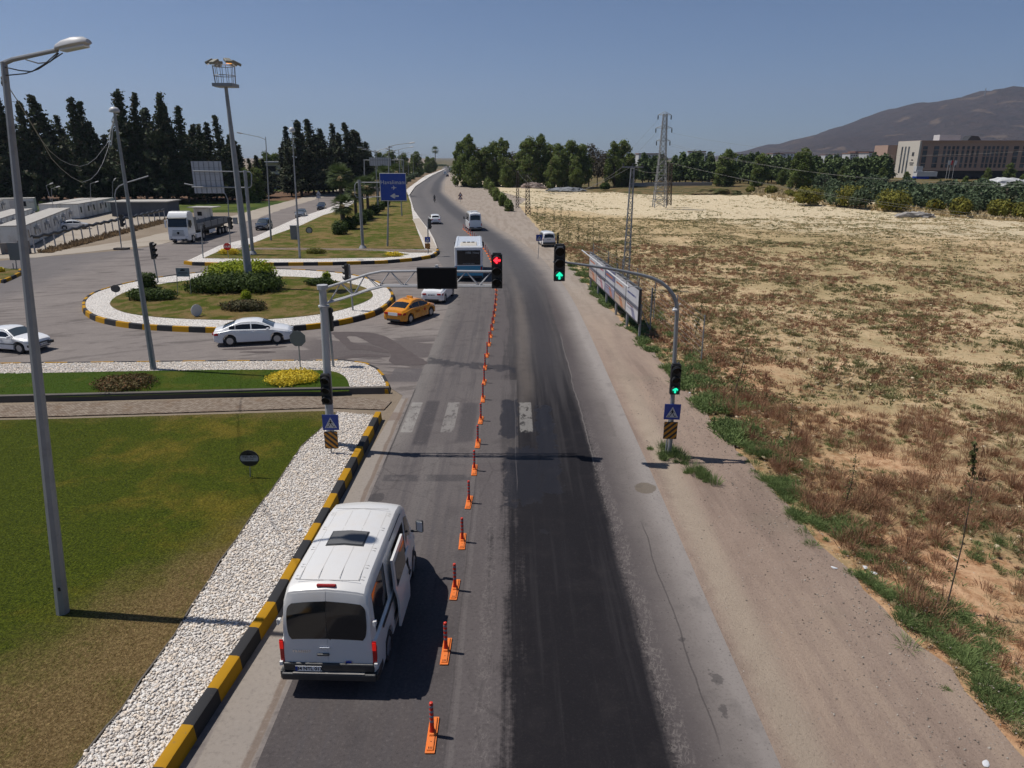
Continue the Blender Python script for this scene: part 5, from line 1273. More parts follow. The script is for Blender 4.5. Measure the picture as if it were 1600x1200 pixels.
# ---------------- second street lamp
def lamp(bpx, tpx, arm, label, r0=.13, r1=.05, z0=0., head=True, name='street_lamp', group=None, m=None):
    base = Vector((*g(*bpx, z0), z0)); e = empty(name, base, 0, label, 'street lamp', group); Y = base.y
    L_ = lambda px, py: at(px, py, Y)-base
    t = L_(*tpx); b = MB(); b.tube([(0, 0, -.1), tuple(t*.5), tuple(t)], [r0, (r0+r1)/2, r1], 8); b.build('pole', m or M_galv2, e, smooth=40)
    if arm:
        for a in arm:
            q = [L_(*k) for k in a]; b = MB(); b.tube([tuple(k) for k in q], r1*.8, 6); b.build('arm', M_galv, e, smooth=50)
            d = (q[-1]-q[-2]).normalized(); pp = q[-1]; s_ = max(.22, 0)
            b = MB(); b.box((0, 0, 0), (.75, .3, .16), taper=(.7, .6)); b.xf(Matrix.Translation(pp+d*.3) @ Matrix.Rotation(-math.atan2(d.z, d.x), 4, 'Y')); b.build('lamp_head', M_wh, e, bevel=.05)
    return e, L_, t
e, L_, t = lamp((240, 577), (179, 176), None, "second street lamp, leaning pole at the back edge of the strip lawn", .16, .06, .2)
b = MB(); b.lathe([(.05, 0), (.22, .02), (.24, .1), (.16, .22), (.05, .26)], tuple(t), 12); b.build('lamp_head', M_wh, e, smooth=60)
b = MB(); b.tube([tuple(L_(179, 178)), tuple(L_(176, 200)), tuple(L_(174, 226))], .03, 5); b.tube([tuple(L_(180, 178)), tuple(L_(173, 205)), tuple(L_(170, 230))], .02, 5); b.build('loose_wire', M_wh, e)
cabA = [(6, 124), (27, 157), (60, 212), (78, 236), (95, 250), (110, 257), (125, 260), (138, 256), (150, 247), (167, 225), (174, 196)]
cabB = [(7, 126), (29, 160), (62, 214), (80, 247), (95, 263), (112, 277), (128, 285), (142, 280), (152, 270), (160, 256), (166, 240), (170, 228)]
for k, cb in enumerate((cabA, cabB)):
    b = MB(); b.tube([tuple(at(x, y, 15.1+21.3*i/(len(cb)-1))) for i, (x, y) in enumerate(cb)], .010 if k else .008, 5)
    tag(b.build('power_cable', M_wirel, smooth=60), "upper of two slack cables hanging between the two leaning lamps" if k == 0 else "lower, more deeply sagging cable between the two leaning lamps", 'cable', 'slack cables between the lamps')
# ---------------- high mast on the island
base = Vector((*g(391, 450, .3), .3)); e = empty('high_mast_light', base, 0, "tall floodlight mast rising out of the island hedge with a railed crown", 'floodlight mast')
Y = base.y; L_ = lambda px, py: at(px, py, Y)-base; t = L_(353, 136)
b = MB(); b.tube([(0, 0, -.2), tuple(t*.5), tuple(t)], [.34, .24, .13], 12); b.build('mast', M_galv2, e, smooth=50)
b = MB(); W2 = .75
b.box(tuple(t+Vector((0, 0, .02))), (W2*2, W2*2, .06)); b.box(tuple(t+Vector((0, 0, .12))), (W2*2.05, .05, .22), rz=0); 
for sx in (-1, 1):
    b.box(tuple(t+Vector((0, sx*W2, .12))), (W2*2, .05, .22)); b.box(tuple(t+Vector((sx*W2, 0, .12))), (.05, W2*2, .22))
b.build('platform', M_galv2, e)
b = MB()
for i in range(12):
    a = 2*math.pi*i/12; r_ = W2; b.cyl(tuple(t+Vector((math.cos(a)*r_, math.sin(a)*r_, .1))), tuple(t+Vector((math.cos(a)*r_*1.1, math.sin(a)*r_*1.1, 1.5))), .022, 5)
for zz in (.8, 1.5): b.tube([tuple(t+Vector((math.cos(2*math.pi*i/12)*W2*1.08, math.sin(2*math.pi*i/12)*W2*1.08, zz))) for i in range(13)], .03, 5)
b.build('railing', M_galv2, e)
for i in range(6):
    a = 2*math.pi*i/6+.15; r_ = W2*1.35; pp = t+Vector((math.cos(a)*r_, math.sin(a)*r_*.9, 1.72+.08*(i % 2)))
    b = MB(); b.box((0, 0, 0), (.62, .5, .2)); b.box((0, 0, -.13), (.2, .1, .14)); b.xf(Matrix.Translation(pp) @ Matrix.Rotation(a, 4, 'Z') @ Matrix.Rotation(.45, 4, 'Y')); f_ = b.build('floodlight', paint("weathered lamp housing", (.2, .19, .15), .6), e, bevel=.05)
    b = MB(); b.box((.04, 0, -.105), (.5, .4, .02)); b.xf(Matrix.Translation(pp) @ Matrix.Rotation(a, 4, 'Z') @ Matrix.Rotation(.45, 4, 'Y'))
    b.build('lamp_glass', mat("burning sodium lamp", color=(.8, .4, .1), emit=(1, .38, .05), es=2.5) if i == 5 else M_lamp, f_)
# ---------------- posts on the far island
lamp((423.5, 376), (415, 214), [((415, 218), (405, 214), (378, 208.5))], "slim lamp post with arm to the left, on the far verge left of the cabinet", .13, .05, .25)
e, L_, t = lamp((468.5, 403), (456.5, 206), None, "tall lamp post seen end on, on the front strip of the far island", .13, .05, .3)
b = MB(); b.lathe([(.05, -.05), (.3, .0), (.33, .2), (.22, .42), (.05, .46)], tuple(t), 12); b.build('lamp_head', M_wh, e, smooth=60)
lamp((605.5, 385), (608, 228), [((608, 229), (620, 226), (640, 223.5))], "lamp post rising behind the blue airport sign", .12, .05, .26)
lamp((628, 338), (623, 234), [((623, 234), (632, 231.5), (641, 230)), ((623, 234), (612, 236), (608, 234))], "double-armed lamp post just beyond the blue airport sign", .12, .05, .26)
# the row receding on the median: double arms
pts_l = [(-27.5, 150), (-34.5, 190), (-39.5, 232), (-43.5, 275), (-47.5, 320), (-51, 365), (-54.5, 410), (-58, 455), (-62, 510), (-66, 570), (-70, 640)]
proto = empty('street_lamp', (0, 0, 0), 0, "x", 'street lamp', 'double-armed street lamps receding along the median')
b = MB(); b.tube([(0, 0, 0), (0, 0, 6), (0, 0, 12)], [.13, .1, .06], 6); b.build('pole', M_galv, proto)
for sg in (1, -1):
    b = MB(); b.tube([(0, 0, 11.6), (sg*1.2, 0, 12.1), (sg*2.8, 0, 12.5)], .05, 5); b.build('arm', M_galv, proto)
    b = MB(); b.box((sg*3.1, 0, 12.55), (.8, .32, .16)); b.build('lamp_head', M_wh, proto)
tlp = tree_list(proto); ords = ("first", "second", "third", "fourth", "fifth", "sixth", "seventh", "eighth", "ninth", "tenth", "farthest")
for i, (x, y) in enumerate(pts_l):
    lb = f"double-armed street lamp, {ords[i]} of the receding median row beyond the airport sign"
    if i == 0: proto.location = (x, y, .2); proto['label'] = lb
    else: copy_tree(proto, tlp, (x, y, .2), 0, lb)
# ---------------- sign gantries
def cant(bpx, tpx, z0, label, chord, r=.17):
    base = Vector((*g(*bpx, z0), z0)); e = empty('sign_gantry', base, 0, label, 'sign gantry'); Y = base.y; L_ = lambda px, py, dy=0: at(px, py, Y+dy)-base
    b = MB(); b.tube([(0, 0, 0), (0, 0, .35)], [.5, .3], 8); b.tube([(0, 0, 0), tuple(L_(*tpx))], [r*1.1, r], 10); b.build('pole', M_galv2, e, smooth=40)
    b = MB()
    for c_ in chord: b.tube([tuple(L_(*q)) for q in c_], .07, 6)
    b.build('arm', M_galv, e, smooth=50); return e, L_
e, L_ = cant((567, 388), (561, 281), .28, "cantilever gantry carrying the blue airport direction sign", [[(594, 285), (557, 285), (554.5, 289), (554.5, 304), (557, 308.5), (594, 307.5)]])
c0 = L_(592.5, 270.5, -.2); c1 = L_(636, 314, -.2); cen = (c0+c1)/2; wd = c1.x-c0.x; hh = c0.z-c1.z
b = MB(); b.box(tuple(cen), (wd, .06, hh)); pn = b.build('sign_panel', M_wh, e, bevel=.03)
b = MB(); b.box(tuple(cen+Vector((0, -.035, 0))), (wd-.14, .012, hh-.14)); b.build('sign_face', M_blue_s, pn)
M_ = head_frame(tuple(cen+Vector((0, -.045, 0))), (0, -1))
textmb("Havalimanı", wd*.20, M_ @ Matrix.Translation((0, hh*.17, 0)), 1.08, .004).build('lettering', M_wh, pn)
b = MB(); b.prism([(q[0]*.55+.1, q[1]*.34-.32*hh) for q in arrow_pts(1.9)], 0, .006); b.xf(M_); b.build('direction_arrow', M_wh, pn)
b = MB(); pl = [(.42, 0), (.3, .05), (.08, .05), (-.1, .33), (-.2, .33), (-.12, .05), (-.3, .04), (-.4, .13), (-.45, .13), (-.4, 0)]; pl = pl+[(x, -y) for x, y in pl[-2:0:-1]]; b.prism([(x*.7+.12, y*.7-.02*hh) for x, y in pl], 0, .006); b.xf(M_); b.build('aeroplane_symbol', M_wh, pn)
e, L_ = cant((395, 397), (382.5, 266), .3, "cantilever gantry with the ribbed grey back of a large sign", [[(302, 267), (390, 268.5), (393, 272), (393, 290), (390, 293), (300, 292)]], .18)
c0 = L_(298, 252, .2); c1 = L_(351, 302, .2); cen = (c0+c1)/2; wd = c1.x-c0.x; hh = c0.z-c1.z
M_back = paint("bare aluminium sign back", (.4, .41, .44), .5, .2)
b = MB(); b.box(tuple(cen), (wd, .05, hh)); pn = b.build('sign_panel', M_back, e)
b = MB()
for k in range(6): b.box(tuple(cen+Vector((-wd/2+wd*(k+.5)/6, -.05, 0))), (.09, .05, hh*.98))
for k in range(1, 5): b.box(tuple(cen+Vector((0, -.03, -hh/2+hh*k/5))), (wd*.98, .012, .03))
b.build('stiffener', M_galv2, pn)
# far portal with grey panel back
p0 = Vector((-29, 208, 0)); e = empty('sign_gantry', p0, 0, "far portal gantry with a grey sign back above the left carriageway", 'sign gantry'); L_ = lambda px, py: at(px, py, 208.)-p0
b = MB(); 
for px in (569, 630): b.tube([(L_(px, 300).x, 0, 0), (L_(px, 248).x, 0, L_(px, 249).z)], .16, 6)
b.tube([tuple(L_(568, 250)), tuple(L_(631, 250))], .12, 6); b.build('portal', M_galv, e)
b = MB(); c0 = L_(577, 246); c1 = L_(611, 259); cen = (c0+c1)/2; b.box(tuple(cen), (c1.x-c0.x, .1, c0.z-c1.z)); pn = b.build('sign_panel', M_back, e)
b = MB()
for k in range(9): b.box((c0.x+(c1.x-c0.x)*(k+.5)/9, cen.y-.08, cen.z), (.12, .05, c0.z-c1.z))
b.build('stiffener', M_galv2, pn)
# ---------------- smaller signals
def small_signal(bpx, tpx, hpx, face, label, z0=.3, s=1., heads=1, arm=None):
    base = Vector((*g(*bpx, z0), z0)); e = empty('traffic_signal', base, 0, label, 'traffic signal'); Y = base.y; L_ = lambda px, py, dy=0: at(px, py, Y+dy)-base
    b = MB(); b.tube([(0, 0, 0)]+[tuple(L_(*q)) for q in (tpx if isinstance(tpx, list) else [tpx])], .065, 8); b.build('pole', M_galv, e, smooth=50)
    for h_ in hpx: signal_head(e, tuple(L_(*h_, 0)+Vector((face[0]*.16, face[1]*.16, 0))), face, None, s)
    return e, L_
small_signal((247, 441), (236, 380), [(238, 392)], (1, -.15), "signal head facing right at the left end of the round island", .3, 1.15)
small_signal((551.5, 485), (545.5, 413), [(543, 427)], (-1, .1), "signal head facing left at the right end of the round island", .3, 1.0)
small_signal((521, 573), (511, 472), [(513, 500)], (.2, 1), "signal seen from behind, hidden behind the gantry pole on the strip lawn", .2, 1.)
e, L_ = small_signal((190, 388), [(184, 340), (179.5, 305), (181, 297), (186, 291), (196, 286), (232, 275)], [(189, 345)], (.6, .8), "left roadside signal with a long arm curving over the carriageway", .15, 1.2)
b = MB(); b.box((0, 0, -.05), (1.6, .9, .25)); b.build('plinth', M_kgry, e)
e, L_ = small_signal((360, 384), [(358, 350), (356, 312), (352, 303), (343, 297), (288, 287)], [(359, 349)], (.3, .9), "signal with a curved arm reaching left under the ribbed sign back", .25, 1.2)
b = MB(); b.box(tuple(L_(364, 345, 0)+Vector((.25, .1, 0))), (.5, .3, .8)); b.build('controller_box', M_galv2, e)
small_signal((317.5, 403), (314, 353), [(318, 356)], (.8, -.4), "thin post with a small signal head at the left nose of the far island", .3, .6)
e, L_ = small_signal((669, 396), (668.5, 346), [(670.5, 350)], (.5, .8), "slim signal post with crossing sign and yellow chevrons at the far island's right tip", .33, .9)
crossing_sign(e, tuple(L_(668, 374.5, -.15)), .62); hazard_board(e, tuple(L_(668, 384.5, -.15)), .6, .62, 1, 0, True)
# ---------------- plain signs
def sign(name, label, bpx, z0, parts, post=.03, legs=None, cat='road sign'):
    base = Vector((*g(*bpx, z0), z0)); e = empty(name, base, 0, label, cat); L_ = lambda px, py, dy=0: at(px, py, base.y+dy)-base
    for q in (legs or [((bpx), parts)]):
        b = MB(); a = L_(*q[0]); a.z = -.05; b.tube([tuple(a), tuple(L_(*q[1]))], post, 6); b.build('post' if not legs else 'leg', M_galv, e)
    return e, L_, base
def disc(L_, px, py, rx, face=(0, -1), th=.03, n=24, dy=-.05, ry=None):
    b = MB(); b.lathe([(rx, -th/2), (rx, th/2)], (0, 0, 0), n)
    M = head_frame(tuple(L_(px, py, dy)), face)
    if ry: M = M @ Matrix.Diagonal((1, ry/rx, 1, 1))
    b.xf(M); return b, M
e, L_, _ = sign('park_sign', "round dark notice on a thin stake in the near lawn", (391, 745), .17, (390, 716), .015, cat='sign')
b, M = disc(L_, 389.5, 716, .34, (0, -1), .02, ry=.30); pn = b.build('sign_disc', paint("faded dark sign", srgb(44, 44, 48), .45, .3, (.15, .15, .16)), e)
b = MB(); b.prism([(.31*math.cos(a), .24*math.sin(a)) for a in [math.radians(k) for k in range(0, 360, 15)] if math.sin(a) > -.55 and math.sin(a) < .6], .011, .013); b.xf(M); b.build('sign_face', paint("grey sign print", (.36, .36, .38), .5, .3), pn)
textmb("YEŞİL ALAN", .085, M @ Matrix.Translation((0, .06, .0145)), 1.1, .002).build('lettering', M_ink, pn)
textmb("KORUYALIM", .05, M @ Matrix.Translation((0, -.03, .0145)), 1.1, .001).build('lettering', M_ink, pn)
b = MB(); b.prism([(-.1, .0), (.1, .0), (.1, .02), (.03, .06), (0, .03), (-.04, .06)], .0135, .016); b.xf(M @ Matrix.Translation((0, .15, 0))); b.build('emblem', M_ink, pn)
e, L_, _ = sign('stop_sign', "grey back of an octagonal sign on a thin post in the strip lawn", (469.5, 574), .21, (465, 517), .035)
b, M = disc(L_, 465, 529, .44, (0, -1), .02, 8); b.xf(M @ Matrix.Rotation(math.pi/8, 4, 'Z') @ M.inverted()); b.build('sign_plate', paint("grey sign back", (.2, .2, .2), .5), e)
e, L_, _ = sign('stop_sign', "red octagonal stop sign on the far island strip", (357, 403), .28, (355, 386), .03)
b, M = disc(L_, 355, 385.5, .42, (.3, -1), .02, 8); b.xf(M @ Matrix.Rotation(math.pi/8, 4, 'Z') @ M.inverted()); pn = b.build('sign_plate', M_red, e)
textmb("DUR", .3, M @ Matrix.Translation((0, 0, .02)), 1, .01).build('lettering', M_wh, pn)
e, L_, _ = sign('notice_board', "small rectangular notice on two legs at the back of the round island", (285, 460), .32, None, .025, legs=[((278, 461), (275.5, 419)), ((298, 456), (295, 419))], cat='sign')
b = MB(); b.box(tuple(L_(285.5, 425.5)), (1.05, .03, .68)); pn = b.build('board', paint("pale blue notice", srgb(150, 164, 168), .5, .2), e)
M = head_frame(tuple(L_(285.5, 425.5, -.02)), (0, -1)); b = MB(); b.prism([(-.2, .12), (.15, .12), (.2, .2), (0, .26), (-.16, .2)], 0, .003)
for k, wq in ((.0, .7), (-.08, .8), (-.2, .4)): b.box((0, k, 0), (wq, .03, .006))
b.xf(M); b.build('print', M_ink, pn)
e, L_, _ = sign('park_sign', "round dark notice at the left end of the round island", (181, 462), .3, (181, 452), .02, cat='sign')
b, M = disc(L_, 180.5, 451, .36, (.1, -1), .02, ry=.3); b.build('sign_disc', paint("faded dark sign", srgb(74, 74, 76), .45, .3), e)
e, L_, _ = sign('park_sign', "white round notice tilted sideways on the round island lawn", (307, 494), .32, (307, 486), .02, cat='sign')
b, M = disc(L_, 307, 485, .4, (.75, -.6), .03, ry=.42); b.build('sign_disc', M_wh, e)
e, L_, _ = sign('park_sign', "round notice on the far island lawn near the grey cabinet", (483, 364), .28, (483, 352), .02, cat='sign')
b, M = disc(L_, 483, 360, .5, (0, -1), .02); b.build('sign_disc', paint("faded dark sign", srgb(74, 74, 76), .45, .3), e)
b, M = disc(L_, 483, 360, .36, (0, -1), .02, dy=-.07); b.build('sign_ring', M_lgrey, e)
e, L_, _ = sign('crossing_post', "blue crossing sign on a thin post between the road and the parked small white van", (840.5, 405), 0, (843, 368), .035)
crossing_sign(e, tuple(L_(842.5, 371.5, -.05)), .68)
e, L_, _ = sign('warning_sign', "two red triangles on one post where the gravel widens", (719.5, 316), 0, (719.3, 301), .05)
M_tri = paint("faded red triangle", srgb(150, 60, 50), .5, .3)
for k, py in enumerate((303.5, 308.5)):
    b = MB(); b.prism([(-.62, -.5), (.62, -.5), (0, .58)], -.01, .02); b.xf(head_frame(tuple(L_(719.3, py, -.06)), (0, -1))); q_ = b.build('warning_plate', M_tri, e)
    b = MB(); b.prism([(-.34, -.34), (.34, -.34), (0, .26)], .021, .03); b.xf(head_frame(tuple(L_(719.3, py, -.06)), (0, -1))); b.build('plate_centre', M_wh, q_)
e, L_, _ = sign('warning_sign', "grey backs of triangular signs beside the left carriageway at the dark trees", (498, 315), 0, (497.5, 299), .05)
for py in (301.5, 306.5): b = MB(); b.prism([(-.7, -.55), (.7, -.55), (0, .65)], -.01, .02); b.xf(head_frame(tuple(L_(497.5, py, -.06)), (0, -1))); b.build('warning_plate', M_back, e)
for px, lb in ((715.5, "left"), (720, "middle"), (724, "right")):
    e, L_, _ = sign('direction_sign', f"{lb} of three small blue signs under the tall roadside trees", (px, 281), 0, (px, 270), .08)
    b = MB(); b.box(tuple(L_(px, 272, -.1)), (1.5, .1, 2.6)); b.build('sign_plate', M_blue_s, e)
e, L_, _ = sign('information_board', "grey back of a rectangular sign by the left edge of the frame", (26, 420), .2, (22, 383), .05)
b = MB(); b.box(tuple(L_(23.5, 393, -.05)), (1.35, .04, 1.7)); b.build('sign_plate', paint("grey sign back", (.16, .17, .17), .5), e)
e, L_, _ = sign('sign_stub', "short bare post beside the sign at the left edge", (21, 422), .2, (20, 411), .05, cat='post')
base = Vector((*g(460, 374, .28), .28)); e = empty('electrical_cabinet', base, R(8), "grey electrical cabinet beside the lamp post on the far lawn", 'cabinet')
b = MB(); b.box((0, 0, .95), (.85, .45, 1.7)); b.box((0, 0, 1.83), (.95, .55, .06)); b.box((0, 0, .05), (.9, .5, .12)); b.build('housing', M_galv, e, bevel=.02)
b = MB(); b.box((0, -.235, .95), (.75, .02, 1.55)); b.build('door', M_galv2, e)
# ---------------- flexible lane posts
proto = empty('lane_post', (0, 0, .02), 0, "x", 'lane post', 'orange flexible posts dividing the road')
b = MB(); b.prism([(-.095, -.46), (.095, -.46), (.095, .46), (-.095, .46)], 0, .035); b.box((0, 0, .05), (.15, .85, .035), taper=(.8, .95)); b.box((0, 0, .085), (.11, .2, .05), taper=(.8, .8)); b.build('rubber_base', M_org, proto, bevel=.012)
b = MB()
for k in (-1, 0, 1): b.box((k*.03, -.37, .0525), (.014, .05, .034))
b.lathe([(.012, 0), (.012, .002)], (0, -.22, .068), 8); b.build('bolt_hole', M_ink, proto)
b = MB(); b.lathe([(.055, .1), (.048, .15), (.042, .22), (.042, .76), (.035, .79), (.015, .8)], (0, 0, 0), 12); po = b.build('post', M_post, proto, smooth=40)
for k in range(4): b = MB(); z = .34+k*.115; b.lathe([(.044, z), (.044, z+.05)], (0, 0, 0), 12); b.build('reflective_band', M_refl, po)
tl = tree_list(proto); path = [(-1.56, 8.7), (-1.56, 11.15), (-1.51, 13.62), (-1.49, 16.05), (-1.46, 18.5), (-1.41, 20.98), (-1.36, 23.5), (-1.35, 26.0), (-1.34, 28.6), (-1.36, 31.4), (-1.40, 34.0), (-1.45, 36.6), (-1.42, 39.1), (-1.38, 41.6)]
y = 41.6
while y < 66.5: y += 2.05; path.append((-1.36+cxs(y)-.0+.35*max(0, (y-42)/20) if y < 62 else -1.02+cxs(y), y))
y = 68
while y < 112: y += 2.3; path.append((-1.2+cxs(y)+.35, y))
words = ["first", "second", "third", "fourth", "fifth", "sixth", "seventh", "eighth", "ninth", "tenth", "eleventh", "twelfth", "thirteenth", "fourteenth", "fifteenth", "sixteenth", "seventeenth", "eighteenth", "nineteenth", "twentieth"]
def ordw(i):
    n = i+1
    if n <= 20: return words[n-1]
    t = ("twent", "thirt", "fort", "fift", "sixt")[n//10-2]; return t+"ieth" if n % 10 == 0 else t+"y-"+words[n % 10-1]
path = path[1:]
for i, (x, y) in enumerate(path):
    lb = f"orange lane post with red banded stem, {ordw(i)} in the row counting away from the camera" if i else "orange lane post with red banded stem, nearest the camera in its row"
    rz_ = math.atan2(cxs(y+2)-cxs(y-2), 4)
    if i == 0: proto.location = (x, y, .015); proto['label'] = lb
    else: copy_tree(proto, tl, (x, y, .015), -rz_+random.uniform(-.05, .05), lb)
# ---------------- billboards
A = Vector((*g(997, 530), 0)); B = Vector((*g(921, 450), 0)); dv = (B-A); ln = dv.length; u = dv.normalized(); nrm = Vector((u.y, -u.x, 0));
if nrm.y > 0: nrm = -nrm
# panels face the road (towards -x)
nrm = Vector((-u.y, u.x, 0)); nrm = nrm if nrm.x < 0 else -nrm
zt = at(999, 452, A.y).z; zb = at(997, 506, A.y).z
def m_poster(top, mid, bot, acc, seed):
    def f():
        U, V_, _ = xyz(uvc()); n_ = noi(6, 3, .5, comb(U*1.+seed, V_)); bl = vor(9, comb(U*1.5+seed, V_*2), 'Color')
        c = mixc(ss(V_, .32, .33), mixc(.45, bot, srgb(214, 212, 214)), mid); c = mixc(ss(V_, .40, .41), c, srgb(212, 212, 216)); c = mixc(ss(V_, .6, .61)*.8, c, top)
        c = mixc(band(U+V_*.7, .6, .85, .01)*ss(V_, .3, .28)*.7, c, acc)
        c = mixc(band(V_, .68, .74, .003)*band(U, .1, .8, .01)*ss(vor(30, comb(U, V_*.3)), .25, .35), c, acc)
        c = mixc(band(V_, .3, .33, .003)*band(U, .1, .6, .01), c, srgb(120, 40, 50)); c = mixc(band(V_, .2, .22, .003)*band(U, .1, .7, .01), c, srgb(90, 90, 96))
        c = mixc(ss(n_, .6, .7)*.35, c, (.1, .12, .2))
        return dict(c=c, r=.4)
    return f
posters = [("topped by a blue car photo over a grey band on white", srgb(214, 214, 220), srgb(150, 150, 156), srgb(220, 220, 226), srgb(70, 80, 140)),
           ("with red print above an orange patch", srgb(208, 206, 208), srgb(120, 120, 124), srgb(190, 150, 100), srgb(200, 110, 40)),
           ("with a blue foot and a red and yellow picture", srgb(70, 74, 130), srgb(206, 208, 216), srgb(60, 66, 140), srgb(210, 120, 60)),
           ("in white with a grey band and a pink corner", srgb(204, 204, 208), srgb(110, 112, 118), srgb(206, 200, 206), srgb(190, 90, 110)),
           ("with an orange building picture, farthest", srgb(206, 206, 210), srgb(150, 150, 156), srgb(196, 140, 90), srgb(210, 110, 40))]
n5 = 5; M_bframe = paint("dark billboard frame", (.04, .042, .045), .6, .3)
for k in range(n5):
    a = A+u*(ln*k/n5); c_ = A+u*(ln*(k+1)/n5); mid = (a+c_)/2; wl = ln/n5
    e = empty('billboard', (a.x, a.y, 0), math.atan2(u.y, u.x), f"{ordw(k)} billboard, {posters[k][0]}", 'billboard', 'billboards in a row on the gravel edge')
    sgn = 1 if (Matrix.Rotation(-math.atan2(u.y, u.x), 3, 'Z') @ nrm).y > 0 else -1
    b = MB(); b.box((wl/2, 0, (zt+zb)/2), (wl, .16, zt-zb)); b.build('frame', M_bframe, e)
    b = MB(); y_ = sgn*.085; q = [(.1, y_, zb+.1), (wl-.1, y_, zb+.1), (wl-.1, y_, zt-.1), (.1, y_, zt-.1)]
    b.add(q, [(0, 1, 2, 3)]); b.uv = [(1, 0), (0, 0), (0, 1), (1, 1)] if sgn > 0 else [(0, 0), (1, 0), (1, 1), (0, 1)]
    b.build('poster', mat("poster print", m_poster(*posters[k][1:], k*3.1)), e)
    b = MB(); b.box((.06, -sgn*.08, zb/2+.6), (.12, .12, zb+1.2)); b.build('leg', M_galv, e)
    b = MB(); b.box((wl-.1, -sgn*.08, zb/2+.6), (.12, .12, zb+1.2)); b.build('leg', M_galv, e)
    b = MB(); b.box((wl*.5, -sgn*1.2, zt*.45), (.08, .08, zt*.95), rx=0); b.cyl((wl*.5, -sgn*1.2, .1), (wl*.5, -sgn*.1, zt*.8), .03, 6); b.build('rear_brace', M_galv2, e)
    b = MB(); b.tube([(0, sgn*.75, zt+.12), (wl, sgn*.75, zt+.12)], .05, 6)
    for t_ in (.2, .8): b.tube([(wl*t_, 0, zt), (wl*t_, sgn*.75, zt+.12)], .025, 5)
    b.build('lighting_rail', M_wh, e)
# wire fence behind the billboards
e = empty('wire_fence', (A.x+1.6, A.y-3, 0), 0, "sparse wire mesh fence behind the billboards", 'fence')
fp_ = [Vector((1.2, -1.5, -.3)), Vector((.9, 4, -.2)), Vector((.5, 9, -.1)), Vector((.1, 14, 0)), Vector((-.3, 19, 0)), Vector((-.8, 24, 0)), Vector((-1.5, 30, 0))]
for p in fp_: b = MB(); b.tube([tuple(p), tuple(p+Vector((0, 0, 2.8)))], .035, 6); b.build('fence_post', M_galv2, e)
b = MB()
for zz in np.arange(.3, 2.7, .3): b.tube([tuple(p+Vector((0, 0, zz))) for p in fp_], .006, 4)
b.build('wire', M_galv2, e)
# ---------------- lattice poles, pylon, wires
def lattice(b, p0, w0, p1, w1, n, r, rb):
    p0, p1 = Vector(p0), Vector(p1)
    def cor(t): c_ = p0.lerp(p1, t); w_ = (w0+(w1-w0)*t)/2; return [c_+Vector((sx*w_, sy*w_, 0)) for sx, sy in ((-1, -1), (1, -1), (1, 1), (-1, 1))]
    C0, C1 = cor(0), cor(1)
    for a, c_ in zip(C0, C1): b.cyl(a, c_, r, 5)
    prev = C0
    for i in range(1, n+1):
        cu = cor(i/n)
        for k in range(4):
            j = (k+1) % 4; b.cyl(prev[k], cu[j] if i % 2 else cu[j], rb, 4, ); b.cyl(prev[j], cu[k], rb, 4) if n < 14 else None
            b.cyl(cu[k], cu[j], rb, 4)
        prev = cu
def latt_pole(bpx, tpx, w0, w1, label, n=12, Y=None, m=None, r=.05):
    base = Vector((*g(*bpx), 0)); e = empty('lattice_pole', base, 0, label, 'power pole', ); t = at(*tpx, base.y)-base
    b = MB(); lattice(b, (0, 0, 0), w0, tuple(t), w1, n, r, r*.55); b.build('lattice_mast', m or M_galv2, e)
    b = MB(); b.box(tuple(t+Vector((0, 0, .1))), (1.8, .1, .1))
    b.build('crossarm', m or M_galv2, e)
    b = MB()
    for k in (-.8, 0, .8): b.lathe([(.05, 0), (.07, .1), (.03, .25)], (t.x+k, t.y, t.z+.15), 6)
    b.build('insulator', M_plast, e)
    return base+t
M_rust = paint("rusty dark steel", (.06, .045, .035), .8, .4)
P1 = latt_pole((977, 446), (988.5, 263), .55, .26, "nearest lattice power pole rising behind the billboards", 16, r=.036)
P2 = latt_pole((825, 336), (824, 274), .95, .5, "right of two rusty lattice poles beyond the parked small van", 10, m=M_rust, r=.06)
P3 = latt_pole((808.5, 325), (809, 268), .7, .4, "left of two rusty lattice poles beyond the parked small van", 10, m=M_rust, r=.06)
P4 = latt_pole((1045.5, 321), (1047.5, 256), .9, .8, "dark lattice pole standing close to the tall pylon legs", 10, m=M_rust, r=.06)
base = Vector((*g(1030, 324), 0)); e = empty('pylon', base, 0, "tall three-armed electricity pylon on the cream field", 'pylon'); Y = base.y; L_ = lambda px, py: at(px, py, Y)-base
b = MB(); lattice(b, (0, 0, 0), 2.7, tuple(L_(1035, 248)), 1.5, 6, .09, .045); lattice(b, tuple(L_(1035, 248)), 1.5, tuple(L_(1039.5, 178)), .8, 9, .07, .04); b.build('lattice_mast', M_galv2, e)
tips = []
for k, (xl, xr, yy) in enumerate(((1028.5, 1049, 179.5), (1025, 1050, 200), (1026, 1047, 220))):
    b = MB(); a, c_ = L_(xl, yy), L_(xr, yy); m_ = (a+c_)/2; tp_ = m_+Vector((0, 0, .65))
    for sg in (-.35, .35): o_ = Vector((0, sg, 0)); b.cyl(a, m_+o_, .05, 4); b.cyl(c_, m_+o_, .05, 4)
    b.cyl(a, tp_, .05, 4); b.cyl(c_, tp_, .05, 4); b.build('crossarm', M_galv2, e)
    for q in (a, c_):
        b = MB(); b.lathe([(.06, 0), (.12, -.3), (.12, -.8), (.05, -1.0)], tuple(q), 6); b.build('insulator', M_plast, e); tips.append(base+q+Vector((0, 0, -1)))
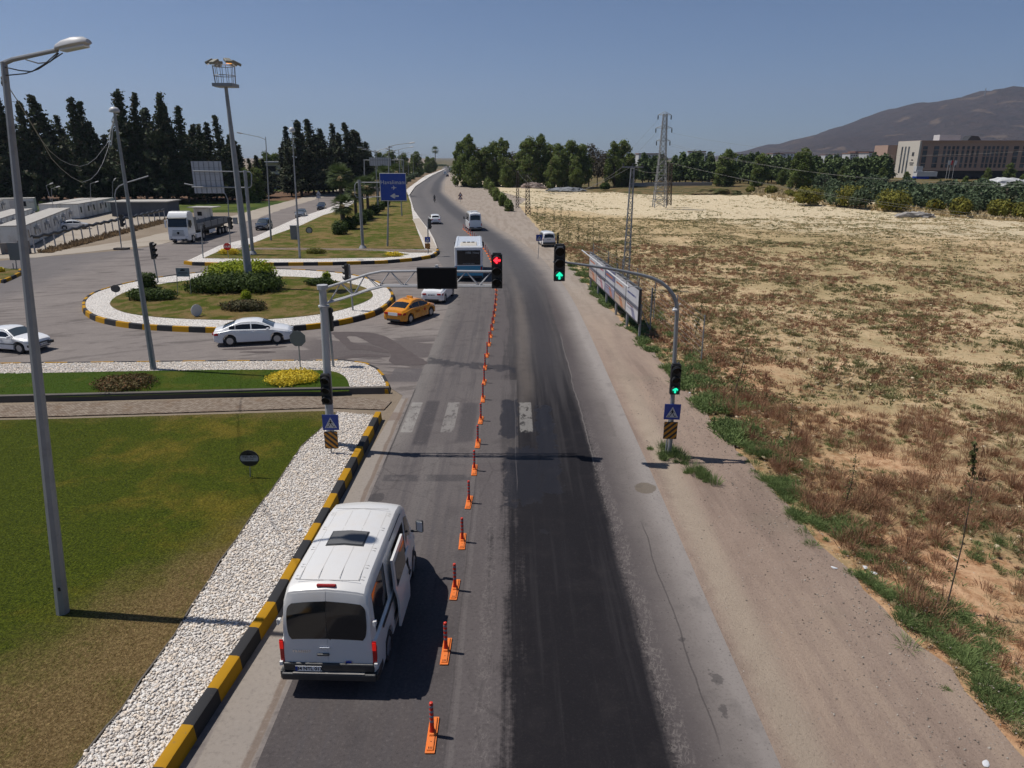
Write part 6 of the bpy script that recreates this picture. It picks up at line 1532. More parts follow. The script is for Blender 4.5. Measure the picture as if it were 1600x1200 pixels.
base = Vector((*g(1102, 285), 0)); e = empty('pylon', base, 0, "small distant pylon in front of the pine belt", 'pylon'); b = MB(); lattice(b, (0, 0, 0), 2.4, tuple(at(1103, 243, base.y)-base), .9, 9, .12, .07); b.build('lattice_mast', M_galv2, e)
def wire(p, q, sag, label, r=.02, grp='overhead power lines'):
    p, q = Vector(p), Vector(q); b = MB(); n = 24
    b.tube([tuple(p.lerp(q, i/n)-Vector((0, 0, sag*4*(i/n)*(1-i/n)))) for i in range(n+1)], r, 4, cap=False)
    tag(b.build('power_line', M_wirel), label, 'cable', grp)
for i, (q, y1) in enumerate((((1700, 353), 95), ((1700, 361), 95))): wire(P4+Vector((i*.8-.4, 0, .2)), at(*q, y1), 1.2, ("upper" if i == 0 else "lower")+" of the lowest pair of power lines crossing the field from the dark lattice pole", .011)
for i, (p, q) in enumerate((((1050, 221), (1700, 286)), ((1050, 224), (1700, 292)))): wire(tips[5]+Vector((0, 0, i*.4)), at(*q, 110), 2.5, ("upper" if i == 0 else "lower")+" of two power lines running right in front of the orchard", .012)
wire(tips[3], at(1720, 226, 120), 3.0, "power line crossing in front of the brown building facade", .013)
for i, t_ in enumerate((tips[0], tips[2])): wire(t_, at(940, 262 if i == 0 else 278, 330), 2, ("upper" if i == 0 else "lower")+" power line from the pylon towards the roadside trees", .018)
wire(P1, P4, 1.0, "power line from the nearest lattice pole to the dark pole by the pylon", .015)
wire(P1+Vector((-.7, 0, .2)), P2, 3.0, "power line from the nearest lattice pole to the right rusty pole", .015)
wire(P1+Vector((0, 0, .2)), P3, 3.4, "power line from the nearest lattice pole to the left rusty pole", .015)
wire(P1+Vector((.7, 0, .2)), at(1700, 560, 22), 3.0, "power line from the nearest lattice pole to the right frame edge", .006) if False else None
# ---------------- small litter
M_lit = mat("crumpled white plastic", color=(.55, .56, .58), rough=.5)
lits = [(1303, 888, 'blue and white wrapper by the green weeds'), (1352, 886, 'white wrapper lowest in the weeds patch'), (1366, 894, 'pale scrap beside the weeds'), (1415, 873, 'small white bag near the sapling'), (1540, 1193, 'clear plastic bottle at the bottom right corner'), (1078, 614, 'white bag beside the right signal pole'), (469, 830, 'crumpled white bag on the near pebble bed'), (530, 608, None)]
for px, py, lb in lits:
    if not lb: continue
    x, y = g(px, py, .2 if px < 600 else 0); z = .26 if px < 600 else gz(x, y)+.03
    b = MB(); bm = bmesh.new(); bmesh.ops.create_icosphere(bm, subdivisions=2, radius=.06)
    for v in bm.verts: v.co = v.co*(1+.7*mnoise.noise(v.co*14+Vector((px, 0, 0)))); v.co.z *= .4; v.co.x *= 1.5
    b.add([v.co for v in bm.verts], [[q.index for q in f.verts] for f in bm.faces]); bm.free()
    o = b.build('litter', M_lit); o.location = (x, y, z); o.rotation_euler = (0, 0, px); tag(o, lb, 'litter')
# ================================================================== VEGETATION
def m_leaf(c1, c2, c3=None, f3=.5, sc=.5, trans=.25):
    def f():
        p = geo(); n_ = noi(sc, 3, .6, p); r_ = isle()
        c = mixc(r_, c1, c2); c = mixc(ss(n_, .35, .7)*.6, c, tuple(x*1.35 for x in c2))
        if c3: c = mixc(ss(r_*.5+noi(sc*2.3, 2, .5, p)*.8, f3+.25, f3+.4), c, c3)
        return dict(c=c, r=.75)
    m = mat("foliage", f, color=c1, spec=.25)
    t = m.node_tree; N.t = t; pb = t.nodes['Principled BSDF']; tr = t.nodes.new('ShaderNodeBsdfTranslucent'); mxs = t.nodes.new('ShaderNodeMixShader'); mxs.inputs[0].default_value = trans
    t.links.new(pb.inputs['Base Color'].links[0].from_socket, tr.inputs[0]); t.links.new(pb.outputs[0], mxs.inputs[1]); t.links.new(tr.outputs[0], mxs.inputs[2])
    t.links.new(mxs.outputs[0], t.nodes['Material Output'].inputs[0]); return m
ML_con = m_leaf((.026, .037, .018), (.060, .076, .036), (.075, .062, .036), .5, .3, .1)
ML_euc = m_leaf((.065, .10, .02), (.15, .19, .05), (.15, .13, .06), .55, .2, .3)
ML_dry = m_leaf((.055, .048, .03), (.10, .085, .055), None, .5, .2)
ML_pine = m_leaf((.042, .068, .022), (.10, .135, .045), None, .5, .15, .15)
ML_olive = m_leaf((.045, .068, .036), (.10, .135, .07), (.085, .065, .05), .62, .1, .2)
ML_palm = m_leaf((.035, .058, .018), (.085, .115, .04), (.16, .13, .06), .62, .8)
ML_hedge = m_leaf((.026, .046, .010), (.065, .095, .02), None, .5, 1.2)
ML_brt = m_leaf((.11, .16, .010), (.30, .34, .02), None, .5, 1.5)
ML_ygrn = m_leaf((.07, .08, .014), (.19, .18, .03), (.3, .21, .02), .6, .5)
ML_flow = m_leaf((.42, .33, .02), (.78, .60, .06), (.14, .15, .03), .58, 3)
ML_weed = m_leaf((.075, .115, .035), (.18, .235, .085), None, .5, .7)
ML_weed2 = m_leaf((.09, .095, .04), (.24, .225, .10), None, .5, .7)
ML_dryw = m_leaf((.28, .22, .12), (.55, .44, .26), None, .5, .5)
ML_brown = m_leaf((.17, .09, .05), (.40, .24, .14), (.22, .09, .05), .5, .5)
M_bark = paint("bark", (.075, .058, .045), .9, .4, (.04, .035, .03))
def quads(P, Nn, size, asp=1.):
    n = len(P); r_ = rng.normal(size=(n, 3)); t = np.cross(Nn, r_); t /= np.linalg.norm(t, axis=1, keepdims=True)+1e-9; b_ = np.cross(Nn, t); b_ /= np.linalg.norm(b_, axis=1, keepdims=True)+1e-9
    s = (size*rng.uniform(.55, 1.35, n))[:, None]/2; t = t*s*asp; b_ = b_*s
    V = np.stack([P-t*.35-b_, P+t-b_*.3, P+t*.35+b_, P-t+b_*.3], 1).reshape(-1, 3)
    return V, np.arange(4*n).reshape(n, 4)
def blobcloud(blobs, n, size, shell=.55, outw=.6, flat=1.):
    """blobs: (cx,cy,cz,rx,ry,rz)"""
    B_ = np.array(blobs, float); wt = (B_[:, 3]*B_[:, 5]+.01); k = rng.choice(len(B_), n, p=wt/wt.sum()); d = rng.normal(size=(n, 3)); d /= np.linalg.norm(d, axis=1, keepdims=True)
    rad = (shell+(1-shell)*rng.random(n)**.6)[:, None]*(1+.12*rng.normal(size=(n, 1)))
    P = B_[k, :3]+d*rad*B_[k, 3:6]; Nn = d*outw+rng.normal(size=(n, 3))*(1-outw)*.9; Nn /= np.linalg.norm(Nn, axis=1, keepdims=True)+1e-9
    return quads(P, Nn, size)
def conifer_mesh(seed, H=18., Rr=3.2, nb=150, lean=.3, sz=.5, col=False):
    rs = np.random.RandomState(seed); P = []; Nn = []
    for i in range(nb):
        t = (i+rs.rand())/nb; z = H*(.07+.93*t)
        prof = (1-t)**1.05*(.45+.95*rs.rand()**1.3) if not col else min(1, t*5+.3)*(1-t**3)*(.85+.2*rs.rand())
        L = Rr*prof*(1+.22*math.sin(t*17+seed))+.25; a = rs.rand()*6.283; m = max(4, int(L*5))
        upw = .5+.5*rs.rand() if not col else 2.5
        for j in range(m):
            s = (j+.6)/m; q = [math.cos(a)*L*s, math.sin(a)*L*s, z+upw*L*s*s*.6-.12*L*s]
            for _ in range(3):
                P.append([q[0]+rs.normal()*.22, q[1]+rs.normal()*.22, q[2]+rs.normal()*.2]); Nn.append(rs.normal(size=3))
    P = np.array(P); bend = np.sin(P[:, 2]/H*2+seed)*lean*(P[:, 2]/H)**2; P[:, 0] += bend
    Nn = np.array(Nn); Nn /= np.linalg.norm(Nn, axis=1, keepdims=True)
    return quads(P, Nn, sz)
def make_tree(name, label, cat, VF, ml, H, tr, limbs=None, group=None, leafname='crown'):
    e = empty(name, (0, 0, 0), 0, label, cat, group); b = MB(); b.tube([(0, 0, -.3), (.05, .03, H*.3), (0, .0, H*.8)], [tr, tr*.75, tr*.15], 7)
    for l in (limbs or []): b.tube(l, [tr*.45, tr*.28, tr*.08], 5)
    b.build('trunk', M_bark, e, smooth=50); npmesh(leafname, VF[0], VF[1], ml, e); return e
def broad(seed, H, Rr, n, sz, ml, label, name='broadleaf_tree', low=.3, cat='tree', nb=13, tall=1.):
    rs = np.random.RandomState(seed); bl = []; li = []
    for i in range(nb):
        t = i/(nb-1); z = H*(low+(.9-low)*t); rr = Rr*(1-.5*abs(t-.45)**1.2*1.6)*rs.uniform(.6, 1.); a = i*2.4+rs.rand(); d = rr*.62*(1-.6*t**2)
        r_ = Rr*rs.uniform(.3, .5)*(1-.3*t); bl.append((math.cos(a)*d, math.sin(a)*d, z, r_, r_, r_*rs.uniform(.75, 1.1)*tall)); li.append([(0, 0, z*.45), (math.cos(a)*d*.5, math.sin(a)*d*.5, z*.75), (math.cos(a)*d, math.sin(a)*d, z)])
    sub = []
    for c_ in bl:
        for k in range(4):
            d = rs.normal(size=3); d /= np.linalg.norm(d); q = .75; sub.append((c_[0]+d[0]*c_[3]*q, c_[1]+d[1]*c_[3]*q, c_[2]+d[2]*c_[5]*q, c_[3]*.5, c_[3]*.5, c_[5]*.42))
    V, F = blobcloud(bl+sub, n, sz, .45, .5)
    return make_tree(name, label, cat, (V, F), ml, H, .028*H*.55, li)
def place(protos, spots, name_label, group, used):
    """spots: (x, y, scale, rz, proto index); labels from a function"""
    for i, (x, y, s, rz, k) in enumerate(spots):
        o, tl = protos[k]; lb = name_label(i)
        if k not in used: used.add(k); o.location = (x, y, 0); o.rotation_euler = (0, 0, rz); o.scale = (s, s, s) if not hasattr(s, '__len__') else s; c = o; c['label'] = lb
        else: c = copy_tree(o, tl, (x, y, 0), rz, lb, None, s)
        c['group'] = group
# ---- dark conifers, left
cons = []
for k, (H, r_, ln_) in enumerate(((20, 3.6, 1.2), (18, 3.2, -.9), (21, 3.4, .6), (16, 3.4, 1.6))):
    o = make_tree('conifer', 'x', 'tree', conifer_mesh(k+3, H*1.03, r_*1.3, 210, ln_, .44), ML_con, H, .28); cons.append((o, tree_list(o)))
used = set(); sp = []
# (pixel x, pixel y of tip, distance)
tips_ = [(3, 152, 150), (28, 165, 150), (50, 190, 158), (68, 158, 152), (88, 185, 160), (108, 160, 150), (122, 165, 156), (147, 195, 150), (170, 205, 160), (183, 149, 150), (206, 152, 152), (222, 175, 160), (240, 152, 150), (257, 168, 154), (277, 172, 150), (290, 200, 160), (310, 199, 152), (325, 197, 158), (338, 186, 152), (352, 215, 162), (364, 238, 158), (376, 246, 162), (390, 250, 168), (402, 246, 172), (414, 250, 176), (345, 225, 172), (318, 212, 165), (12, 200, 170), (95, 205, 172), (160, 215, 172), (232, 205, 172), (300, 215, 172), (-25, 160, 150), (-60, 170, 155), (265, 205, 166), (40, 205, 166), (130, 205, 166), (195, 200, 168)]
Hs = (20, 18, 21, 16)
for i, (px, py, Y) in enumerate(tips_):
    Y2 = Y+26+(px/352)*6; k = i % 4; z = at(px, py, Y2).z; s = z/Hs[k]; sp.append((at(px, py, Y2).x, Y2, (s*(1.08 if i < 20 else 1.5), s*1.1, s), i*1.3, k))
place(cons, sp, lambda i: f"dark conifer {('in the front row of' if i < 20 else 'standing deeper in')} the belt behind the white cabins" if False else
      f"dark conifer in the left belt, its tip {('just left of' if tips_[i][0] < 180 else 'right of')} the second lamp, number {i+1}" if False else
      f"dark pointed conifer, {ordw(i)} {'along the front' if i < 27 else 'counted through the rear'} of the belt behind the cabins", "dark conifers behind the cabins", used)
sp2 = []; t2 = [(462, 193, 215), (482, 191, 222), (500, 215, 228), (507, 205, 232), (528, 212, 236), (541, 196, 240), (552, 208, 246), (565, 210, 252), (572, 225, 258), (475, 215, 232), (515, 222, 240), (535, 225, 250), (492, 220, 236), (449, 232, 212), (556, 228, 262), (580, 238, 270)]
for i, (px, py, Y) in enumerate(t2):
    k = (i+1) % 4; z = at(px, py, Y).z; s = z/Hs[k]; sp2.append((at(px, py, Y).x, Y, (s*1.5, s*1.5, s), i*1.7+1, k))
place(cons, sp2, lambda i: f"dark conifer by the bend of the left carriageway, {ordw(i)} of that clump", "dark conifers beyond the vegetable plots", used)
# thin columnar cypresses
o = make_tree('cypress', 'x', 'tree', conifer_mesh(21, 16, .9, 120, .1, .42, True), ML_con, 16, .14); cyp = [(o, tree_list(o))]
cs = [(446, 200, 225), (442, 222, 226), (452, 218, 224), (437, 232, 226), (518, 195, 245), (360, 215, 190), (367, 222, 192), (373, 228, 194)]
place(cyp, [(at(px, py, Y).x, Y, at(px, py, Y).z/16, i, 0) for i, (px, py, Y) in enumerate(cs)], lambda i: f"slim columnar cypress, {ordw(i)} of those near the white villa", "slim cypresses near the villa", set())
# ---- broadleaf trees
br = [broad(31, 17, 6.5, 8000, .52, ML_euc, 'x', low=.12), broad(32, 19, 6.0, 8000, .52, ML_euc, 'x', low=.15, tall=1.2), broad(33, 15, 6.0, 7500, .5, ML_euc, 'x', low=.1), broad(34, 15, 5.5, 2200, .4, ML_dry, 'x', low=.3)]
br = [(o, tree_list(o)) for o in br]; BH = (17*.97, 19*.98, 15*.97, 15*.97)
e1 = [(722, 222, 285, 2), (733, 212, 282, 1), (746, 228, 290, 3), (758, 228, 284, 0), (772, 220, 288, 0), (786, 217, 284, 1), (800, 235, 290, 3), (812, 238, 288, 2), (826, 213, 282, 0), (843, 211, 285, 1), (856, 224, 292, 2), (874, 225, 282, 2), (893, 218, 284, 0), (908, 226, 286, 2), (922, 222, 292, 3), (935, 232, 296, 3), (948, 235, 290, 3), (962, 222, 286, 1), (975, 218, 290, 0), (985, 240, 294, 2), (866, 245, 276, 2), (795, 250, 278, 2), (740, 245, 276, 2), (900, 250, 276, 2)]
place(br, [(at(px, py, Y).x, Y, at(px, py, Y).z/BH[k], i*1.1, k) for i, (px, py, Y, k) in enumerate(e1)],
      lambda i: f"{('bare dry' if e1[i][3] == 3 else 'tall leafy')} tree, {ordw(i)} in the roadside row beyond the cream field", "trees in the roadside row", us := set())
# left far broadleaf clumps
e2 = [(592, 236, 330, 0), (610, 235, 360, 2), (630, 238, 400, 0), (645, 246, 430, 2), (668, 244, 520, 0), (676, 246, 560, 2), (650, 236, 420, 0), (415, 236, 300, 0), (430, 240, 310, 2), (404, 250, 210, 2), (398, 262, 190, 2), (382, 262, 185, 0), (700, 258, 800, 2)]
place(br, [(at(px, py, Y).x, Y, at(px, py, Y).z/BH[k], i*1.7, k) for i, (px, py, Y, k) in enumerate(e2)], lambda i: f"leafy tree far off left of the main road, {ordw(i)} of these", "far leafy trees left of the road", us)
# dark tree clump standing right of the pylons & line
e3 = [(1140, 232, 300, 0), (1132, 240, 296, 2), (1260, 230, 262, 0), (1252, 238, 258, 2), (1190, 240, 285, 2), (1225, 262, 300, 2)]
place(br, [(at(px, py, Y).x, Y, at(px, py, Y).z/BH[k]*1., i*2.1, k) for i, (px, py, Y, k) in enumerate(e3)], lambda i: f"dark leafy tree at the far edge of the cream field, {ordw(i)} from that group", "trees at the far field edge", us)
# pine belt
pn = []
for k in range(3):
    bl = [(rng.uniform(-.6, .6), rng.uniform(-.6, .6), 2.2+i*.95, 2.5-i*.3, 2.5-i*.3, 1.3) for i in range(7)]
    o = make_tree('pine', 'x', 'tree', blobcloud(bl, 1300, .7, .5, .4), ML_pine, 8.5, .2); pn.append((o, tree_list(o)))
sp = []
for row, (Y, top, n_) in enumerate(((330, 250, 30), (350, 245, 28), (375, 241, 26))):
    for i in range(n_):
        px = 1005+(1400-1005)*(i+.5*(row % 2)+random.uniform(-.3, .3))/n_; py = top+random.uniform(-4, 4)-(4 if 1060 < px < 1120 else 0); Yq = Y+random.uniform(-6, 6)
        z = at(px, py, Yq).z; sp.append((at(px, py, Yq).x, Yq, (z/9.2*1.25, z/9.2*1.25, z/9.2), i, (i+row) % 3))
place(pn, sp, lambda i: f"green pine, {ordw(i)} counted through the belt beyond the cream field" if i < 58 else f"green pine in the rear rank of the belt, {ordw(i-58)} of those", "pines of the far belt", set())
# grey-green orchard
bl = [(rng.uniform(-.9, .9), rng.uniform(-.9, .9), 1.5+rng.uniform(-.5, 1.2), 1.3, 1.3, 1.1) for i in range(8)]
o = make_tree('orchard_tree', 'x', 'tree', blobcloud(bl, 900, .4, .4, .4), ML_olive, 3.2, .12); orc = [(o, tree_list(o))]
sp = []
for row in range(7):
    for i in range(15):
        x0 = 1265+row*4; px = x0+(1660-x0)*(i+random.uniform(-.25, .25)+.5*(row % 2))/15; py = 292+row*4.6+(px-1265)*.042
        x, y = g(px, py)
        s = random.uniform(.7, 1.6); x += random.uniform(-4, 4); y += random.uniform(-4, 4); sp.append((x, y, s, i*1.9, 0))
place(orc, sp, lambda i: f"grey-green orchard tree, {('first','second','third','fourth','fifth','sixth','seventh')[i//15]} rank from the back, {ordw(i % 15)} from the left", "grey-green orchard trees", set())
e4 = [(1418, 268, 300, .8), (1350, 262, 330, .9), (1318, 260, 330, .9), (1380, 262, 320, .8), (1510, 275, 285, .55), (1545, 262, 330, .8), (1580, 255, 320, .9), (1600, 272, 290, .6), (1470, 280, 320, .7), (1285, 262, 310, .9), (1640, 262, 320, .9)]
place(br, [(at(px, py, Y).x, Y, at(px, py, Y).z/BH[2], i*2.3, 2) for i, (px, py, Y, _) in enumerate(e4)], lambda i: f"round leafy tree in front of the brown building, {ordw(i)} of these", "trees before the brown building", us)
# ---- bushes
def bush(name, label, px, py, wpx, hm, ml, n, leaf, z0=0., depth=.7, group=None, cat='bush', nb=7, box=False, foot=True, Y=None):
    x, y = g(px, py, z0); dist = math.hypot(y, CAM_H); w_ = wpx/FPX*dist; rs = np.random.RandomState(int(px*7+py)); bl = []
    if box: bl = [((i-.5)*w_*.45, (j-.5)*w_*.45, hm*(.25+.5*k), w_*.33, w_*.33, hm*.32) for i in (0, 1) for j in (0, 1) for k in (0, 1)]
    else:
        for i in range(nb):
            a = 2*math.pi*i/nb+rs.rand(); q = rs.uniform(.35, .62); bl.append((math.cos(a)*w_*.5*q, math.sin(a)*w_*.5*q*depth*1.3, hm*rs.uniform(.28, .52), w_*.25, w_*.25*depth*1.3, hm*.45))
        bl.append((0, 0, hm*.45, w_*.36, w_*.36*depth*1.2, hm*.52))
    e = empty(name, (x, y, z0), 0, label, cat, group); V, F = blobcloud(bl, n, leaf, .72, .65); V[:, 2] = np.maximum(V[:, 2], .02); npmesh('foliage', V, F, ml, e)
    b = MB(); 
    for k in range(5): a = k*1.26; b.tube([(0, 0, 0), (math.cos(a)*w_*.12, math.sin(a)*w_*.1, hm*.35), (math.cos(a)*w_*.25, math.sin(a)*w_*.2, hm*.6)], [.04*hm, .03*hm, .01], 5)
    b.build('stem', M_bark, e); return e
bush('hedge', "low dark clipped hedge ring around the mast on the round island", 372, 452, 150, 1.5, ML_hedge, 15000, .17, .32, .55, nb=14)
bush('hedge', "tall bright green hedge mound in the middle of the round island", 374, 444, 112, 2.15, ML_brt, 13000, .17, .32, .6, nb=9)
bush('shrub', "boxy clipped shrub at the left end of the round island", 232.5, 450, 21, 1.2, ML_hedge, 1800, .12, .32, box=True)
bush('shrub', "round clipped shrub at the right end of the round island", 510.5, 441, 14, 1.0, ML_brt, 1000, .11, .32)
bush('shrub', "small round clipped shrub in the front bed of the round island", 385, 468, 17, .8, ML_brt, 1000, .1, .34)
bush('shrub_bed', "low dark shrub bed at the left of the round island", 238, 467, 78, .85, ML_hedge, 4200, .13, .32, .5, nb=10)
bush('shrub_bed', "low reddish green shrub bed at the front of the round island", 384, 483, 76, .65, m_leaf((.04, .045, .02), (.10, .09, .04), (.16, .08, .04), .55, 1.5), 3600, .12, .32, .5, nb=10)
bush('shrub_bed', "low shrub bed at the right rear of the round island", 500, 445, 50, .65, ML_hedge, 2600, .12, .32, .5, nb=8)
bush('flower_bed', "yellow flowering bed on the strip lawn by the gantry pole", 457, 594, 84, .42, ML_flow, 7000, .075, .215, .75, nb=14, cat='flower bed')
bush('flower_bed', "sparse olive and rust coloured bed on the strip lawn", 196, 602, 96, .4, m_leaf((.06, .05, .02), (.14, .11, .04), (.2, .09, .04), .5, 2.), 5200, .08, .215, .7, nb=14, cat='flower bed')
bush('flower_bed', "yellow bed behind the red stop sign", 359, 397, 32, .7, ML_flow, 1500, .12, .285, .5, nb=8, cat='flower bed')
bush('flower_bed', "yellow-green bed at the middle of the far island strip", 494, 396, 32, .6, ML_ygrn, 1200, .12, .285, .5, nb=8, cat='flower bed')
bush('flower_bed', "yellow bed near the right tip of the far island", 615, 400, 30, .5, ML_flow, 1200, .12, .285, .5, nb=8, cat='flower bed')
bush('flower_bed', "yellow bed at the left frame edge", 2, 425, 12, .5, ML_flow, 400, .12, .26, .5, nb=6, cat='flower bed')
for i, (px, py, w_, h_) in enumerate(((531, 366, 27, 2.1), (548, 358, 26, 2.1), (562, 351, 22, 2.0), (574, 343, 21, 2.0), (585, 335, 19, 2.0), (595, 328, 17, 2.0), (604, 322, 15, 2.0))):
    bush('shrub', f"dark ball-shaped shrub on the median lawn, {ordw(i)} from the camera", px, py, w_, h_, ML_hedge, 1500, .22, .28, 1., group='ball shrubs along the median lawn', nb=6)
for i, (px, py, w_, h_) in enumerate(((1262, 318, 42, 4.2), (1330, 322, 50, 5), (1395, 328, 52, 4.5), (1460, 330, 24, 2.5), (1500, 336, 34, 3.4), (1560, 338, 34, 3.2), (1598, 340, 30, 3), (1205, 302, 20, 2.5), (1232, 308, 18, 2.0), (1172, 300, 14, 1.8), (945, 296, 16, 2.6))):
    bush('bush', f"yellow-green bush along the far edge of the cream field, {ordw(i)} of them", px, py, w_, h_, ML_ygrn if i != 10 else ML_hedge, 1700, .42, 0, .8, group='bushes along the far field edge', nb=7)
for i, (px, py, w_, h_) in enumerate(((768, 304, 12, 4), (776, 314, 13, 3.6), (785, 322, 14, 3.2), (772, 308, 10, 3), (795, 330, 14, 2.6), (762, 296, 14, 4.5))):
    bush('bush', f"leafy bush where the gravel meets the cream field, {ordw(i)} of them", px, py, w_, h_, ML_euc, 900, .35, 0, 1., group='bushes at the gravel corner', nb=5)
rw = [(604+6.3*i, 300-3.6*i) for i in range(15)]
for i, (px, py) in enumerate(rw):
    bush('bush', f"dusty oleander bush on the far median, {ordw(i)} counting away", px+2, max(py, 258)+2, 16-.45*i, 3.0, ML_olive, 700, .45, .3, 1., group='oleanders along the far median', nb=5)
# ---- palms
def palm(x, y, h, r_, label, z0=.28, n=46, name='palm_tree'):
    e = empty(name, (x, y, z0), 0, label, 'palm', 'palms on the median'); b = MB(); b.tube([(0, 0, -.2), (0, 0, h*.5), (.05, 0, h)], [.34, .26, .3], 9); b.build('trunk', M_bark, e, smooth=50)
    V = []; F = []
    for i in range(n):
        a = i*2.39996; el = 1.3-2.2*(i/n); d = Vector((math.cos(a)*math.cos(el), math.sin(a)*math.cos(el), math.sin(el))); L = r_*random.uniform(.8, 1.05); c_ = Vector((0, 0, h+.1))+d*L*.45; side = d.cross(Vector((0, 0, 1))).normalized(); up = side.cross(d)
        for k in range(-5, 6):
            t = k*.24; q = (d*math.cos(t)+side*math.sin(t)).normalized(); tip = c_+q*L*.55-Vector((0, 0, .12*L*abs(math.cos(el)))); pw = side*math.cos(t)*.07-d*math.sin(t)*.07
            o_ = len(V); V += [c_-pw*.5, c_+pw*.5, c_+q*L*.32+pw, c_+q*L*.32-pw, tip, tip]; F += [(o_, o_+1, o_+2, o_+3), (o_+3, o_+2, o_+4, o_+5)]
    npmesh('fronds', [tuple(v) for v in V], F, ML_palm, e)
    b = MB(); bl = [(0, 0, h-.5, .55, .55, .7)]; V2, F2 = blobcloud(bl, 160, .3, .6, .3); npmesh('dead_skirt', V2, F2, ML_dryw, e)
for i, (px, pyb, Y, h, r_) in enumerate(((537, 345, 112, 3.4, 2.3), (534, 330, 127, 7.2, 2.9), (575, 325, 140, 5.2, 2.6), (556, 330, 132, 4.4, 2.5), (566, 318, 150, 5, 2.4), (590, 310, 165, 5.5, 2.6), (602, 300, 185, 6.4, 2.8), (620, 296, 215, 6.5, 3), (680, 240, 600, 16, 4))):
    x = at(px, pyb, Y).x; palm(x, Y, h, r_, f"fan palm on the median, {ordw(i)} from the camera" if i < 8 else "lone tall palm far along the road against the sky")
ML_sap = m_leaf((.06, .075, .025), (.14, .145, .055), (.16, .10, .05), .55, 2.)
# ---- saplings in the roadside field
def sapling(b0, t0, label, leaves=60, th=.02, ls=.11, dense=.3):
    x, y = g(*b0); z = gz(x, y); e = empty('sapling', (x, y, z), 0, label, 'young tree', 'young trees along the gravel edge'); t = at(*t0, y)-Vector((x, y, z)); b = MB(); m_ = t*.5+Vector((.06, 0, 0)); b.tube([(0, 0, -.2), tuple(m_), tuple(t)], [th*1.3, th, th*.4], 5)
    P = []
    for k in range(7):
        f_ = .3+.1*k; p = t*f_; a = k*2.4; d = Vector((math.cos(a), math.sin(a), .6))*t.length*.09*(1.2-f_*.5); b.tube([tuple(p), tuple(p+d)], [th*.4, .004], 4); P += [p+d*u_ for u_ in (.4, .7, 1)]
    b.build('stem', M_bark, e); P += [t*random.uniform(.12, 1) for _ in range(leaves//3)]
    Q = np.array([tuple(P[i % len(P)]) for i in range(leaves)])+rng.normal(size=(leaves, 3))*t.length*.035; Nn = rng.normal(size=(leaves, 3)); Nn /= np.linalg.norm(Nn, axis=1, keepdims=True); V, F = quads(Q, Nn, ls, .7); npmesh('leaves', V, F, ML_sap, e)
sl_ = [((1480, 942), (1523, 742)), ((1319, 790), (1338, 712)), ((1232, 686), (1238, 628)), ((1146, 612), (1168, 540)), ((1520, 742), (1523, 690)), ((1085, 520), (1098, 470)), ((1013, 500), (1022, 452)), ((887, 386), (889, 328)), ((903, 381), (904, 343)), ((865, 370), (866, 320)), ((850, 358), (852, 316)), ((838, 352), (840, 322)), ((926, 392), (927, 340)), ((935, 402), (936, 352)), ((950, 408), (951, 368)), ((918, 378), (919, 338)), ((875, 358), (877, 322)), ((962, 420), (964, 378))]
for i, (b0, t0) in enumerate(sl_): sapling(b0, t0, f"thin young tree at the field edge, {ordw(i)} {'counted from the lower right corner' if i < 7 else 'counted past the billboards'}", 150 if i < 7 else 130, .015 if i < 3 else .02, .062 if i < 4 else .12)
# ================================================================== BUILDINGS
def m_wallc(c, c2, sc=.8):
    def f():
        p = objc(); X, Y, Z = xyz(p); n_ = noi(sc, 5, .65, p); st = noi(3., 3, .6, comb(X*2, Y*2, Z*.15)); 
        q = mixc(ss(n_, .45, .75)*.6, c, c2); q = mixc(ss(st, .55, .75)*.35, q, tuple(x*.55 for x in c2)); return dict(c=q, r=.85)
    return f
M_cab = mat("stained white cabin panel", m_wallc((.62, .62, .60), (.42, .38, .33))); M_cabroof = mat("dusty cabin roof", m_wallc((.40, .38, .35), (.26, .22, .18)))
M_darkw = mat("dark opening", color=(.02, .022, .026), rough=.2)
def cabin_proto(closed=False):
    e = empty('cabin', (0, 0, 0), 0, 'x', 'cabin', 'white prefabricated cabins'); L, W, H = 6.9, 2.9, 2.6
    b = MB(); b.box((0, 0, H/2+.1), (L, W, H-.1)); b.build('wall', M_cab, e)
    b = MB(); b.box((0, 0, H+.12), (L+.12, W+.12, .14)); b.build('roof', M_cabroof, e, bevel=.02)
    b = MB()
    for x in (-L/2+.03, 0, L/2-.03):
        for y in (-W/2, W/2): b.box((x, y*1.0, H/2+.1), (.12, .06, H-.1))
    b.build('corner_post', M_lgrey, e)
    for x in (-2.4, 1.6):
        b = MB(); b.box((x, -W/2-.01, 1.65), (.75, .06, 1.0)); w_ = b.build('window', M_darkw, e)
        b = MB(); b.box((x, -W/2-.03, 2.18), (.85, .08, .06)); b.box((x, -W/2-.03, 1.12), (.85, .08, .06)); b.box((x+.39, -W/2-.03, 1.65), (.05, .08, 1.1)); b.box((x-.39, -W/2-.03, 1.65), (.05, .08, 1.1)); b.build('window_frame', M_wh, w_)
    b = MB(); b.box((-.5, -W/2-.01, 1.2), (.85, .06, 2.05)); b.build('door', M_lgrey, e)
    b = MB(); b.box((2.9, -W/2-.2, 2.05), (.75, .35, .5)); b.build('air_conditioner', M_lgrey, e, bevel=.02)
    return e
cp = cabin_proto(); ctl = tree_list(cp)
def cab_row(p, q, n, side): 
    p, q = Vector(p), Vector(q); d = (q-p).normalized(); return [((p+d*(7.05*(i+.5))-Vector((d.y, -d.x))*1.5), math.atan2(d.y, d.x)) for i in range(n)]
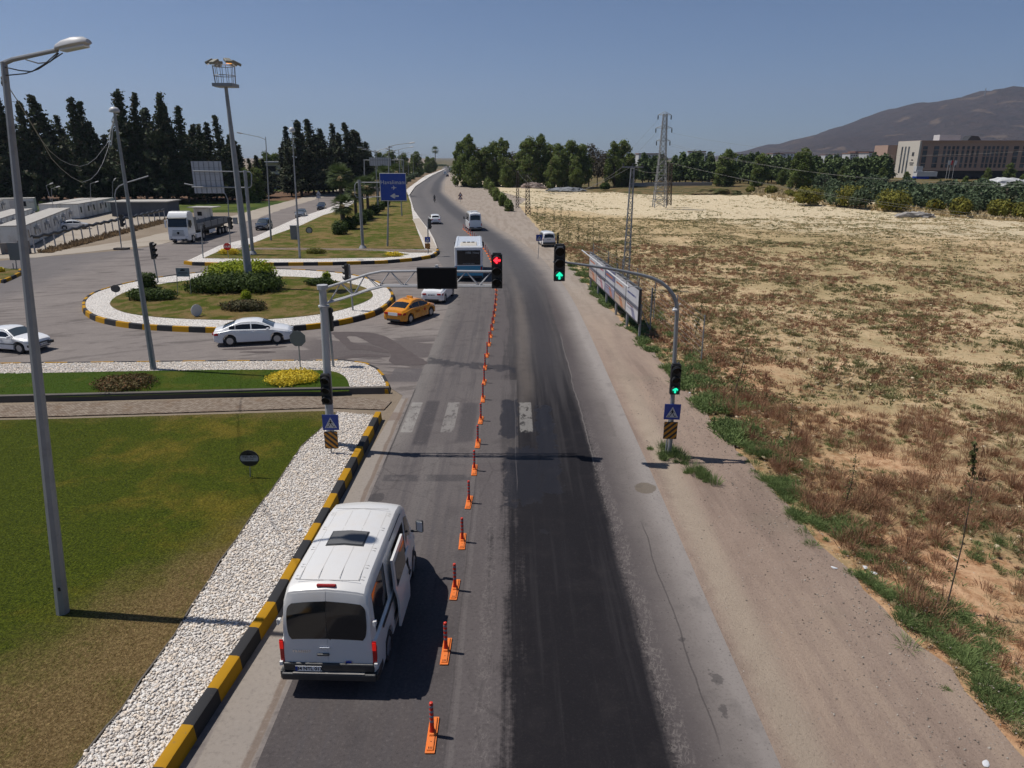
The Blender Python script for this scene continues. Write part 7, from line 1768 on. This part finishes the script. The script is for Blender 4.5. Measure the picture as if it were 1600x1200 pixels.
# facade (local -y) faces the right/camera side
rows = [(cab_row((-60.5, 90), (-76.5, 128), 5, 1), "first row beside the fence"), (cab_row((-65.5, 88), (-81.5, 126), 5, 1), "second row directly behind the first"), (cab_row((-79.0, 133), (-84, 156), 3, 1), "row with the red-marked end wall"), (cab_row((-82.3, 132), (-87.3, 155), 3, 1), "row behind the red-marked end wall"),
        (cab_row((-112, 146), (-100, 152), 2, 1), "row at the far left before the trees"), (cab_row((-93, 126), (-103, 150), 3, 1), "row in the middle of the compound"), (cab_row((-72, 84), (-86, 110), 4, 1), "third row at the frame edge")]
first = True; n_ = 0
for rw_, where in rows:
    for i, (p, a) in enumerate(rw_):
        lb = f"white prefabricated cabin, {ordw(i)} in the {where}"
        if first: cp.location = (p.x, p.y, 0); cp.rotation_euler = (0, 0, a); cp['label'] = lb; first = False
        else: copy_tree(cp, ctl, (p.x, p.y, 0), a, lb)
# shed with flat roof
x, y = g(226, 338); e = empty('shed', (x-1, y+3, 0), R(4), "dark-walled shed with a pale flat roof in front of the conifers", 'shed')
b = MB(); b.box((0, 0, 1.3), (10.5, 6, 2.6)); b.build('wall', mat("grey shed wall", m_wallc((.10, .11, .13), (.06, .06, .07))), e); b = MB(); b.box((0, -.3, 2.72), (11.3, 7.2, .2)); b.build('roof', M_cabroof, e)
x, y = g(211, 334); e = empty('water_tank', (x, y-2.5, 0), 0, "red tank standing before the dark shed", 'tank'); b = MB(); b.lathe([(.7, 0), (.75, .1), (.75, 1.8), (.6, 1.95), (.1, 2.0)], (0, 0, .2), 16); b.build('tank_body', M_red, e, smooth=40); b = MB(); b.lathe([(.2, 0), (.2, .1)], (0, 0, 2.18), 10); b.box((0, 0, .1), (1.3, 1.3, .2)); b.build('lid', M_lgrey, e)
x, y = g(312, 348); e = empty('hut', (x, y+2, 0), R(-6), "white guard hut with a thin canopy behind the lorry cab", 'hut'); e.scale = (.75, .75, .85)
b = MB(); b.box((0, 0, 1.4), (3.2, 2.6, 2.8)); b.build('wall', M_cab, e); b = MB(); b.box((.6, -.4, 3.0), (6, 4.4, .14)); b.build('canopy', M_cabroof, e); b = MB(); b.box((-.2, -1.32, 1.7), (1.1, .05, .8)); b.build('window', M_darkw, e)
for sx in (2.9,): b = MB(); b.cyl((sx, -2.2, 0), (sx, -2.2, 2.95), .05, 6); b.build('canopy_post', M_galv, e)
# compound fence: posts with a sagging dark net rolled at the top
F0, F1 = Vector((-56.6, 85.0, 0)), Vector((-62.6, 131, 0)); e = empty('fence', F0, 0, "low compound fence with dark netting rolled along its top and dry weeds at its foot", 'fence'); dv = F1-F0; nP = 18; tp_ = []
for i in range(nP+1):
    p = dv*(i/nP); b = MB(); b.box((p.x, p.y, .95), (.12, .12, 1.9)); b.build('fence_post', M_lgrey, e); tp_ += [p+Vector((0, 0, 1.9)), p+dv/nP*.5+Vector((0, 0, 1.72))]
b = MB(); b.tube([tuple(p) for p in tp_[:-1]], .2, 7); b.build('netting', M_plast, e, smooth=60)
e = empty('block_wall', (-57.4, 84.5, 0), R(20), "rough rubble and panel screen at the left end of the compound fence", 'wall'); b = MB()
for i, (w_, h_) in enumerate(((1.2, 1.5), (1.6, 1.3), (1.1, 1.6), (1.5, 1.2))): b.box((-i*1.6, 0, h_/2), (w_, .2, h_), rx=.05*i); 
b.build('wall_panel', mat("patchy screen panel", m_wallc((.2, .19, .18), (.16, .09, .07), 1.5)), e)
cl = [(-59.5, 84), (-70, 80), (-80, 104), (-66, 102), (-69, 116), (-85, 135), (-74, 132), (-101, 145), (-57, 102)]
for i, (px, t_, ar) in enumerate((((88, 340), (72, 290), 6), ((85, 345), (80, 295), 8), ((143, 336), (141, 287), 8), ((2, 320), (1, 288), 8), ((176, 330), (176, 284), 2))):
    lamp(px, t_, [(t_, (t_[0]+ar, t_[1]-2.5))], f"thin yard lamp among the white cabins, {ordw(i)} from the right pair" if i < 2 else f"thin yard lamp near the conifers, {('left of the curved signal', 'at the frame edge', 'beside the curved signal')[i-2]}", .05, .04, 0, group='yard lamps in the compound')
# white villa
e = empty('villa', (at(436, 262, 262).x, 268, 0), R(8), "white modern villa between the conifers and slim cypresses", 'house'); M_vil = mat("white render", m_wallc((.5, .5, .5), (.42, .41, .4), .1))
b = MB(); b.box((0, 0, 4.5), (13, 10, 9)); b.box((-9, -1, 3), (6, 8, 6)); b.build('wall', M_vil, e); b = MB(); b.box((0, -.5, 9.2), (15, 12, .5)); b.build('roof', M_vil, e)
for x, z, w_, h_ in ((-3.4, 7, 3.0, 1.8), (3.2, 7, 2.6, 1.6), (-2.5, 3.2, 4.4, 3.8), (3.8, 3, 2.4, 3)): b = MB(); b.box((x, -5.02, z), (w_, .12, h_)); b.build('window', M_darkw, e)
# brown public building
M_brn = mat("brown stone cladding", m_wallc((.40, .28, .225), (.34, .235, .19), .05)); M_crm = mat("cream cladding", m_wallc((.52, .48, .42), (.46, .42, .36), .05)); M_win = mat("dark strip window", lambda: dict(c=mixc(vor(.35, objc(), 'Color'), (.03, .034, .04), (.12, .135, .15)), r=.15))
YB = 400.; A0 = at(1440, 221, YB); K = YB/FPX*.97; top = at(1500, 221, YB).z; e = empty('public_building', (A0.x, YB, 0), R(-1), "long brown public building with a cream end wall and tall strip windows", 'building'); X0 = 1440
Wf = (1640-X0)*K
b = MB(); b.box((Wf/2, 11, top/2+2), (Wf, 22, top-4)); b.box((Wf/2, 11, top+.25), (Wf+1, 24, .5)); b.build('wall', M_brn, e); b = MB(); b.box((Wf/2, 12, 2.0), (Wf-2, 20, 3.9)); b.build('ground_floor', M_darkw, e)
b = MB(); b.box((-.5, 10.9, top/2), (1.0, 23.4, top+.8)); ew = b.build('end_wall', M_crm, e)
for yy, wy in ((17, 1.6), (13.4, 1.6), (9.8, 1.6)): b = MB(); b.box((-1.02, yy, top*.5), (.12, wy, top*.74)); b.build('window', M_win, ew)
b = MB()
for zz, w_, h_ in ((.66, 2.2, 2.0), (.5, 2, .5), (.42, 4.4, .5), (.37, 3.6, .5)): b.box((-1.03, 4.6, top*zz), (.1, w_, h_))
b.build('wall_lettering', M_plast, ew)
b = MB(); b.box((-2.2, 31, top*.46), (8, 16, top*.92)); b.build('side_wing', M_brn, e)
zc = [(1462.5, 9, 228, 254), (1476, 2.7, 0, 0), (1482.5, 2.7, 0, 0), (1489, 2.7, 0, 0), (1495.5, 2.7, 0, 0)]
wx = [(1447.5, 8)]
for px in (1477, 1483.5, 1490, 1496.5, 1505, 1512.5, 1520, 1527.5, 1538, 1544, 1550.5, 1557, 1564, 1571): wx.append((px, 4.4))
wx.append((1464.5, 9)); wx.append((1585, 9)); wx.append((1598, 7)); wx.append((1610, 5)); wx.append((1620, 5))
for px, w_ in wx:
    x = (px-X0)*K; yy = -.08; b = MB(); b.box((x, yy, top*.52+1.2), (w_*.82*K, .2, top*.58)); o = b.build('window', M_win, e); b = MB()
    for f_ in (.36, .55, .72): b.box((x, yy-.12, top*f_+1), (w_*K, .06, .35))
    b.build('transom', M_brn, o)
b = MB(); b.box(((1490-X0)*K, 8, top+2.0), (32*K, 6, 3)); b.build('plant_room', M_vil, e)
b = MB(); b.prism([(0, 0), (22*K, 0), (16*K, 2.4), (5*K, 2.6)], 0, 6); b.xf(Matrix.Translation(((1522-X0)*K, 14, top+.5)) @ Matrix.Rotation(math.pi/2, 4, 'X')); b.build('roof_gable', M_plast, e)
for i, (px, col) in enumerate(((1482, M_red), (1478, M_wh), (1488, M_wh))):
    p = at(px, 276, 385); e = empty('flagpole', (p.x, 385, 0), 0, f"{('red', 'white and', 'rightmost white')[i]} flag on a pole before the brown building, {ordw(i)} of three", 'flag'); b = MB(); b.cyl((0, 0, 0), (0, 0, 9.5), .08, 6); b.build('pole', M_wh, e); b = MB(); b.box((.55, 0, 8.2), (1.1, .05, 2.2), ry=.15); b.build('flag', col, e)
# white rubble-like tent / roof sheets and small booth
x, y = g(1540, 292); e = empty('spoil_heap', (x, y, 0), 0, "white heap behind the orchard trees at right", 'heap'); b = MB(); bm = bmesh.new(); bmesh.ops.create_icosphere(bm, subdivisions=4, radius=1)
for v in bm.verts: q = v.co.copy(); v.co = Vector((q.x*11, q.y*5, q.z*4.6))*(1+.28*mnoise.noise(q*2.6)); v.co.z += .9*mnoise.noise(q*7)
b.add([v.co for v in bm.verts], [[q.index for q in f.verts] for f in bm.faces]); bm.free(); b.build('heap', M_vil, e); e.scale = (.95, .9, .75); e.location.y -= 12
x, y = g(1460, 292); e = empty('booth', (x, y+8, 0), 0, "small white booth with a blue base among the trees", 'booth'); b = MB(); b.box((0, 0, 4.6), (8, 3, 1.8)); b.box((-3, 0, 6.5), (2.5, 2, 2)); b.build('wall', M_vil, e); b = MB(); b.box((-1.5, 0, 3.2), (5, 3.1, 1.0)); b.build('skirting', M_bluep, e)
# far town
tp_ = empty('town_block', (0, 0, 0), 0, 'x', 'building', 'apartment blocks on the horizon'); b = MB(); b.box((0, 0, 8), (22, 14, 16)); b.build('wall', M_vil, tp_)
b = MB(); b.box((0, 0, 16.6), (23, 15, 1.2)); b.build('roof', mat("terracotta roof", color=(.22, .12, .09), rough=.9), tp_); b = MB()
for i in range(5):
    for k in range(4): b.box((-8+i*4, -7.05, 3+k*3.6), (1.8, .2, 1.8))
tag(b.build('window', M_darkw, tp_), kind='stuff'); ttl = tree_list(tp_); spots = []
for i in range(34):
    px = random.choice([random.uniform(1150, 1245), random.uniform(1280, 1405), random.uniform(1310, 1400)]); Y = random.uniform(1150, 1900); z = random.uniform(.6, 1.1); spots.append((at(px, 245, Y).x, Y, z))
spots += [(at(px, 245, Y).x, Y, z) for px, Y, z in ((1332, 950, .95), (1345, 960, 1.05), (1360, 940, 1.0), (1372, 980, .9), (1390, 960, .8), (1000, 900, .8), (1012, 880, .9), (1088, 1200, 1.2))]
spots.sort()
for i, (x, y, s) in enumerate(spots):
    lb = f"distant pale apartment block on the horizon, {ordw(i)} from the left"
    if i == 0: tp_.location = (x, y, 0); tp_.scale = (s, s, s); tp_['label'] = lb
    else: copy_tree(tp_, ttl, (x, y, 0), random.uniform(-.5, .5), lb, None, (s*random.uniform(.7, 1.3), s, s))
# long pale wall, rubble heaps at the far side of the field
a, c_ = Vector((*g(985, 291), 0)), Vector((*g(1112, 290), 0)); e = empty('wall', a, math.atan2(c_.y-a.y, c_.x-a.x), "long low pale wall at the far side of the field", 'wall'); b = MB(); ln = (c_-a).length; b.box((ln/2, 0, .6), (ln, .4, 1.2)); b.build('wall_panel', M_conc, e); b = MB(); b.box((ln/2, 0, 1.25), (ln, .5, .1)); b.build('coping', M_lgrey, e)
def heap(px, py, w_, h_, m, label):
    x, y = g(px, py); e = empty('gravel_heap', (x, y, 0), 0, label, 'heap'); b = MB(); bm = bmesh.new(); bmesh.ops.create_icosphere(bm, subdivisions=4, radius=1)
    for v in bm.verts: q = v.co.copy(); v.co = Vector((q.x*w_, q.y*w_*.4, max(q.z, -.2)*h_))*(1+.35*mnoise.noise(q*3+Vector((px, 0, 0)))); v.co += Vector((0, 0, .25*mnoise.noise(q*11)))
    b.add([v.co for v in bm.verts], [[q.index for q in f.verts] for f in bm.faces]); bm.free(); b.build('heap', m, e)
heap(885, 298, 6.5, 1.1, mat("grey gravel", m_wallc((.22, .23, .24), (.16, .16, .17), .5)), "grey gravel heap before the roadside trees"); heap(833, 294, 4.5, 2.0, mat("pinkish rubble", m_wallc((.28, .22, .19), (.2, .16, .14), .5)), "pinkish rubble heap before the roadside trees")
heap(1120, 303, 7, 1.6, M_ground, "cream earth heap at the foot of the dark tree"); heap(1430, 338, 3.5, .8, M_conc, "grey rubble heap on the field's far ridge")
# antenna on the mountain
p = at(1538, 152, 4500); e = empty('radio_mast', (p.x, 4500, p.z-30), 0, "thin radio mast on the mountain ridge", 'mast'); b = MB(); lattice(b, (0, 0, 0), 5, (0, 0, 80), 2, 6, .9, .6); b.build('lattice_mast', M_galv2, e)
# ================================================================== GROUND COVER (uncountable)
fe = [(-20, 9.9), (10, 9.8), (12.4, 9.6), (15.3, 9.4), (17.7, 9.1), (22.2, 8.9), (31.8, 8.5), (43, 8.0), (55.5, 7.1), (95, 5.1), (175, 2), (300, -8)]
def fedge(y):
    for (a, va), (b_, vb) in zip(fe[:-1], fe[1:]):
        if y <= b_: return va+(vb-va)*(y-a)/(b_-a)
    return -8
def inview(x, y, m=60):
    d = y*_c+CAM_H*_s
    if d < 1: return False
    px = 800+FPX*x/d; py = 600+FPX*(CAM_H*_c-y*_s)/d*1.0
    return -m < px < 1600+m and py < 1290
def grid_z(xs_, ys_): return np.array([gz(a, b_) for a, b_ in zip(xs_, ys_)])
def tufts(C, r_, h, k, wd, flat=.5):
    """C (n,3), r,h (n,) -> blades, k per tuft"""
    n = len(C); idx = np.repeat(np.arange(n), k); m = len(idx); a = rng.uniform(0, 6.283, m); q = rng.random(m)**.6
    base = C[idx]+np.stack([np.cos(a)*q*r_[idx]*.45, np.sin(a)*q*r_[idx]*.45, np.zeros(m)-.02], 1); q2 = q*rng.uniform(.7, 1.3, m)
    tip = C[idx]+np.stack([np.cos(a)*q2*r_[idx], np.sin(a)*q2*r_[idx], h[idx]*rng.uniform(.35, 1., m)*(1-.45*q)], 1)
    d = tip-base; s = np.cross(d, rng.normal(size=(m, 3))); s /= np.linalg.norm(s, axis=1, keepdims=True)+1e-9; w_ = (wd*rng.uniform(.6, 1.4, m))[:, None] if np.isscalar(wd) else (wd[idx]*rng.uniform(.6, 1.4, m))[:, None]
    mid = (base+tip)/2+np.array([0, 0, 1])*h[idx][:, None]*.08
    V = np.stack([base-s*w_*.3, base+s*w_*.3, mid+s*w_, tip, mid-s*w_], 1).reshape(-1, 3)
    o = np.arange(m)[:, None]*5; F = np.concatenate([o+np.array([0, 1, 2, 4]), o+np.array([4, 2, 3, 3])], 0)
    F3 = np.concatenate([o+np.array([0, 1, 2]), o+np.array([0, 2, 4]), o+np.array([4, 2, 3])], 0)
    return V, F3
def leafy(C, r_, h, k, sz):
    n = len(C); idx = np.repeat(np.arange(n), k); m = len(idx); d = rng.normal(size=(m, 3)); d /= np.linalg.norm(d, axis=1, keepdims=True); d[:, 2] = np.abs(d[:, 2]); q = rng.uniform(.35, 1.05, m)
    lump = 1+.35*np.sin(d[:, 0]*5+idx)*np.cos(d[:, 1]*5+idx*1.7)
    P = C[idx]+d*np.stack([r_[idx], r_[idx], h[idx]], 1)*(q*lump)[:, None]; Nn = d*.5+rng.normal(size=(m, 3))*.5; Nn /= np.linalg.norm(Nn, axis=1, keepdims=True)
    V, F = quads(P, Nn, sz, .6); F3 = np.concatenate([F[:, [0, 1, 2]], F[:, [0, 2, 3]]]); return V, F3
def scatter(n, fx, y0, y1, keep, rfun, ypow=1.):
    P = []; tries = 0
    while len(P) < n and tries < n*14:
        tries += 1; y = y0+(y1-y0)*random.random()**ypow; x = fx(y)
        if not inview(x, y): continue
        if keep and random.random() > keep(x, y): continue
        P.append((x, y))
    return P
def build_tufts(name, groups, m, lf=0.):
    VV = []; FF = []; o = 0
    for P, r0, r1, h0, h1, k, wd in groups:
        if not P: continue
        P = np.array(P); n = len(P); C = np.column_stack([P, grid_z(P[:, 0], P[:, 1])]); s = rng.random(n)**1.6
        V, F = tufts(C, r0+(r1-r0)*s, h0+(h1-h0)*s, max(4, int(k*(1-lf*.6))), wd); VV.append(V); FF.append(F+o); o += len(V)
        if lf: V, F = leafy(C, (r0+(r1-r0)*s)*.8, (h0+(h1-h0)*s)*.8, int(k*lf), wd*3.2); VV.append(V); FF.append(F+o); o += len(V)
    tag(npmesh(name, np.concatenate(VV), np.concatenate(FF), m), kind='stuff')
def clump(sc, th, off=0.): return lambda x, y: 1. if mnoise.noise(Vector((x*sc+off, y*sc, off))) > th else .06
nz = lambda x, y, s, o=0: mnoise.noise(Vector((x*s+o, y*s, o)))
# green weeds hugging the gravel edge
edgeP = scatter(2300, lambda y: fedge(y)+abs(random.gauss(0, 1.1))-.15+.9*nz(0, y, .35), 9, 75, lambda x, y: 1. if nz(x, y, .5, 3) > -.02 else .02, None, 1.3)
inner = scatter(3800, lambda y: fedge(y)+random.uniform(1, 42), 9, 100, lambda x, y: 1. if nz(x, y, .23, 8) > .08 else .1, None, 1.4)
polef = [(5.5+random.gauss(0, .35)+.6*t, 25.4-2.2*t+random.gauss(0, .35)) for t in [random.random()*1.5-.2 for _ in range(40)]]
polef = [(5.7+1.1*t+random.gauss(0, .16), 25.6-2.8*t+random.gauss(0, .3)) for t in [random.random() for _ in range(34)]]
build_tufts('green_weeds', [([p for p in edgeP if p[1] < 26], .12, .5, .08, .36, 170, .006), ([p for p in edgeP if p[1] >= 26], .18, .6, .12, .5, 60, .02), ([p for p in inner if p[1] < 30], .1, .4, .08, .34, 130, .006), (polef, .15, .45, .15, .75, 240, .007)], ML_weed, .8)
dg = scatter(10000, lambda y: fedge(y)+random.uniform(.3, 30+60*random.random()), 9, 140, lambda x, y: 1. if nz(x, y, .16, 5) > -.15 else .3, None, 1.6)
build_tufts('olive_weeds', [([p for p in dg if p[1] < 32], .08, .3, .06, .26, 60, .006), ([p for p in dg if p[1] >= 32], .14, .45, .1, .32, 18, .024), ([p for p in inner if p[1] >= 30][::2], .2, .6, .15, .45, 40, .022)], ML_weed2)
dr = scatter(16000, lambda y: fedge(y)+random.uniform(.2, 90), 9, 140, lambda x, y: 1. if nz(x, y, .12, 11) > -.2 else .35, None, 1.6)
build_tufts('dry_grass', [([p for p in dr if p[1] < 32], .06, .3, .06, .3, 46, .005), ([p for p in dr if p[1] >= 32], .12, .45, .1, .34, 16, .02)], ML_dryw)
bw = scatter(6500, lambda y: fedge(y)+.6+abs(random.gauss(0, 24)), 12, 95, lambda x, y: 1. if nz(x, y, .2, 21) > -.1 else .15, None, 1.5)
build_tufts('brown_thistles', [([p for p in bw if p[1] < 32], .12, .62, .12, .85, 170, .007), ([p for p in bw if p[1] >= 32], .15, .5, .15, .55, 34, .022)], ML_brown, 1.1)
fw = scatter(6000, lambda y: fedge(y)+random.uniform(.3, 190), 95, 250, lambda x, y: (1. if nz(x, y, .05, 31) > .0 else .18)*(1 if y < 150 else .5), None)
build_tufts('far_weeds', [(fw[:4000], .3, .8, .12, .36, 9, .06)], ML_weed2); build_tufts('far_dry_grass', [(fw[4000:], .3, .8, .12, .36, 9, .06)], ML_dryw)
ff = [(x, y) for x, y in [(at(px, 300, 240).x, 0) for px in ()]]
# reeds and dry grass between field ridge and orchard
rd = []
for _ in range(1500):
    px = random.uniform(1170, 1640); py = 300+(px-1170)*.085+random.uniform(-8, 9); x, y = g(px, py); rd.append((x, y))
build_tufts('tall_dry_grass', [(rd, .5, 1.3, .5, 1.5, 12, .16)], ML_dryw)
fd = []
for _ in range(900):
    t = random.random(); p = F0+(F1-F0)*t; fd.append((p.x+.4+random.random()*1.6, p.y-.2))
build_tufts('fence_weeds', [(fd, .2, .5, .3, 1.0, 14, .06)], ML_brown if False else m_leaf((.16, .11, .06), (.30, .21, .12)))
def rocks(name, P, s0, s1, m, flat=.6):
    t = (1+5**.5)/2; bv = np.array([(-1, t, 0), (1, t, 0), (-1, -t, 0), (1, -t, 0), (0, -1, t), (0, 1, t), (0, -1, -t), (0, 1, -t), (t, 0, -1), (t, 0, 1), (-t, 0, -1), (-t, 0, 1)])/1.902
    bf = np.array([(0, 11, 5), (0, 5, 1), (0, 1, 7), (0, 7, 10), (0, 10, 11), (1, 5, 9), (5, 11, 4), (11, 10, 2), (10, 7, 6), (7, 1, 8), (3, 9, 4), (3, 4, 2), (3, 2, 6), (3, 6, 8), (3, 8, 9), (4, 9, 5), (2, 4, 11), (6, 2, 10), (8, 6, 7), (9, 8, 1)])
    n = len(P); P = np.asarray(P); sc = (s0+(s1-s0)*rng.random(n)**2)[:, None, None]; V = bv[None]*(1+.18*rng.normal(size=(n, 12, 1))); V = V*np.stack([rng.uniform(.7, 1.25, n), rng.uniform(.7, 1.25, n), np.full(n, flat)*rng.uniform(.7, 1.2, n)], 1)[:, None]
    a = rng.uniform(0, 6.28, n); ca, sa = np.cos(a)[:, None], np.sin(a)[:, None]; tl_ = rng.normal(size=n)[:, None]*.35
    x = V[:, :, 0]*ca-V[:, :, 1]*sa; y = V[:, :, 0]*sa+V[:, :, 1]*ca; z = V[:, :, 2]+x*tl_
    V = np.stack([x, y, z], 2)*sc+P[:, None, :]
    F = (bf[None]+np.arange(n)[:, None, None]*12).reshape(-1, 3)
    tag(npmesh(name, V.reshape(-1, 3), F, m, smooth=True), kind='stuff')
M_rock = mat("field stone", lambda: dict(c=mixc(isle(), srgb(244, 226, 194), srgb(178, 150, 118)), r=.95))
rp = scatter(17000, lambda y: fedge(y)+random.uniform(.3, 70), 9, 120, lambda x, y: 1. if nz(x, y, .3, 41) > -.2 else .3, None, 1.2)
rz_ = grid_z([p[0] for p in rp], [p[1] for p in rp]); rocks('field_stones', [(p[0], p[1], z) for p, z in zip(rp, rz_)], .015, .11, M_rock)
gp = [(fedge(y)+random.gauss(-.6, 1.1), y, .012) for y in [9+26*random.random() for _ in range(3200)]]
rocks('gravel_bits', gp, .006, .03, mat("gravel bit", lambda: dict(c=mixc(isle(), srgb(186, 176, 164), srgb(110, 98, 88)), r=.95)))
# pebbles of the near bed and the strip corner
M_peb = mat("white river pebble", lambda: dict(c=mixc(ss(isle(), .66, .7)*.8, mixc(isle(), (.52, .47, .42), (.78, .73, .67)), mixc(isle(), (.52, .40, .29), (.66, .56, .45))), r=.7))
def inpoly(x, y, poly):
    c = False; n = len(poly)
    for i in range(n):
        x1, y1 = poly[i][:2]; x2, y2 = poly[(i+1) % n][:2]
        if (y1 > y) != (y2 > y) and x < (x2-x1)*(y-y1)/(y2-y1)+x1: c = not c
    return c
def fill(poly, dens, z, yfun=None):
    xs_ = [p[0] for p in poly]; ys_ = [p[1] for p in poly]; A_ = (max(xs_)-min(xs_))*(max(ys_)-min(ys_)); out = []
    for _ in range(int(A_*dens)):
        x = random.uniform(min(xs_), max(xs_)); y = random.uniform(min(ys_), max(ys_))
        if inview(x, y, 20) and inpoly(x, y, poly): out.append((x, y, z))
    return out
P = fill(strip, 430, .215); P = [p for p in P if p[1] > 8.5]
P += [(p[0]+random.choice((-1, 1))*random.uniform(.0, .5), p[1], .02 if p[0] > -6.2 else .19) for p in random.sample([q for q in P], 60)]
rocks('pebbles', P, .014, .05, M_peb, .6)
mvc = [q for q in offset(mv, .25)]
P = [p for p in fill(mvc, 200, .2) if not inpoly(p[0], p[1], lawnB) and p[0] > -30]
rocks('pebbles', P, .03, .055, M_peb, .6)
# short grass over the near lawn
def blades(poly, dens, z, h, wd, m, ymax=99):
    P = np.array([p for p in fill(poly, dens, z) if p[1] < ymax]); n = len(P); a = rng.uniform(0, 6.28, n); hh = h*rng.uniform(.5, 1.3, n); ln = rng.normal(size=(n, 2))*.5*h
    d = np.stack([np.cos(a), np.sin(a), np.zeros(n)], 1)*wd; tip = P+np.stack([ln[:, 0], ln[:, 1], hh], 1)
    V = np.stack([P-d, P+d, tip], 1).reshape(-1, 3); tag(npmesh('grass', V, np.arange(3*n).reshape(n, 3), m), kind='stuff')
def m_bl(fn):
    def f():
        r = fn(); return dict(c=mixc(isle()*.5, mixc(.3, r['c'], srgb(150, 150, 70)), mixc(.6, r['c'], srgb(176, 168, 96))), r=.85)
    return f
blades(lawnA, 700, .165, .03, .006, mat("grass blades", m_bl(m_lawn(True))), 30)
blades(lawnB, 260, .21, .035, .009, mat("grass blades", m_bl(m_fresh)), 60)
# ================================================================== HAZE
hz = MB(); hz.box((0, 6900, 560), (22000, 14000, 1125)); 
mh = bpy.data.materials.new("haze air"); mh.use_nodes = True; mh.node_tree.nodes.clear()
vp = mh.node_tree.nodes.new('ShaderNodeVolumePrincipled'); vp.inputs['Color'].default_value = (.66, .76, .96, 1); vp.inputs['Density'].default_value = .00007; vp.inputs['Anisotropy'].default_value = .3
oo = mh.node_tree.nodes.new('ShaderNodeOutputMaterial'); mh.node_tree.links.new(vp.outputs[0], oo.inputs['Volume'])
ho = hz.build('haze', mh); tag(ho, kind='stuff')
